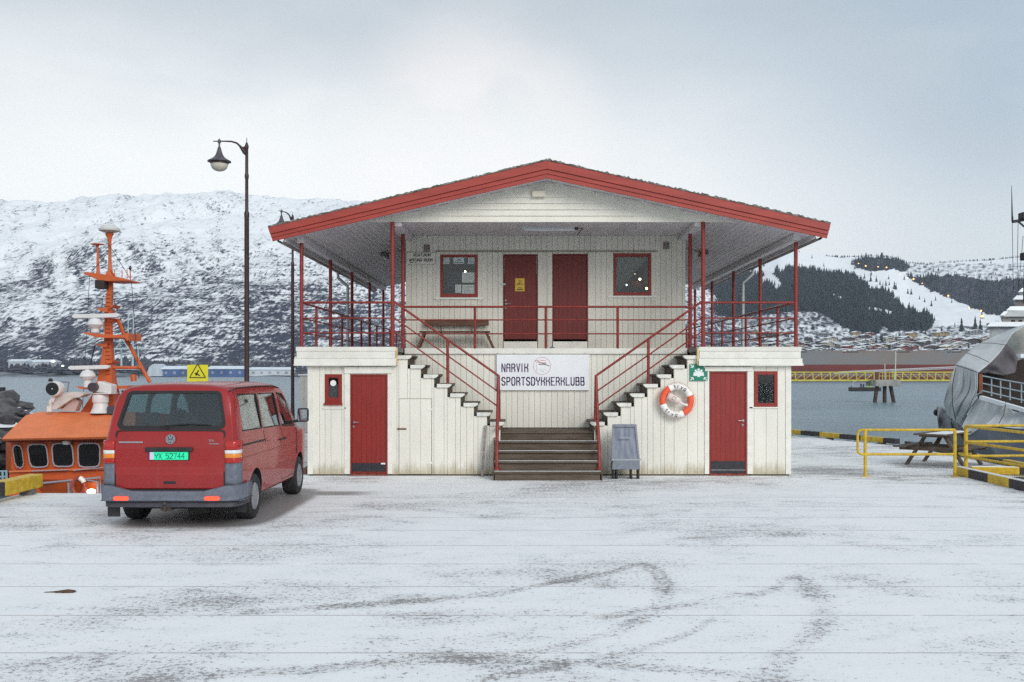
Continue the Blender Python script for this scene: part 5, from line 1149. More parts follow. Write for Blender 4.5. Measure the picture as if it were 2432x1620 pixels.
# ---- yellow fences
def pipe(P, r_=.028): return MB().tube(P, r_, 10)
Yq = 20.85; xa, xb, xc = fx(2055, Yq), fx(2268, Yq), fx(2037, Yq); zt, zm = az(1021, Yq), az(1079, Yq)
r = empty('pipe_fence', ((xa + xb) / 2, Yq, 0), label='low yellow pipe fence with rounded corners in front of the picnic table', cat='fence')
rr_ = .09; Lp = [(xb, Yq, zt)] + [(xc + rr_, Yq, zt)] + [(xc + rr_ - rr_ * math.sin(a), Yq, zt - rr_ + rr_ * math.cos(a)) for a in [math.pi / 8 * i for i in range(1, 5)]] + [(xc + rr_ - rr_ * math.cos(a), Yq, zm + rr_ - rr_ * math.sin(a)) for a in [math.pi / 8 * i for i in range(0, 5)]] + [(xb - .03, Yq, zm)]
pipe(Lp, .027).build('rail', YEL, r, smooth=True)
for x in (xa, xb):
    pipe([(x, Yq + .0, 0), (x, Yq, zt)], .034).build('post', YEL, r, smooth=True); MB().box(x - .08, x + .08, Yq - .06, Yq + .06, 0, .012).build('foot_plate', YEL, r)
Xf, Yf2 = fx(2294, 21.7), 21.7
r = empty('pipe_fence', (Xf, Yf2, 0), label='tall three-rail yellow pipe fence turning the corner around the boat landing', cat='fence')
pipe([(Xf, Yf2, 0), (Xf, Yf2, 1.0)], .042).build('post', YEL, r, smooth=True); MB().box(Xf - .14, Xf + .14, Yf2 - .07, Yf2 + .07, 0, .02).build('foot_plate', YEL, r)
for z_ in (1.0, .66, .35):
    pipe([(Xf, Yf2, z_), (13.2, 21.95, z_ + .0)], .028).build('rail', YEL, r, smooth=True)
    pipe([(Xf, Yf2, z_ - .01), (Xf + .06, 19.6, z_), (Xf + .10, 17.8, z_), (Xf + .1, 16.2, z_)], .030).build('rail', YEL, r, smooth=True)
for x, y in ((11.4, 21.83), (13.2, 21.95), (Xf + .1, 18.3), (Xf + .1, 16.2)): pipe([(x, y, 0), (x, y, 1.0)], .036).build('post', YEL, r, smooth=True)
# ---- picnic table
r = empty('picnic_table', (9.75, 23.45, 0), label='weathered brown picnic table with splayed legs behind the low yellow fence', cat='picnic table'); r.rotation_euler = (0, 0, math.radians(48)); ORG[r.name] = Vector((0, 0, 0))
PW = mat('weathered_picnic_wood', (.105, .078, .062), .85, .35, 5, .4, 40)
L_ = 1.75
for k in range(5): piece('table_board', (L_, .135, .035), PW, r, (0, -.29 + k * .145, .735))
for sg in (-1, 1):
    for k in range(2): piece('seat_board', (L_, .13, .035), PW, r, (0, sg * (.62 + .14 * k), .44))
for xx in (-.55, .55):
    MB().bar((xx, -.34, .70), (xx, .34, .70), .045, .07).build('crossbar', PW, r); MB().bar((xx, -.80, .395), (xx, .80, .395), .045, .09).build('crossbar', PW, r)
    for sg in (-1, 1): MB().bar((xx + .045, sg * .20, .72), (xx + .045, sg * .66, 0), .05, .14, (1, 0, 0)).build('leg', PW, r)
for sg in (-1, 1): MB().bar((sg * .52, 0, .41), (sg * .12, 0, .70), .09, .04).build('brace', PW, r)
MB().box(-L_ / 2 + .05, L_ / 2 - .1, -.33, .1, .7535, .762).build('snow_cover', SNOW, r)
# ------------------------------------------------------------------ red van
VX, VY = -4.89, 14.0                     # centre line and rear face
VAN = empty('van', (VX, VY, 0), label='red van with grey bumper and green number plate parked left of the clubhouse', cat='van')
VRED = mat('van_red_paint', (.30, .007, .008), .42, .06, 2.5, coat=.35, dirt=.45, dirtcol=(.28, .13, .12))
HW = .945
PROF = [(.60, .30), (.90, .31), (.965, .36), (.985, .50), (1.0, .72), (1.0, .98), (.992, 1.13), (.97, 1.26), (.935, 1.50), (.895, 1.72), (.855, 1.84), (.80, 1.915), (.70, 1.96), (.50, 1.99), (.25, 2.00), (.0, 2.005)]
def lean(z): return 0 if z < 1.15 else .03 * min(1, (z - 1.15) / .2) + .20 * max(0, (z - 1.30) / .70) ** 1.15
def sect(y, sx, k, inset=0.):
    """right half outline at local y; k scales everything above the belt line"""
    P = []
    for x, z in PROF:
        zz = z if z < 1.12 else 1.12 + (z - 1.12) * k
        xx = x * HW * sx
        if k < .5 and z > 1.12: xx = x * HW * sx
        P.append((max(0, xx - inset * (1 if x > .3 else 0)), zz - (inset if z > 1.8 else 0)))
    return P
STN = [(.0, .935, .945), (.015, .955, .965), (.05, .978, .98), (.12, .992, .992), (.25, .998, 1.0), (.6, 1.0, 1.015), (1.2, 1.0, 1.02), (2.0, 1.0, 1.02), (2.7, 1.0, 1.01), (3.05, 1.0, .985), (3.25, .998, .93), (3.6, .995, .62), (3.95, .99, .30), (4.15, .985, .12), (4.45, .96, .03), (4.7, .90, -.10), (4.85, .82, -.30), (4.9, .70, -.42)]
def vloft(inset=0, ylo=0, yhi=99, zlo=None, scale=1.0, name='v'):
    m = MB(); n = len(PROF); rows = []
    st = [s for s in STN if ylo <= s[0] <= yhi]
    for i, (y, sx, k) in enumerate(st):
        P = sect(y, sx, k, inset)
        if zlo: P = [(x, max(z, zlo)) for x, z in P]
        f = max(0, 1 - y / .45) if y < 3 else 0
        R = [(VX + x, VY + y + (lean(z) * f if f else 0) + (inset if i == 0 and inset else 0), z) for x, z in P]
        Lh = [(2 * VX - a, b, c) for a, b, c in R[:-1]][::-1]
        rows.append(R + Lh)
    nn = len(rows[0])
    for r_ in rows: m.v += [Vector(p) for p in r_]
    for i in range(len(rows) - 1):
        for j in range(nn):
            m.f.append([i * nn + j, i * nn + (j + 1) % nn, (i + 1) * nn + (j + 1) % nn, (i + 1) * nn + j]); m.mi.append(0)
    for e in (0, len(rows) - 1):          # close rear and front row by row
        b = e * nn
        for j in range(n - 1):
            a0, a1 = b + j, b + j + 1; c0 = b + (nn - 1 - j) ; c1 = b + (nn - 2 - j)
            if j + 1 == n - 1: m.f.append([a0, a1, c0]) 
            else: m.f.append([a0, a1, c1, c0])
            m.mi.append(0)
    return m
def rawobj(m, mt, nm):
    me = bpy.data.meshes.new(nm); me.from_pydata([tuple(v) for v in m.v], [], m.f); me.materials.append(mt)
    bm = bmesh.new(); bm.from_mesh(me); bmesh.ops.remove_doubles(bm, verts=bm.verts, dist=1e-5); bmesh.ops.recalc_face_normals(bm, faces=bm.faces); bm.to_mesh(me); bm.free()
    return link(nm, me)
ARCH = mat('black_wheel_arch', (.012, .012, .013), .8); VINT = mat('dark_van_interior', (.035, .035, .04), .85)
body = rawobj(vloft(), VRED, 'body')
cutters = [rawobj(vloft(inset=.055, ylo=.10, yhi=3.99, zlo=.75), VINT, 'cut')]
YR, YFW = .96, 3.92
for yc in (YR, YFW):
    for sg in (-1, 1): cutters.append(rawobj(MB().lathe((VX + sg * .80, VY + yc, .35), [(.40, -.22), (.40, .22)], 28, Matrix.Rotation(math.radians(90), 3, 'Y')), ARCH, 'cut'))
def rounded(x0, x1, z0, z1, r_, tx=0., n=5):
    """rounded rectangle with its top narrowed by tx each side"""
    P = []
    for cx4, cz4, a0 in ((x1 - r_, z0 + r_, -90), (x1 - r_ - tx, z1 - r_, 0), (x0 + r_ + tx, z1 - r_, 90), (x0 + r_, z0 + r_, 180)):
        for i in range(n + 1):
            a = math.radians(a0 + 90 * i / n); P.append((cx4 + r_ * math.cos(a), cz4 + r_ * math.sin(a)))
    return P
RWZ0, RWZ1 = 1.385, 1.885
RW = rounded(-.735, .735, RWZ0, RWZ1, .07, .085)
cutters.append(rawobj(MB().prism([(VX + x, z) for x, z in RW], VY - .3, VY + .45), VINT, 'cut'))
def side_cut(poly):
    m = MB(); n = len(poly); m.add([(VX - 1.3, VY + y, z) for y, z in poly] + [(VX + 1.3, VY + y, z) for y, z in poly], [list(range(n)), list(range(n, 2 * n))[::-1]] + [[i, i + n, (i + 1) % n + n, (i + 1) % n] for i in range(n)]); return m
SW = [[(.36, 1.33), (1.42, 1.31), (1.42, 1.84), (.42, 1.855)], [(1.48, 1.31), (2.55, 1.29), (2.50, 1.83), (1.48, 1.84)], [(2.68, 1.27), (3.62, 1.24), (3.30, 1.62), (3.02, 1.80), (2.64, 1.83)]]
for P in SW: cutters.append(rawobj(side_cut(P), VINT, 'cut'))
m = MB(); m.add([(VX - .74, VY + 3.95, 1.22), (VX + .74, VY + 3.95, 1.22), (VX + .62, VY + 3.22, 1.86), (VX - .62, VY + 3.22, 1.86)], [(0, 1, 2, 3)])
n0 = Vector((0, .66, .75)).normalized(); b4 = [Vector(v) for v in m.v]; m = MB(); m.prism_dir([tuple(v - n0 * .3) for v in b4], n0 * .7); cutters.append(rawobj(m, VINT, 'cut'))
dg = None
for c in cutters:
    md = body.modifiers.new('cut', 'BOOLEAN'); md.operation = 'DIFFERENCE'; md.object = c; md.solver = 'EXACT'; md.material_mode = 'TRANSFER'
bpy.context.view_layer.update(); dg = bpy.context.evaluated_depsgraph_get()
bme = bpy.data.meshes.new_from_object(body.evaluated_get(dg)); 
old = body.data; body.modifiers.clear(); body.data = bme; bme.name = 'body'
for c in cutters: bpy.data.objects.remove(c)
bme.polygons.foreach_set('use_smooth', [True] * len(bme.polygons)); bme.set_sharp_from_angle(angle=math.radians(30))
bme.transform(Matrix.Translation(-Vector((VX, VY, 0)))); body.parent = VAN; body.location = (0, 0, 0); ORG[body.name] = Vector((VX, VY, 0))
# rear face helper
def RF(x, z, off=.004): return (VX + x, VY + lean(z) - off, z)
RUB = mat('black_window_rubber', (.012, .012, .014), .6)
def glasspanel(poly, off, mt, name, parent):
    m = MB(); m.add([RF(x, z, off) for x, z in poly], [list(range(len(poly)))]); return m.build(name, mt, parent, solid=.004, fixn=False)
rg = glasspanel(rounded(-.725, .725, RWZ0 + .01, RWZ1 - .01, .07, .085), -.004, VGLASS, 'rear_window', VAN)
m = MB(); O_ = rounded(-.755, .755, RWZ0 - .02, RWZ1 + .018, .085, .085); I_ = rounded(-.70, .70, RWZ0 + .035, RWZ1 - .022, .06, .085); n = len(O_)
m.add([RF(x, z, .003) for x, z in O_] + [RF(x, z, .005) for x, z in I_], [[i, (i + 1) % n, (i + 1) % n + n, i + n] for i in range(n)]); m.build('window_seal', RUB, VAN, fixn=False)
for P in SW:
    def sidx(y, z):
        for (x0_, z0_), (x1_, z1_) in zip(PROF, PROF[1:]):
            if z0_ <= z <= z1_: return HW * (x0_ + (x1_ - x0_) * (z - z0_) / (z1_ - z0_ + 1e-9)) 
        return HW * .9
    for sg in (-1, 1):
        m = MB(); m.add([(VX + sg * (sidx(y, z) - .012), VY + y, z) for y, z in P], [list(range(len(P)))]); m.build('side_window', VGLASS, VAN, solid=.004, fixn=False)
        c = (sum(p[0] for p in P) / len(P), sum(p[1] for p in P) / len(P)); m = MB(); n = len(P)
        O2 = [(c[0] + (y - c[0]) * 1.012, c[1] + (z - c[1]) * 1.025) for y, z in P]; I2 = [(c[0] + (y - c[0]) * .975, c[1] + (z - c[1]) * .95) for y, z in P]
        m.add([(VX + sg * (sidx(y, z) + .003), VY + y, z) for y, z in O2] + [(VX + sg * (sidx(y, z) + .002), VY + y, z) for y, z in I2], [[i, (i + 1) % n, (i + 1) % n + n, i + n] for i in range(n)]); m.build('window_seal', RUB, VAN, fixn=False)
m = MB(); m.add([tuple(v - n0 * .005) for v in b4], [(0, 1, 2, 3)]); m.build('windscreen', glass('van_windscreen', (.6, .72, .7), .04), VAN, solid=.005, fixn=False)
# tailgate: a shallow raised panel below the glass with pressed crease
TG = rounded(-.745, .745, .53, 1.345, .05)
def offs(z): return .010 if z > .80 else .018
gx = [-.745 + 1.49 * i / 24 for i in range(25)]; rows = []
for z, of in ((.545, .004), (.56, .018), (.72, .022), (.775, .026), (.80, .012), (.86, .010), (1.1, .010), (1.20, .012), (1.33, .010), (1.345, .003)):
    rows.append([RF(x * (1 if z < 1.2 else 1 - .0 * (z - 1.2)), z, of - (0.012 * (abs(x) / .745) ** 8)) for x in gx])
m = MB(); m.grid(rows); tg = m.build('tailgate', VRED, VAN, smooth=True, fixn=False)
m = MB(); Gp = rounded(-.762, .762, .520, 1.362, .05); Gi = rounded(-.740, .740, .546, 1.343, .045); n = len(Gp)
m.add([RF(x, z, .006) for x, z in Gp] + [RF(x, z, .007) for x, z in Gi], [[i, (i + 1) % n, (i + 1) % n + n, i + n] for i in range(n)]); m.build('gap_seal', RUB, tg, fixn=False)
MB().box(VX - .085, VX + .09, VY - .024, VY - .006, .615, .66).build('handle', BLACKP, tg, bevel=.008)
MB().box(VX - .33, VX + .32, VY - .050, VY - .006, 1.065, 1.125).build('plate_light_bar', BLACKP, tg, bevel=.012)
MB().box(VX - .285, VX + .275, VY - .024, VY - .0105, .945, 1.068).build('plate_holder', BLACKP, tg, bevel=.004)
GRN = mat('bright_green_plate', (.02, .93, .45), .35)
p = MB().box(VX - .27, VX + .26, VY - .030, VY - .0245, .953, 1.060).build('number_plate', GRN, tg)
MB().box(VX - .27, VX - .215, VY - .032, VY - .0302, .955, 1.058).build('country_strip', mat('pale_lilac_strip', (.62, .62, .85), .4), p)
q = MB(); letters(q, 'YX', (VX - .195, VY - .0303, .972), (1, 0, 0), (0, 0, 1), .038, .068, .010, gap=.35); letters(q, '52744', (VX - .045, VY - .0303, .972), (1, 0, 0), (0, 0, 1), .038, .068, .010, gap=.42); q.build('plate_lettering', mat('plate_letter_green', (.01, .30, .20), .5), p)
# round badge with a V over a W
CHR = mat('chrome_badge', (.62, .63, .66), .18, metal=.9); BDG = mat('dark_badge_field', (.10, .11, .14), .4)
bc = (VX + .015, VY - .018, 1.235); bd = MB().lathe(bc, [(.064, -.004), (.064, .004)], 28, RX90).build('badge', BDG, tg)
m = MB(); m.tube([(bc[0] + .062 * math.cos(a), bc[1] - .004, bc[2] + .062 * math.sin(a)) for a in [i * math.pi / 16 for i in range(33)]], .0065, 6, cap=False); m.build('badge_ring', CHR, bd, smooth=True)
m = MB()
for P in ([(-.024, .052), (0, .006), (.024, .052)], [(-.050, .028), (-.024, -.048), (0, -.006), (.024, -.048), (.050, .028)]):
    for a, b in zip(P, P[1:]): m.bar((bc[0] + a[0], bc[1] - .008, bc[2] + a[1]), (bc[0] + b[0], bc[1] - .008, bc[2] + b[1]), .011, .006, (0, 1, 0))
m.build('badge_letters', CHR, bd)
MB().box(VX - .70, VX - .37, VY - .022, VY - .0115, 1.185, 1.205).build('chrome_strip', CHR, tg, bevel=.003)
q = MB(); letters(q, 'T', (VX + .545, VY - .013, 1.20), (1, 0, 0), (0, 0, 1), .018, .028, .006, depth=.006); letters(q, 'D', (VX + .572, VY - .013, 1.20), (1, 0, 0), (0, 0, 1), .018, .028, .006, depth=.006); letters(q, 'I', (VX + .600, VY - .013, 1.20), (1, 0, 0), (0, 0, 1), .018, .028, .006, depth=.006); q.build('lettering', CHR, tg)
MB().box(VX + .545, VX + .685, VY - .019, VY - .0115, 1.168, 1.175).build('chrome_strip', CHR, tg)
# lamp clusters wrapped round the rear corners
def corner(z0, z1, sg, name, mt, out=.010, parent=VAN, a=.765, y1=.17, bev=0):
    path = []
    for x in (a, .80, .835, .865): path.append((x, -out))
    path += [(.885 + out * .3, .002 - out), (.915 + out * .6, .02), (.930 + out, .06), (.940 + out, .11), (.945 + out, y1)]
    rows = []
    for z in [z0 + (z1 - z0) * i / 4 for i in range(5)]:
        l = lean(z) if z > 1.15 else 0; k = 1 if z < 1.2 else 1 - (z - 1.2) * .10
        rows.append([(VX + sg * x * k, VY + y + l * max(0, 1 - y / .4), z) for x, y in path])
    m = MB(); m.grid(rows); return m.build(name, mt, parent, smooth=True, solid=.016, fixn=False)
LR_ = mat('red_lamp_lens', (.42, .012, .01), .2, coat=.4); LW_ = mat('white_lamp_lens', (.75, .76, .78), .12, coat=.8); LA_ = mat('amber_lamp_lens', (.78, .26, .02), .15, coat=.8)
for sg in (-1, 1):
    c = corner(1.085, 1.215, sg, 'tail_light', LR_)
    corner(1.035, 1.083, sg, 'reversing_lens', LW_, parent=c, out=.011); corner(.975, 1.033, sg, 'amber_lens', LA_, parent=c); corner(.905, .973, sg, 'red_lens', LR_, parent=c)
    corner(.585, .902, sg, 'grey_corner_panel', GREYP, out=.006)
# bumper
path = [(.955, .60), (.958, .3), (.955, .12), (.93, .02), (.88, -.035), (.80, -.06), (.5, -.072), (0, -.076)]
path = [(x, y) for x, y in path] + [(-x, y) for x, y in path[:-1][::-1]]
rows = []
for z, o_, zz in ((.545, -.03, 0), (.545, .0, 0), (.535, .02, 0), (.49, .028, 0), (.455, .02, 0), (.43, .018, 0), (.40, .024, 0), (.385, .0, 0), (.38, -.04, 0)):
    rows.append([(VX + x + math.copysign(o_, x) * (1 if abs(x) > .85 else 0), VY + y - (o_ if abs(x) < .9 else 0), z if abs(x) < .75 or z < .56 else z + .0) for x, y in path])
# the corners of the bumper rise higher than its middle
rows2 = []
for i, row in enumerate(rows):
    rows2.append([(p[0], p[1], p[2] + (.055 if abs(p[0] - VX) > .78 and i < 3 else 0) - (.02 if abs(p[0] - VX) < .74 and i < 3 else 0)) for p in row])
bump = MB(); bump.grid(rows2); bump = bump.build('bumper', GREYP, VAN, smooth=True, solid=.008, fixn=False)
rv = [[(p[0] - math.copysign(.02, p[0] - VX), p[1] + .035, z) for p in rows[1]] for z in (.385, .30)]; rv.append([(p[0], p[1] + .08, .29) for p in rv[1]])
m = MB(); m.grid(rv); m.build('valance', mat('dark_grey_valance', (.05, .05, .065), .6, .15, 10), bump, smooth=True, solid=.006, fixn=False)
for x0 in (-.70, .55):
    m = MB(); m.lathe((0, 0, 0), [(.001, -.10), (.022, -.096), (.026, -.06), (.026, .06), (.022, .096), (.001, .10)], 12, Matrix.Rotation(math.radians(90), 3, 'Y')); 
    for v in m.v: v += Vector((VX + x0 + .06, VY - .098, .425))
    m.build('reflector', mat('red_reflector_added_glow', (.7, .02, .01), .3, emis=2.2, ecol=(1, .05, .02)), bump, smooth=True)  # emission put in for flash thrown back by the reflector; not a lamp
MB().box(VX - .93, VX - .76, VY + .16, VY + .18, .14, .38).build('mud_flap', BLACKP, VAN); MB().box(VX + .76, VX + .93, VY + .45, VY + .47, .16, .38).build('mud_flap', BLACKP, VAN)
m = MB(); m.box(VX - .12, VX + .02, VY - .03, VY + .2, .25, .33); m.tube([(VX - .03, VY - .02, .27), (VX - .03, VY - .10, .25), (VX - .03, VY - .12, .33)], .016, 8); m.lathe((VX - .03, VY - .12, .335), [(.01, -.0), (.026, .015), (.02, .04), (.005, .05)], 12); m.build('tow_bar', mat('rusty_tow_bar', (.07, .05, .045), .7, .3, 20), VAN, smooth=True)
m = MB(); m.box(VX - .60, VX + .62, VY + .25, VY + 3.6, .24, .34); m.box(VX + .2, VX + .5, VY + .15, VY + .8, .2, .32); m.tube([(VX + .56, VY + .12, .27), (VX + .56, VY + 1.2, .27)], .03, 8); m.build('underbody', ARCH, VAN)
MB().tube([(VX - .7, VY + YR, .33), (VX + .7, VY + YR, .33)], .05, 8).build('axle', ARCH, VAN)
# wheels
TYRE = mat('dull_black_tyre', (.022, .022, .024), .85, .3, 20, .4, 60, dirt=.4, dirtcol=(.2, .2, .2)); RIMM = mat('grey_steel_rim', (.30, .31, .33), .45, .15, 20, metal=.5, dirt=.5, dirtcol=(.15, .13, .12))
for yc in (YR, YFW):
    for sg in (-1, 1):
        M_ = Matrix.Rotation(math.radians(90 * sg), 3, 'Y'); c = (VX + sg * .83, VY + yc, .335)
        w_ = MB().lathe(c, [(.20, -.15), (.295, -.155), (.327, -.13), (.335, -.045), (.335, .045), (.327, .08), (.295, .102), (.215, .10), (.205, .08), (.205, -.06)], 36, M_).build('wheel', TYRE, VAN, smooth=True)
        MB().lathe(c, [(.207, .085), (.20, .095), (.185, .07), (.16, .055), (.10, .07), (.09, .085), (.03, .088), (.0005, .088)], 28, M_).build('rim', RIMM, w_, smooth=True)
        m = MB()
        for i in range(12):
            a = i * math.pi / 6; P = Vector((.158 * math.cos(a), .158 * math.sin(a), .062)); m.lathe(Vector(c) + M_ @ P, [(.017, 0), (.017, .003)], 8, M_)
        m.build('rim_holes', ARCH, w_)
# door gaps, handles, mirror, seats
def sxx(z): return sidx(0, z)
for sg in (-1, 1):
    for P in ([(2.60, .42), (2.60, 1.12), (2.58, 1.26)], [(1.50, .45), (1.50, 1.12), (1.47, 1.27)], [(3.62, .75), (3.66, 1.0), (3.66, 1.20)], [(2.64, .40), (3.45, .41)]):
        m = MB(); m.tube([(VX + sg * (sxx(z) + .000), VY + y, z) for y, z in P], .0055, 5); m.build('door_gap', RUB, VAN)
    m = MB(); m.bar((VX + sg * (HW + .000), VY + .05, 1.135), (VX + sg * (HW + .002), VY + 1.48, 1.13), .012, .022); m.build('slide_rail', RUB, VAN)
    MB().tube([(VX + sg * (HW + .003), VY + .10, .955), (VX + sg * (HW + .005), VY + 3.55, .95)], .008, 6).build('body_crease', VRED, VAN, smooth=True)
    for y in (2.46, 2.72): MB().bar((VX + sg * (HW + .018), VY + y - .09, 1.07), (VX + sg * (HW + .018), VY + y + .09, 1.07), .02, .03).build('door_handle', BLACKP, VAN, bevel=.006)
    m = MB(); x = VX + sg * 1.09; m.box(min(x - sg * .09, x + sg * .10), max(x - sg * .09, x + sg * .10), VY + 3.40, VY + 3.50, 1.30, 1.54); o = m.build('mirror', BLACKP, VAN, bevel=.035)
    MB().bar((VX + sg * .90, VY + 3.44, 1.30), (x, VY + 3.44, 1.34), .05, .05).build('mirror_arm', BLACKP, o)
    MB().box(min(x - sg * .07, x + sg * .08), max(x - sg * .07, x + sg * .08), VY + 3.392, VY + 3.399, 1.325, 1.515).build('mirror_glass', mat('mirror_glass', (.6, .65, .7), .05, metal=.95), o)
SEAT = mat('grey_seat_cloth', (.06, .06, .07), .9, .2, 20); SEAT2 = mat('brownish_seat_back', (.20, .14, .11), .9, .15, 10)
for y, xs_ in ((1.0, (-.55, 0, .5)), (2.0, (-.5, .1, .55)), (3.0, (-.45, .45))):
    for k, x in enumerate(xs_):
        m = MB(); m.bar((VX + x, VY + y, .80), (VX + x, VY + y - .14, 1.36), .44, .10, (0, 1, 0)); o = m.build('seat_back', SEAT if y > 1.5 or k else SEAT, VAN, bevel=.03)
        MB().box(VX + x - .11, VX + x + .11, VY + y - .20, VY + y - .12, 1.40, 1.57).build('headrest', SEAT, o, bevel=.03)
MB().box(VX - .80, VX + .80, VY + 3.45, VY + 3.9, .9, 1.16).build('dashboard', BLACKP, VAN, bevel=.03)
m = MB(); m.tube([(VX - .45 + .19 * math.cos(a), VY + 3.35 + .05 * math.sin(a), 1.16 + .17 * math.sin(a)) for a in [i * math.pi / 10 for i in range(21)]], .014, 6, cap=False); m.build('steering_wheel', BLACKP, VAN)
m = MB(); m.tube([RF(-.15, RWZ0 + .03, .02), RF(.25, RWZ0 + .06, .02), RF(.55, RWZ0 + .045, .02)], .008, 5); m.tube([RF(-.03, RWZ0 - .0, .02), RF(-.15, RWZ0 + .03, .02)], .011, 5); m.build('wiper', BLACKP, tg)
for sg in (-1, 1):
    m = MB(); m.tube([(VX + sg * .80 * HW * (1 if y > .2 else .97), VY + y, z) for y, z in ((.22, 1.895), (.6, 1.935), (1.6, 1.945), (2.7, 1.935), (3.05, 1.90), (3.3, 1.80))], .010, 6); m.build('rain_gutter', RUB, VAN, smooth=True)

# ------------------------------------------------------------------ orange boat moored left of the quay
ORG_ = mat('orange_boat_paint', (.58, .095, .012), .5, .08, 3, .1, 30, dirt=.35, dirtcol=(.25, .09, .04)); ORGR = mat('faded_skylit_orange_roof', (.80, .21, .07), .6, .08, 2, .1, 30); ORGD = mat('dark_orange_steel', (.30, .05, .012), .6, .1, 3)  # roof orange: faded paint, lifted further to show light from the sky
WHP = mat('white_boat_fitting', (.74, .74, .74), .4, .05, 5); WGRY = mat('pale_window_frame', (.40, .36, .40), .5); BGL = mat('dark_boat_glass', (.012, .010, .010), .06, spec=.35)
Y0 = 29.5
def b1(a, b): return a / 4.356, 880 + b / 4.356
def b2(a, b): return 80 + a / 3.92, 520 + b / 3.92
BOAT = empty('pilot_boat', (-13.3, 31, WATER_Z), label='orange boat with dark wheelhouse windows and a tall mast moored left of the van', cat='boat')
def Q(a, b, Y, f=b1): px, py = f(a, b); return at(px, py, Y)
# hull: tapering bow to the left, sides down to the water
xL, xR = ax(20, Y0), -8.6
rows = []
for z, w_, fy in ((-2.4, .35, .5), (-1.9, .75, .2), (-1.3, .92, .05), (-.95, 1.0, 0)):
    row = []
    for i in range(15):
        t_ = i / 14; x = xL + .2 + (xR - xL) * t_; bow = 1 - (1 - min(1, t_ / .25)) ** 2
        row.append((x, 31.5 - (2.6 * bow * w_ + .5) , z))
    row += [(p[0], 63 - p[1], p[2]) for p in row[::-1]]; row.append(row[0]); rows.append(row)
m = MB(); m.grid(rows); m.build('hull', ORG_, BOAT, smooth=True, fixn=False)
m = MB(); m.box(xL + 1, xR, 28.9, 34, -1.02, -.97); m.build('deck', ORGD, BOAT)
zs0 = Q(0, 1035, 29.3).z; zs1 = Q(0, 700, 29.0).z
# superstructure below the windows
m = MB(); m.add([Q(92, 1190, 29.25), Q(1250, 1190, 29.25), Q(1250, 1015, 29.3), Q(98, 1040, 29.3), (Q(92, 1190, 29).x - .6, 33.5, -.95), (-9, 33.5, -.95), (-9, 33.5, zs0), (Q(98, 1040, 29).x - .4, 33.5, zs0)], [(0, 1, 2, 3), (0, 3, 7, 4), (4, 7, 6, 5), (3, 2, 6, 7), (1, 5, 6, 2)]); m.build('deckhouse', ORG_, BOAT)
m = MB(); m.add([Q(75, 1300, 28.95), Q(1250, 1300, 28.95), Q(1250, 1186, 29.0), Q(80, 1190, 29.0), Q(75, 1300, 31), Q(80, 1190, 31), Q(1250, 1186, 30), Q(1250, 1300, 30)], [(0, 1, 2, 3), (0, 3, 5, 4), (3, 2, 6, 5)]); m.build('bulwark', ORG_, BOAT)
m = MB(); m.bar(Q(95, 1045, 29.22), Q(1150, 1012, 29.22), .06, .05); m.build('ledge', ORGR, BOAT); MB().tube([Q(330, 1042, 29.15), Q(700, 1028, 29.15)], .018, 6).build('grab_rail', WGRY, BOAT); MB().tube([Q(760, 1034, 29.15), Q(1120, 1000, 29.15)], .018, 6).build('grab_rail', WGRY, BOAT)
# wheelhouse front, slanting windows
fr = MB(); fr.add([Q(118, 1030, 29.3), Q(1300, 1005, 29.3), Q(1300, 705, 29.25), Q(118, 725, 29.25), Q(60, 1030, 31.5), Q(60, 725, 31.5), (-8.7, 32.5, zs0), (-8.7, 32.5, zs1)], [(0, 1, 2, 3), (4, 0, 3, 5), (1, 6, 7, 2)]); fr.build('wheelhouse', ORG_, BOAT)
def bwin(P, Y, Yt):
    P = [Q(a, b, Y + (Yt - Y) * (1 - (b - 740) / 270)) for a, b in P]; c = sum(P, Vector()) / 4
    def rnd4(k, dy):
        R_ = []
        for i in range(4):
            p0, p1, p2 = P[i - 1], P[i], P[(i + 1) % 4]
            for t_ in (0, .5, 1):
                a = p1 + (p0 - p1).normalized() * .14 * (1 - t_); b = p1 + (p2 - p1).normalized() * .14 * t_; q = a + b - p1
                if t_ == .5: q = p1 + ((p0 - p1).normalized() + (p2 - p1).normalized()) * .035
                R_.append(c + (q - c) * k + Vector((0, dy, 0)))
        return R_
    O_, I_ = rnd4(1.09, -.035), rnd4(.98, -.035); n = len(O_)
    m = MB(); m.add(O_ + I_, [[i, (i + 1) % n, (i + 1) % n + n, i + n] for i in range(n)]); o = m.build('window', WGRY, BOAT, solid=.03, fixn=False)
    m = MB(); m.add(rnd4(1.0, -.02), [list(range(n))]); m.build('pane', BGL, o, fixn=False)
bwin([(170, 1005), (255, 1000), (225, 770), (135, 775)], 29.24, 29.18); bwin([(325, 998), (508, 990), (480, 762), (290, 770)], 29.28, 29.2); bwin([(560, 988), (768, 986), (748, 755), (545, 758)], 29.28, 29.2); bwin([(822, 995), (1035, 990), (1035, 755), (815, 758)], 29.28, 29.2); bwin([(1100, 985), (1300, 980), (1300, 755), (1090, 755)], 29.28, 29.2)
MB().lathe(Q(690, 735, 29.1), [(.001, -.11), (.11, -.08), (.12, .06), (.001, .1)], 12).build('searchlight', mat('pale_lamp_glass', (.6, .58, .55), .3), BOAT, smooth=True)
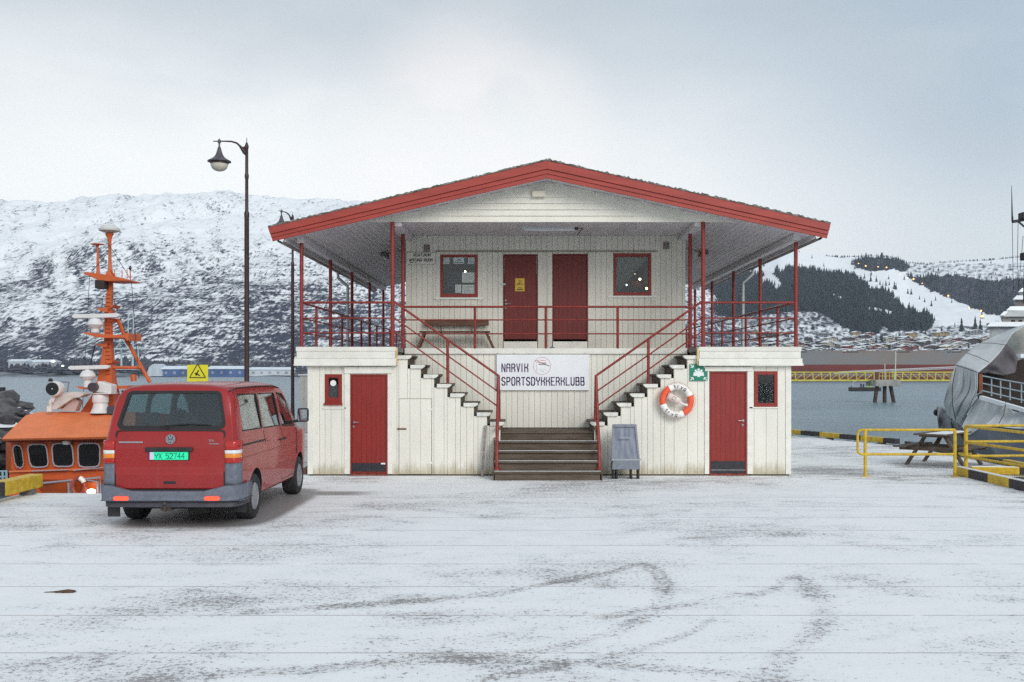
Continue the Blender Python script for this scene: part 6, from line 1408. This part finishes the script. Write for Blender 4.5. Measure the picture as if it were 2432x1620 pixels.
# roof
m = MB(); m.add([Q(18, 707, 28.7), Q(1400, 680, 28.7), Q(1400, 430, 31.3), Q(410, 428, 31.3), Q(268, 462, 31.0), Q(18, 722, 28.75), Q(1400, 700, 28.75), (Q(268, 462, 31).x - 1.0, 34.2, .1), (-8.6, 34.2, .5)], [(0, 1, 2, 3, 4), (0, 5, 6, 1), (0, 4, 7), (3, 2, 8, 7), (4, 3, 7)]); m.build('roof', ORGR, BOAT, fixn=False)
m = MB(); m.add([Q(22, 722, 28.75), Q(1400, 700, 28.75), Q(1400, 740, 29.4), Q(110, 745, 29.4)], [(0, 1, 2, 3)]); m.build('roof_underside', ORGD, BOAT, solid=.02, fixn=False)
# white covered gear, searchlights, pedestal on the roof
YM = 31.2
m = MB(); m.add([Q(585, 400, YM), Q(560, 340, YM), Q(625, 250, YM), Q(760, 222, YM), Q(860, 222, YM), Q(908, 245, YM), Q(860, 275, YM), Q(800, 280, YM), Q(720, 330, YM), Q(625, 395, YM)] , [list(range(10))]); m.build('canvas_cover', mat('white_canvas', (.60, .58, .56), .8, .08, 8, .3, 20), BOAT, solid=.5, fixn=False, bevel=.06)
m = MB(); m.add([Q(640, 420, YM + .1), Q(720, 345, YM + .1), Q(800, 288, YM + .1), Q(840, 320, YM + .1), Q(800, 420, YM + .1)], [list(range(5))]); m.build('canvas_shadow_sheet', mat('pinkish_canvas_shadow', (.52, .42, .40), .8), BOAT, solid=.3, fixn=False)  # pinkish sheet stands in for the shadow on the lower canvas
c = Q(508, 190, 30.6); o = MB().lathe(c + Vector((.10, .22, 0)), [(.10, -.30), (.22, -.16), (.235, .10), (.215, .16), (.19, .16)], 24, RX90).build('searchlight', WHP, BOAT, smooth=True)
MB().lathe(c + Vector((.07, .055, 0)), [(.195, .0), (.195, .02)], 24, RX90).build('lens', mat('black_lens', (.008, .008, .008), .2), o); MB().lathe(c + Vector((.08, .03, 0)), [(.018, .0), (.018, .01)], 10, RX90).build('lens_glint', WHP, o); MB().lathe(c + Vector((0, .1, .27)), [(.06, -.05), (.07, 0), (.04, .05)], 10).build('knob', BLACKP, o)
m = MB(); m.tube([c + Vector((.06, .2, -.2)), Q(520, 330, 30.8), Q(520, 420, 30.9)], .05, 8); m.tube([Q(590, 210, 30.8), Q(545, 330, 30.8)], .025, 6); m.build('searchlight_stand', WHP, BOAT)
MB().box(Q(500, 0, 30.9).x, Q(545, 0, 30.9).x, 30.8, 31.0, Q(0, 425, 30.9).z, Q(0, 370, 30.9).z).build('stand_foot', WHP, BOAT)
m = MB(); m.tube([Q(600, 115, 32), Q(712, 118, 32), Q(695, 225, 32)], .03, 6); m.build('rail_frame', mat('grey_rail_paint', (.25, .27, .32), .5), BOAT)
YH = 30.9; m = MB(); m.prism_dir([Q(985, 225, YH), Q(1150, 240, YH), Q(1150, 150, YH), Q(1010, 108, YH)], (0, .45, 0)); o = m.build('horn_housing', WHP, BOAT, bevel=.03)
MB().lathe(Q(980, 172, YH - .01), [(.13, -.02), (.14, .2)], 14, RX90).build('horn_mouth', mat('dark_violet_horn', (.06, .04, .06), .5), o)
MB().box(Q(945, 0, YH).x, Q(1152, 0, YH).x, YH - .05, YH + .5, Q(0, 243, YH).z, Q(0, 234, YH).z).build('mount_plate', WHP, BOAT)
m = MB(); c = Q(1040, 440, YH + .2); s = YH / F / 4.356
m.lathe(c, [(.62, 0), (.48, .10), (.42, .45), (.40, .80), (.50, .82), (.50, 1.15), (.46, 1.28)] and [(.32, 0), (.30, .02), (.23, .18), (.21, .32), (.24, .33), (.25, .46), (.24, .54), (.22, .585)], 20)
for i, v_ in enumerate(m.v): v_.x = c.x + (v_.x - c.x) * .98; v_.z = c.z + (v_.z - c.z) * .98
m.build('pedestal', WHP, BOAT, smooth=True)
MB().box(Q(1105, 0, YH).x, Q(1195, 0, YH).x, YH, YH + .4, Q(0, 455, YH).z, Q(0, 372, YH).z).build('battery_box', mat('dark_slate_box', (.06, .06, .08), .6), BOAT, bevel=.02)
# mast
YT = 31.8
def taper(P, name, mt, dep, parent=BOAT):
    """P: (px left, px right, py) rows seen in the photo; rectangular tapering column"""
    m = MB(); rows = []
    for l, r_, py in P:
        x0, x1, z = ax(l, YT), ax(r_, YT), az(py, YT); w_ = (x1 - x0) * dep; rows.append([(x0, YT, z), (x1, YT, z), (x1 - .0, YT + w_, z), (x0, YT + w_, z), (x0, YT, z)])
    m.grid(rows); m.add([rows[-1][0], rows[-1][1], rows[-1][2], rows[-1][3]], [(0, 1, 2, 3)]); return m.build(name, mt, parent, fixn=False)
ORM = mat('orange_mast_paint', (.60, .12, .030), .5, .10, 2, .1, 30)
taper([(190, 270, 981), (217, 269, 940), (231, 266, 903), (240, 264.5, 852), (247.5, 263.5, 801), (248.5, 263, 750), (252, 264.5, 700), (256, 266, 672), (256, 266, 655)], 'mast', ORM, .8)
m = MB(); m.tube([(ax(258, YT), YT + .1, az(655, YT)), (ax(258, YT), YT + .1, az(640, YT)), (ax(258, YT), YT + .1, az(600, YT)), (ax(257, YT), YT + .1, az(566, YT)), (ax(256.5, YT), YT + .1, az(554, YT))], [.16, .06, .045, .06, .14], 10); m.build('mast_top', ORM, BOAT, smooth=True)
MB().lathe(at(257, 552, YT) + Vector((0, .1, 0)), [(.14, 0), (.32, .06), (.33, .12), (.20, .22), (.01, .26)], 16).build('antenna_dome', mat('pale_dome', (.66, .66, .64), .4), BOAT, smooth=True)
m = MB(); m.tube([(ax(230, YT), YT + .1, az(652, YT)), (ax(228.5, YT), YT + .1, az(586, YT))], [.06, .03], 8); m.lathe(at(228, 586, YT) + Vector((0, .1, 0)), [(.04, 0), (.06, .06), (.2, .08), (.2, .1), (.01, .12)], 14); m.build('antenna_pole', ORM, BOAT, smooth=True)
def plat(P, y0, y1, name='platform'): return MB().prism([(ax(a, YT), az(b, YT)) for a, b in P], y0, y1).build(name, ORM, BOAT, bevel=.01)
plat([(210, 653), (212, 648), (268, 655), (313, 666), (313, 669), (268, 670), (245, 668)], YT - .35, YT + .7)
plat([(208, 792), (212, 790), (265, 796), (308, 797), (312, 792), (316, 792), (316, 810), (312, 810), (308, 803), (262, 804), (240, 802)], YT - .4, YT + .7)
for P in ([(229, 732), (258, 732), (258, 742), (246, 741)], [(264, 725), (273, 724), (270, 730), (264, 732)], [(225, 817), (258, 816), (256, 826), (244, 824)], [(255, 856), (271, 858), (268, 863), (255, 864)], [(258, 757), (275, 757), (268, 764), (258, 765)]): plat(P, YT - .1, YT + .5, 'bracket')
m = MB(); m.prism([(ax(188, YT), az(918, YT)), (ax(310, YT), az(916, YT)), (ax(310, YT), az(923, YT)), (ax(205, YT), az(924, YT))], YT - .3, YT + .6); m.build('platform', ORM, BOAT)
MB().box(ax(236, YT), ax(258, YT), YT - .35, YT + .05, az(687, YT), az(667, YT)).build('loudspeaker', mat('black_speaker_box', (.03, .02, .02), .6), BOAT, bevel=.01)
m = MB(); m.tube([at(273, 757, YT) + Vector((0, .2, 0)), at(300, 806, YT + .4), at(356, 908, YT + .4)], .06, 8); m.build('stay', ORM, BOAT, smooth=True)
m = MB(); m.tube([at(264, 873, YT + .1), at(336, 873, YT + .4)], .05, 8); m.build('stay', ORM, BOAT, smooth=True)
m = MB(); m.tube([at(318, 905, YT + .2), at(316, 890, YT + .2)], .10, 8); m.build('vent_pipe', ORM, BOAT, smooth=True)
for (l, r_, yt, yb, dl, dr, dt, dm, db) in ((173, 284, 744.5, 756, 207.5, 245, 757, 771, 790), (164, 261, 867, 878, 190, 227, 880, 894, 920)):
    Yr = YT - .25; m = MB(); x0, x1, z0, z1 = ax(l, Yr), ax(r_, Yr), az(yb, Yr), az(yt, Yr); m.prism([(x0, z0 + .03), (x0 + .08, z0 - .01), (x1 - .08, z0 + .02), (x1, z0 + .05), (x1, z1 - .02), (x1 - .06, z1), (x0 + .06, z1 - .03), (x0, z1 - .06)], Yr - .09, Yr + .09)
    o = m.build('radar_scanner', WHP, BOAT, bevel=.02)
    cxm = ax((dl + dr) / 2, Yr); rw = (ax(dr, Yr) - ax(dl, Yr)) / 2; Z = lambda q: az(q, Yr)
    MB().lathe((cxm, Yr, 0), [(rw * .5, Z(db)), (rw * .5, Z(dm + 10)), (rw * .75, Z(dm + 6)), (rw, Z(dm)), (rw * .9, Z(dm - 6)), (rw * .6, Z(dt)), (.08, Z(dt)), (.08, z0)], 20).build('radar_body', WHP, o, smooth=True)
for a, b in (((256, 600), (214, 650)), ((258, 580), (311, 664)), ((213, 655), (196, 970)), ((312, 668), (330, 900)), ((246, 700), (232, 790)), ((266, 700), (300, 795))): MB().tube([at(*a, YT), at(*b, YT)], .009, 4).build('rigging_wire', MATS['galvanised_rail'] if 'galvanised_rail' in MATS else BLACKP, BOAT)
for k in range(22): MB().tube([at(250 + (k < 8) * -2, 700 + k * 9, YT - .03), at(262, 700 + k * 9, YT - .03)], .008, 4).build('rung', ORGD, BOAT)
MB().tube([at(226, 820, YT), at(216, 860, YT), at(219, 900, YT)], .02, 5).build('cable', BLACKP, BOAT)
for px in (272, 290, 302): MB().tube([at(px, 663, YT), at(px, 640, YT)], .012, 4).build('aerial', ORM, BOAT)
for a, b in (((262, 640), (282, 668)), ((310, 668), (309, 633))): MB().tube([at(*a, YT), at(*b, YT)], .018, 5).build('aerial', ORM, BOAT)
m = MB(); m.lathe(at(309.5, 638, YT), [(.02, -.06), (.05, 0), (.02, .09)], 8); m.build('mast_light', BLACKP, BOAT)
# rails and lamps at the quay side of the boat
YP = 28.4
m = MB(); m.tube([Q(380, 1172, YP), Q(1040, 1106, YP), Q(1046, 1290, YP)], .03, 8); m.build('handrail', mat('galvanised_rail', (.34, .30, .34), .5), BOAT, smooth=True)
for a in (710, 740, 880, 1010): m = MB(); m.tube([Q(a, 1140, YP + .05), Q(a + 8, 1285, YP + .05)], .045, 6); m.build('stanchion', MATS['galvanised_rail'], BOAT)
m = MB(); m.tube([Q(900, 1135, YP), Q(1010, 1150, YP)], .02, 6); m.build('handrail', MATS['galvanised_rail'], BOAT)
c = Q(815, 1200, YP - .05); m = MB(); m.tube([c + Vector((.17 * math.cos(a), 0, .24 * math.sin(a))) for a in [i * math.pi / 12 for i in range(25)]], .06, 8, cap=False); m.build('buoy_ring', mat('faded_red_buoy', (.40, .07, .04), .5, .2, 8), BOAT, smooth=True)
m = MB(); m.tube([c + Vector((.17 * math.cos(a), -.008, .24 * math.sin(a))) for a in (.5, .8, 1.1, 1.4)], .068, 8); m.build('reflective_band', mat('cream_white_band', (1, .95, .85), .4), BOAT, smooth=True)  # plain cream-white band on the red ring
MB().lathe(Q(945, 1252, YP - .1), [(.01, -.08), (.10, -.05), (.12, 0), (.10, .05), (.01, .08)], 14).build('deck_lamp', mat('bright_deck_lamp', (1, .9, .75), .5, emis=2.5), BOAT, smooth=True)
m = MB()
for k in range(6): m.tube([at(-30 + k * 9, 1120, 28.0), at(-28 + k * 9, 1160, 28.0)], .03, 5)
for py in (1119, 1132, 1146): m.tube([at(-60, py + 2, 28.0), at(18, py, 28.0)], .022, 5)
m.build('bow_railing', mat('pale_teal_rail', (.30, .42, .48), .5), BOAT)
# rock pile behind the boat
random.seed(17)
RK = mat('dark_wet_rock', (.030, .027, .030), .85, col2=(.13, .125, .13), vscale=1.4, bump=.5, bscale=8)
mb = MB(); mt2 = MB()
for i in range(520):
    Y = ru(34, 46); X = ru(-27, ax(100, Y)); px = CX + X * F / Y
    hmax = max(-1.9, min(1.15, .9 + (60 - px) * .012)) if px < 100 else -1.9
    top = 1.05 - max(0, (px - 30)) * .018 - abs(Y - 41) * .12; z = ru(-2.1, max(-1.9, top)); s = ru(.25, .8)
    if z < top - .9 and rnd() > .5: z = top - ru(0, .5)
    bm = bmesh.new(); bmesh.ops.create_icosphere(bm, subdivisions=2, radius=1)
    M_ = Matrix.Rotation(ru(0, 3), 3, 'Z'); kx, ky, kz = ru(1.0, 1.6), ru(.6, 1.1), ru(.25, .55); vs = [M_ @ (Vector((v.co.x * s * kx, v.co.y * s * ky, v.co.z * s * kz)) * (1 + .55 * mnoise.noise(v.co * 1.3 + Vector((i * 3.1, 0, 0))))) + Vector((X, Y, z)) for v in bm.verts]; fs = [[v.index for v in f.verts] for f in bm.faces]
    mb.add(vs, fs)
    if rnd() < .5 and z > top - .9: k_ = ru(.12, .3); mt2.add([p + Vector((0, 0, .03)) for p in vs], [f for f in fs if sum(vs[q].z for q in f) / 3 > z + s * k_])
    bm.free()
o = mb.build('rock_breakwater', RK, fixn=False); tag(o, 'dark jumbled rock breakwater patched with snow at the left edge behind the orange boat', 'breakwater', kind='stuff')
o = mt2.build('breakwater_snow', SNOW, fixn=False); tag(o, 'patches of snow on the dark breakwater rocks at the left', 'snow', kind='stuff')
m = MB().box(ax(-4, 44), ax(5, 44), 44, 44.3, -1, az(920, 44)); o = m.build('mooring_post', BLACKP, origin=(ax(0, 44), 44, -1)); tag(o, 'dark mooring post at the extreme left edge above the rocks', 'post')

# ------------------------------------------------------------------ grey ship under tarpaulins on the right
TARP = mat('grey_tarpaulin', (.50, .525, .54), .95, .12, .9, .5, 5, dirt=.55, dirtcol=(.22, .20, .19), spec=.12, stretch=(1, 1, .6)); TARPD = mat('dark_shaded_tarpaulin', (.13, .12, .13), .95, .2, 1.2, .4, 5, spec=.1)
SHIP = empty('grey_ship', (ax(2400, 44), 44, WATER_Z), label='grey ship with its bow shrouded in tarpaulins moored at the right edge', cat='ship')
SG = mat('grey_ship_plating', (.24, .255, .275), .7, .15, .7, .2, 8)
def loft(curves, name, mt, n=26, folds=.0, ff=3., parent=SHIP, solid=.03, push=(0, -1, 0), sag=0., seed=0., nr=12):
    """cloth between edge curves (each a list of points); folds run from the first curve to the last"""
    C = []
    for c in curves:
        c = [Vector(p) for p in c]; L = [0]
        for a, b in zip(c, c[1:]): L.append(L[-1] + (b - a).length)
        row = []
        for i in range(n + 1):
            s = L[-1] * i / n; k = 0
            while k < len(L) - 2 and s > L[k + 1]: k += 1
            f = (s - L[k]) / max(1e-6, L[k + 1] - L[k]); row.append(c[k].lerp(c[k + 1], f))
        C.append(row)
    rows = []; CR = lambda p0, p1, p2, p3, q: (p1 * 2 + (p2 - p0) * q + (p0 * 2 - p1 * 5 + p2 * 4 - p3) * q * q + (p1 * 3 - p0 - p2 * 3 + p3) * q ** 3) * .5
    def smooth_row(r_):
        for _ in range(2): r_ = [r_[0]] + [(a_ + b_ * 2 + c_) * .25 for a_, b_, c_ in zip(r_, r_[1:], r_[2:])] + [r_[-1]]
        return r_
    C = [smooth_row(r_) for r_ in C]
    for a, (r0, r1) in enumerate(zip(C, C[1:])):
        for j in range(nr + (a == len(C) - 2)):
            t_ = j / nr; tt = (a + t_) / (len(C) - 1); row = []
            for i in range(n + 1):
                p = CR(C[max(a - 1, 0)][i], r0[i], r1[i], C[min(a + 2, len(C) - 1)][i], t_); u_ = i / n
                d_ = folds * math.sin(math.pi * tt) ** .6 * (math.sin(u_ * ff * 6.283 + seed + 1.2 * tt) * .7 + math.sin(u_ * ff * 2.3 * 6.283 + seed * 2 - tt * 1.5) * .25 + mnoise.noise(Vector((u_ * 5, tt * 1.6, seed))) * .45)
                row.append(p + Vector(push) * d_ + Vector((0, 0, -sag * math.sin(math.pi * tt))))
            rows.append(row)
    m = MB(); m.grid(rows); return m.build(name, mt, parent, smooth=True, solid=solid, fixn=False)
P = lambda px, py, Y: at(px, py, Y)
# hull: raked bow, near side and far side meeting at the stem
stem = [P(2224, 968, 49), P(2228, 1012, 49), P(2262, 1055, 48.6), P(2300, 1100, 48)]
near = [[P(2290, 985, 47), P(2300, 1020, 47), P(2330, 1060, 46.8), P(2350, 1110, 46)], [P(2400, 1000, 44.5), P(2400, 1030, 44.5), P(2410, 1075, 44.5), P(2415, 1125, 44)], [P(2560, 1005, 42), P(2560, 1040, 42), P(2560, 1090, 42), P(2560, 1150, 41.5)], [P(2900, 1010, 40), P(2900, 1050, 40), P(2900, 1100, 40), P(2900, 1160, 40)]]
m = MB(); rows = [stem] + near; rows = [[Vector((p.x, p.y, max(p.z, WATER_Z - .4) if k < 3 else WATER_Z - .4)) for k, p in enumerate(r_)] for r_ in rows]
m.grid(rows); far = [rows[0]] + [[Vector((p.x + 1.5, p.y + 2.2 + 3.0 * min(1, i * .8), p.z)) for p in r_] for i, r_ in enumerate(rows[1:])]; m.grid([far[0]] + far[1:]); m.build('hull', SG, SHIP, smooth=True, fixn=False)
m = MB(); m.grid([[r_[0] for r_ in rows], [r_[0] for r_ in far]]); m.build('deck', mat('snowy_ship_deck', (.60, .64, .68), .8, .1, 1), SHIP, fixn=False)
MB().lathe(P(2226, 980, 48.9), [(.17, -.06), (.10, .02), (.1, .04)], 12, RX90).build('fairlead', BLACKP, SHIP)
loft([[P(2224, 966, 48.8), P(2240, 968, 48.6), P(2262, 985, 48), P(2282, 1005, 47)], [P(2222, 990, 48.7), P(2238, 992, 48.4), P(2262, 1005, 47.8), P(2286, 1022, 47)], [P(2228, 1016, 48.7), P(2244, 1017, 48.4), P(2266, 1024, 47.8), P(2290, 1040, 47)]], 'bow_cover', mat('mottled_bow_cover', (.30, .32, .35), .7, col2=(.12, .11, .12), vscale=3, bump=.3), folds=.25, ff=2.2, seed=1)
# big sheet over the foredeck
U = [P(2268, 868, 47), P(2295, 838, 47.5), P(2327, 815, 48), P(2370, 795, 48.4), P(2410, 779, 48.8), P(2432, 772, 49)]
V_ = [P(2322, 886, 45.5), P(2354, 860, 46), P(2376, 836, 46.4), P(2389, 816, 46.8), P(2404, 792, 47.5), P(2432, 776, 48.5)]
loft([U, V_], 'tarpaulin', TARP, folds=.05, ff=1.2, seed=.4, push=(0, -.8, .5), n=30)
loft([[P(2268, 868, 47), P(2322, 886, 45.5)], [P(2253, 915, 46.8), P(2290, 925, 46.2), P(2321, 925, 45.2)], [P(2243, 955, 47.2), P(2275, 965, 46), P(2312, 952, 45.3)], [P(2249, 985, 47.5), P(2268, 1000, 46.6), P(2284, 1012, 46.2)]], 'tarpaulin', TARP, folds=.15, ff=3.3, seed=2.2, push=(-.2, -1, 0), n=70)
loft([[P(2322, 887, 45.5), P(2354, 861, 46), P(2376, 837, 46.4), P(2389, 817, 46.8)], [P(2340, 886, 46.4), P(2372, 872, 46.8), P(2398, 850, 47), P(2400, 830, 47.2)], [P(2350, 885, 46.6), P(2385, 892, 46.8), P(2412, 885, 47), P(2416, 850, 47.2)]], 'hanging_tarpaulin', TARPD, folds=.16, ff=1.6, seed=3, n=30)  # dark hanging fabric with its shade put into the colour
loft([[P(2320, 949, 45.6), P(2350, 950, 45), P(2389, 955, 44.4)], [P(2300, 985, 45.6), P(2340, 985, 44.8), P(2380, 985, 44.2)], [P(2283, 1012, 45.4), P(2300, 1035, 45), P(2352, 1002, 44)]], 'side_tarpaulin', TARP, folds=.10, ff=1.8, seed=5, n=36)
loft([[P(2389, 955, 44.4), P(2410, 982, 43.8), P(2440, 972, 43.2)], [P(2365, 985, 44.2), P(2400, 1000, 43.6), P(2440, 992, 43)], [P(2340, 1008, 44), P(2388, 1016, 43.4), P(2440, 1020, 42.8)]], 'side_tarpaulin', TARP, folds=.12, ff=1.8, seed=8, n=36)
loft([[P(2300, 1036, 45), P(2352, 1010, 44), P(2440, 1020, 43)], [P(2305, 1060, 45), P(2360, 1060, 44.2), P(2440, 1060, 43)], [P(2330, 1090, 45), P(2370, 1100, 44.4), P(2440, 1110, 43)]], 'side_tarpaulin', mat('blue_grey_tarpaulin', (.20, .22, .26), .8, .1, .8), folds=.2, ff=1.2, seed=11, n=36)
for a_, b_ in (((2268, 868), (2322, 886)), ((2295, 839), (2350, 862)), ((2327, 816), (2386, 820))):
    MB().tube([P(a_[0], a_[1] - 1, 46.8), P((a_[0] + b_[0]) / 2, (a_[1] + b_[1]) / 2 - 3, 45.9), P(b_[0], b_[1] - 1, 45.3)], .014, 5).build('lashing', TARPD, SHIP)
for P3 in ([(2284, 1012, 45), (2300, 975, 44.9), (2320, 948, 44.9)], [(2389, 954, 43.8), (2384, 985, 43.6), (2372, 1006, 43.4)], [(2270, 875, 46), (2262, 915, 45.9), (2262, 960, 45.8), (2270, 1000, 45.8)]):
    MB().tube([P(*q) for q in P3], .018, 5).build('lashing', BLACKP, SHIP)
# dark shelter deck behind the rail
m = MB(); m.add([P(2322, 884, 48), P(2440, 850, 47.5), P(2440, 985, 47), P(2322, 950, 47.6)], [(0, 1, 2, 3)]); m.build('shelter_wall', mat('very_dark_brown_wall', (.028, .018, .014), .8, .3, 1), SHIP, solid=.1, fixn=False)
m = MB(); m.bar(P(2330, 944, 44.9), P(2440, 976, 43), .25, .16); m.build('snowy_gunwale', SNOW, SHIP)
m = MB(); m.box(P(2323, 900, 45.6).x, P(2332, 900, 45.6).x, 45.5, 45.75, az(935, 45.6), az(888, 45.6)); m.build('samson_post', mat('rust_orange_post', (.20, .06, .02), .7, .3, 3), SHIP)
RL = mat('pale_blue_rail', (.42, .50, .54), .5)
def rl(f): return [P(2334, 893 + f * 35, 45), P(2380, 902 + f * 37, 44.2), P(2432, 911 + f * 40, 43.3), P(2500, 922 + f * 42, 42.3)]
for f in (0, .5, 1.0): MB().tube(rl(f), .028, 6).build('rail', RL, SHIP, smooth=True)
MB().tube([P(2334, 928, 45), P(2316, 942, 45.4)], .028, 6).build('rail', RL, SHIP)
for px in (2355, 2376.5, 2399, 2426, 2460):
    f = (px - 2334) / 98; Yy = 45 - f * 1.7; MB().tube([P(px, 896 + f * 18, Yy), P(px, 936 + f * 22, Yy)], .03, 6).build('stanchion', RL, SHIP)
# round covered mount and superstructure
m = MB(); c = P(2446, 808, 49.5); m.lathe(c, [(.9, -.75), (1.05, -.45), (1.02, .1), (.85, .5), (.4, .72), (.01, .78)], 24)
for v_ in m.v: v_ += Vector((0, 0, mnoise.noise(v_ * 1.7) * .12))
m.build('covered_mount', mat('cream_canvas', (.46, .45, .41), .8, .1, 2, .3, 10), SHIP, smooth=True)
MB().box(P(2412, 0, 49).x, P(2480, 0, 49).x, 48.5, 50.5, az(850, 49), az(841, 49)).build('snow_ledge', SNOW, SHIP)
SUP = mat('pale_grey_superstructure', (.34, .345, .34), .7, .12, .5, .1, 5)
def block(px0, px1, py0, py1, Y, dep, snow=True, mt=SUP, name='superstructure', win=0):
    x0, x1, z0, z1 = ax(px0, Y), ax(px1, Y), az(py1, Y), az(py0, Y)
    k_ = (Y + dep) / Y; q = MB(); F8 = [(0, 3, 2, 1), (4, 5, 6, 7), (0, 1, 5, 4), (1, 2, 6, 5), (2, 3, 7, 6), (3, 0, 4, 7)]
    q.add([(x0, Y, z0), (x1, Y, z0), (x1, Y + dep, z0), (x0 * k_, Y + dep, z0), (x0, Y, z1), (x1, Y, z1), (x1, Y + dep, z1), (x0 * k_, Y + dep, z1)], F8); o = q.build(name, mt, SHIP)
    if snow: q = MB(); q.add([(x0 - .3, Y - .3, z1 + .001), (x1, Y - .3, z1 + .001), (x1, Y + dep, z1 + .001), (x0 * k_, Y + dep, z1 + .001), (x0, Y - .2, z1 + .25), (x1, Y - .2, z1 + .27), (x1, Y + dep, z1 + .27), (x0 * k_ + .3, Y + dep, z1 + .25)], F8); q.build('snow_cap', SNOW, o)
    for k in range(win):
        xw = x0 + .5 + k * .42; MB().box(xw, xw + .2, Y - .03, Y - .002, z1 - .55, z1 - .25).build('window', DARK, o)
    return o
block(2381, 2700, 750, 800, 58, 9, win=6); block(2396, 2700, 738, 749, 60, 8); block(2411, 2700, 712, 737, 62, 7, mt=mat('brownish_superstructure', (.16, .15, .15), .8, .2, .5)); block(2424, 2700, 694, 711, 64, 5)
MB().prism([(ax(2381, 57.8), az(752, 57.8)), (ax(2440, 57.8), az(752, 57.8)), (ax(2440, 57.8), az(737, 57.8)), (ax(2396, 57.8), az(739, 57.8))], 57.7, 57.95).build('awning', mat('pale_awning', (.52, .54, .55), .8, .1, 1), SHIP)
MB().box(ax(2362, 57), ax(2500, 57), 56.5, 58, az(775, 57), az(766, 57)).build('boat_deck', SUP, SHIP)
block(2350, 2560, 776, 812, 56, 4, mt=mat('dark_deck_clutter', (.22, .22, .23), .8, col2=(.42, .45, .47), vscale=1.2), name='deck_gear')
# mast with yard
MD = mat('black_mast_paint', (.02, .02, .024), .6); Y = 60
MB().tube([P(2444, 720, Y), P(2441, 470, Y)], [.35, .12], 8).build('mast', MD, SHIP, smooth=True)
m = MB(); m.tube([P(2404, 526.5, Y), P(2416, 525, Y), P(2441, 520, Y)], .09, 6); m.tube([P(2418, 526, Y), P(2438, 543, Y)], .06, 6); m.build('yard', MD, SHIP)
MB().box(ax(2423, Y), ax(2442, Y), Y - .3, Y + .3, az(521, Y), az(505, Y)).build('radar', MD, SHIP, bevel=.05); MB().box(ax(2427, Y), ax(2446, Y), Y - .3, Y + .3, az(618, Y), az(600, Y)).build('radar', MD, SHIP, bevel=.05)
for a, b in (((2404.5, 526), (2404.5, 515)), ((2404, 516), (2402.5, 440))): MB().tube([P(*a, Y), P(*b, Y)], [.05, .012] if a[1] < 520 else .06, 5).build('aerial', MD, SHIP)
for a, b in (((2404, 528), (2406.5, 690)), ((2418, 528), (2416, 640)), ((2418, 640), (2420, 690)), ((2430, 560), (2419, 690))): MB().tube([P(*a, Y), P(*b, Y)], .016, 4).build('halyard', MD, SHIP)

# ------------------------------------------------------------------ the air itself
HZ = bpy.data.materials.new('pale_winter_air'); HZ.use_nodes = True; t = NT(HZ.node_tree); t.n.clear(); o_ = t.new('ShaderNodeOutputMaterial'); v_ = t.new('ShaderNodeVolumePrincipled')
v_.inputs['Color'].default_value = (.80, .88, 1.0, 1); v_.inputs['Density'].default_value = .00008; v_.inputs['Anisotropy'].default_value = .2
t.l.new(v_.outputs[0], o_.inputs['Volume'])
if HAZE_ON:
    zt_ = max(max(v[2] for v in HV), 420); m = MB(); m.box(-3300, 3300, -400, 3800, WATER_Z - 2.0, 470); o = m.build('haze', HZ); o['kind'] = 'stuff'
for o in list(SC.objects):
    if o.type == 'EMPTY' and 'label' not in o and 'kind' not in o: o['kind'] = 'structure'
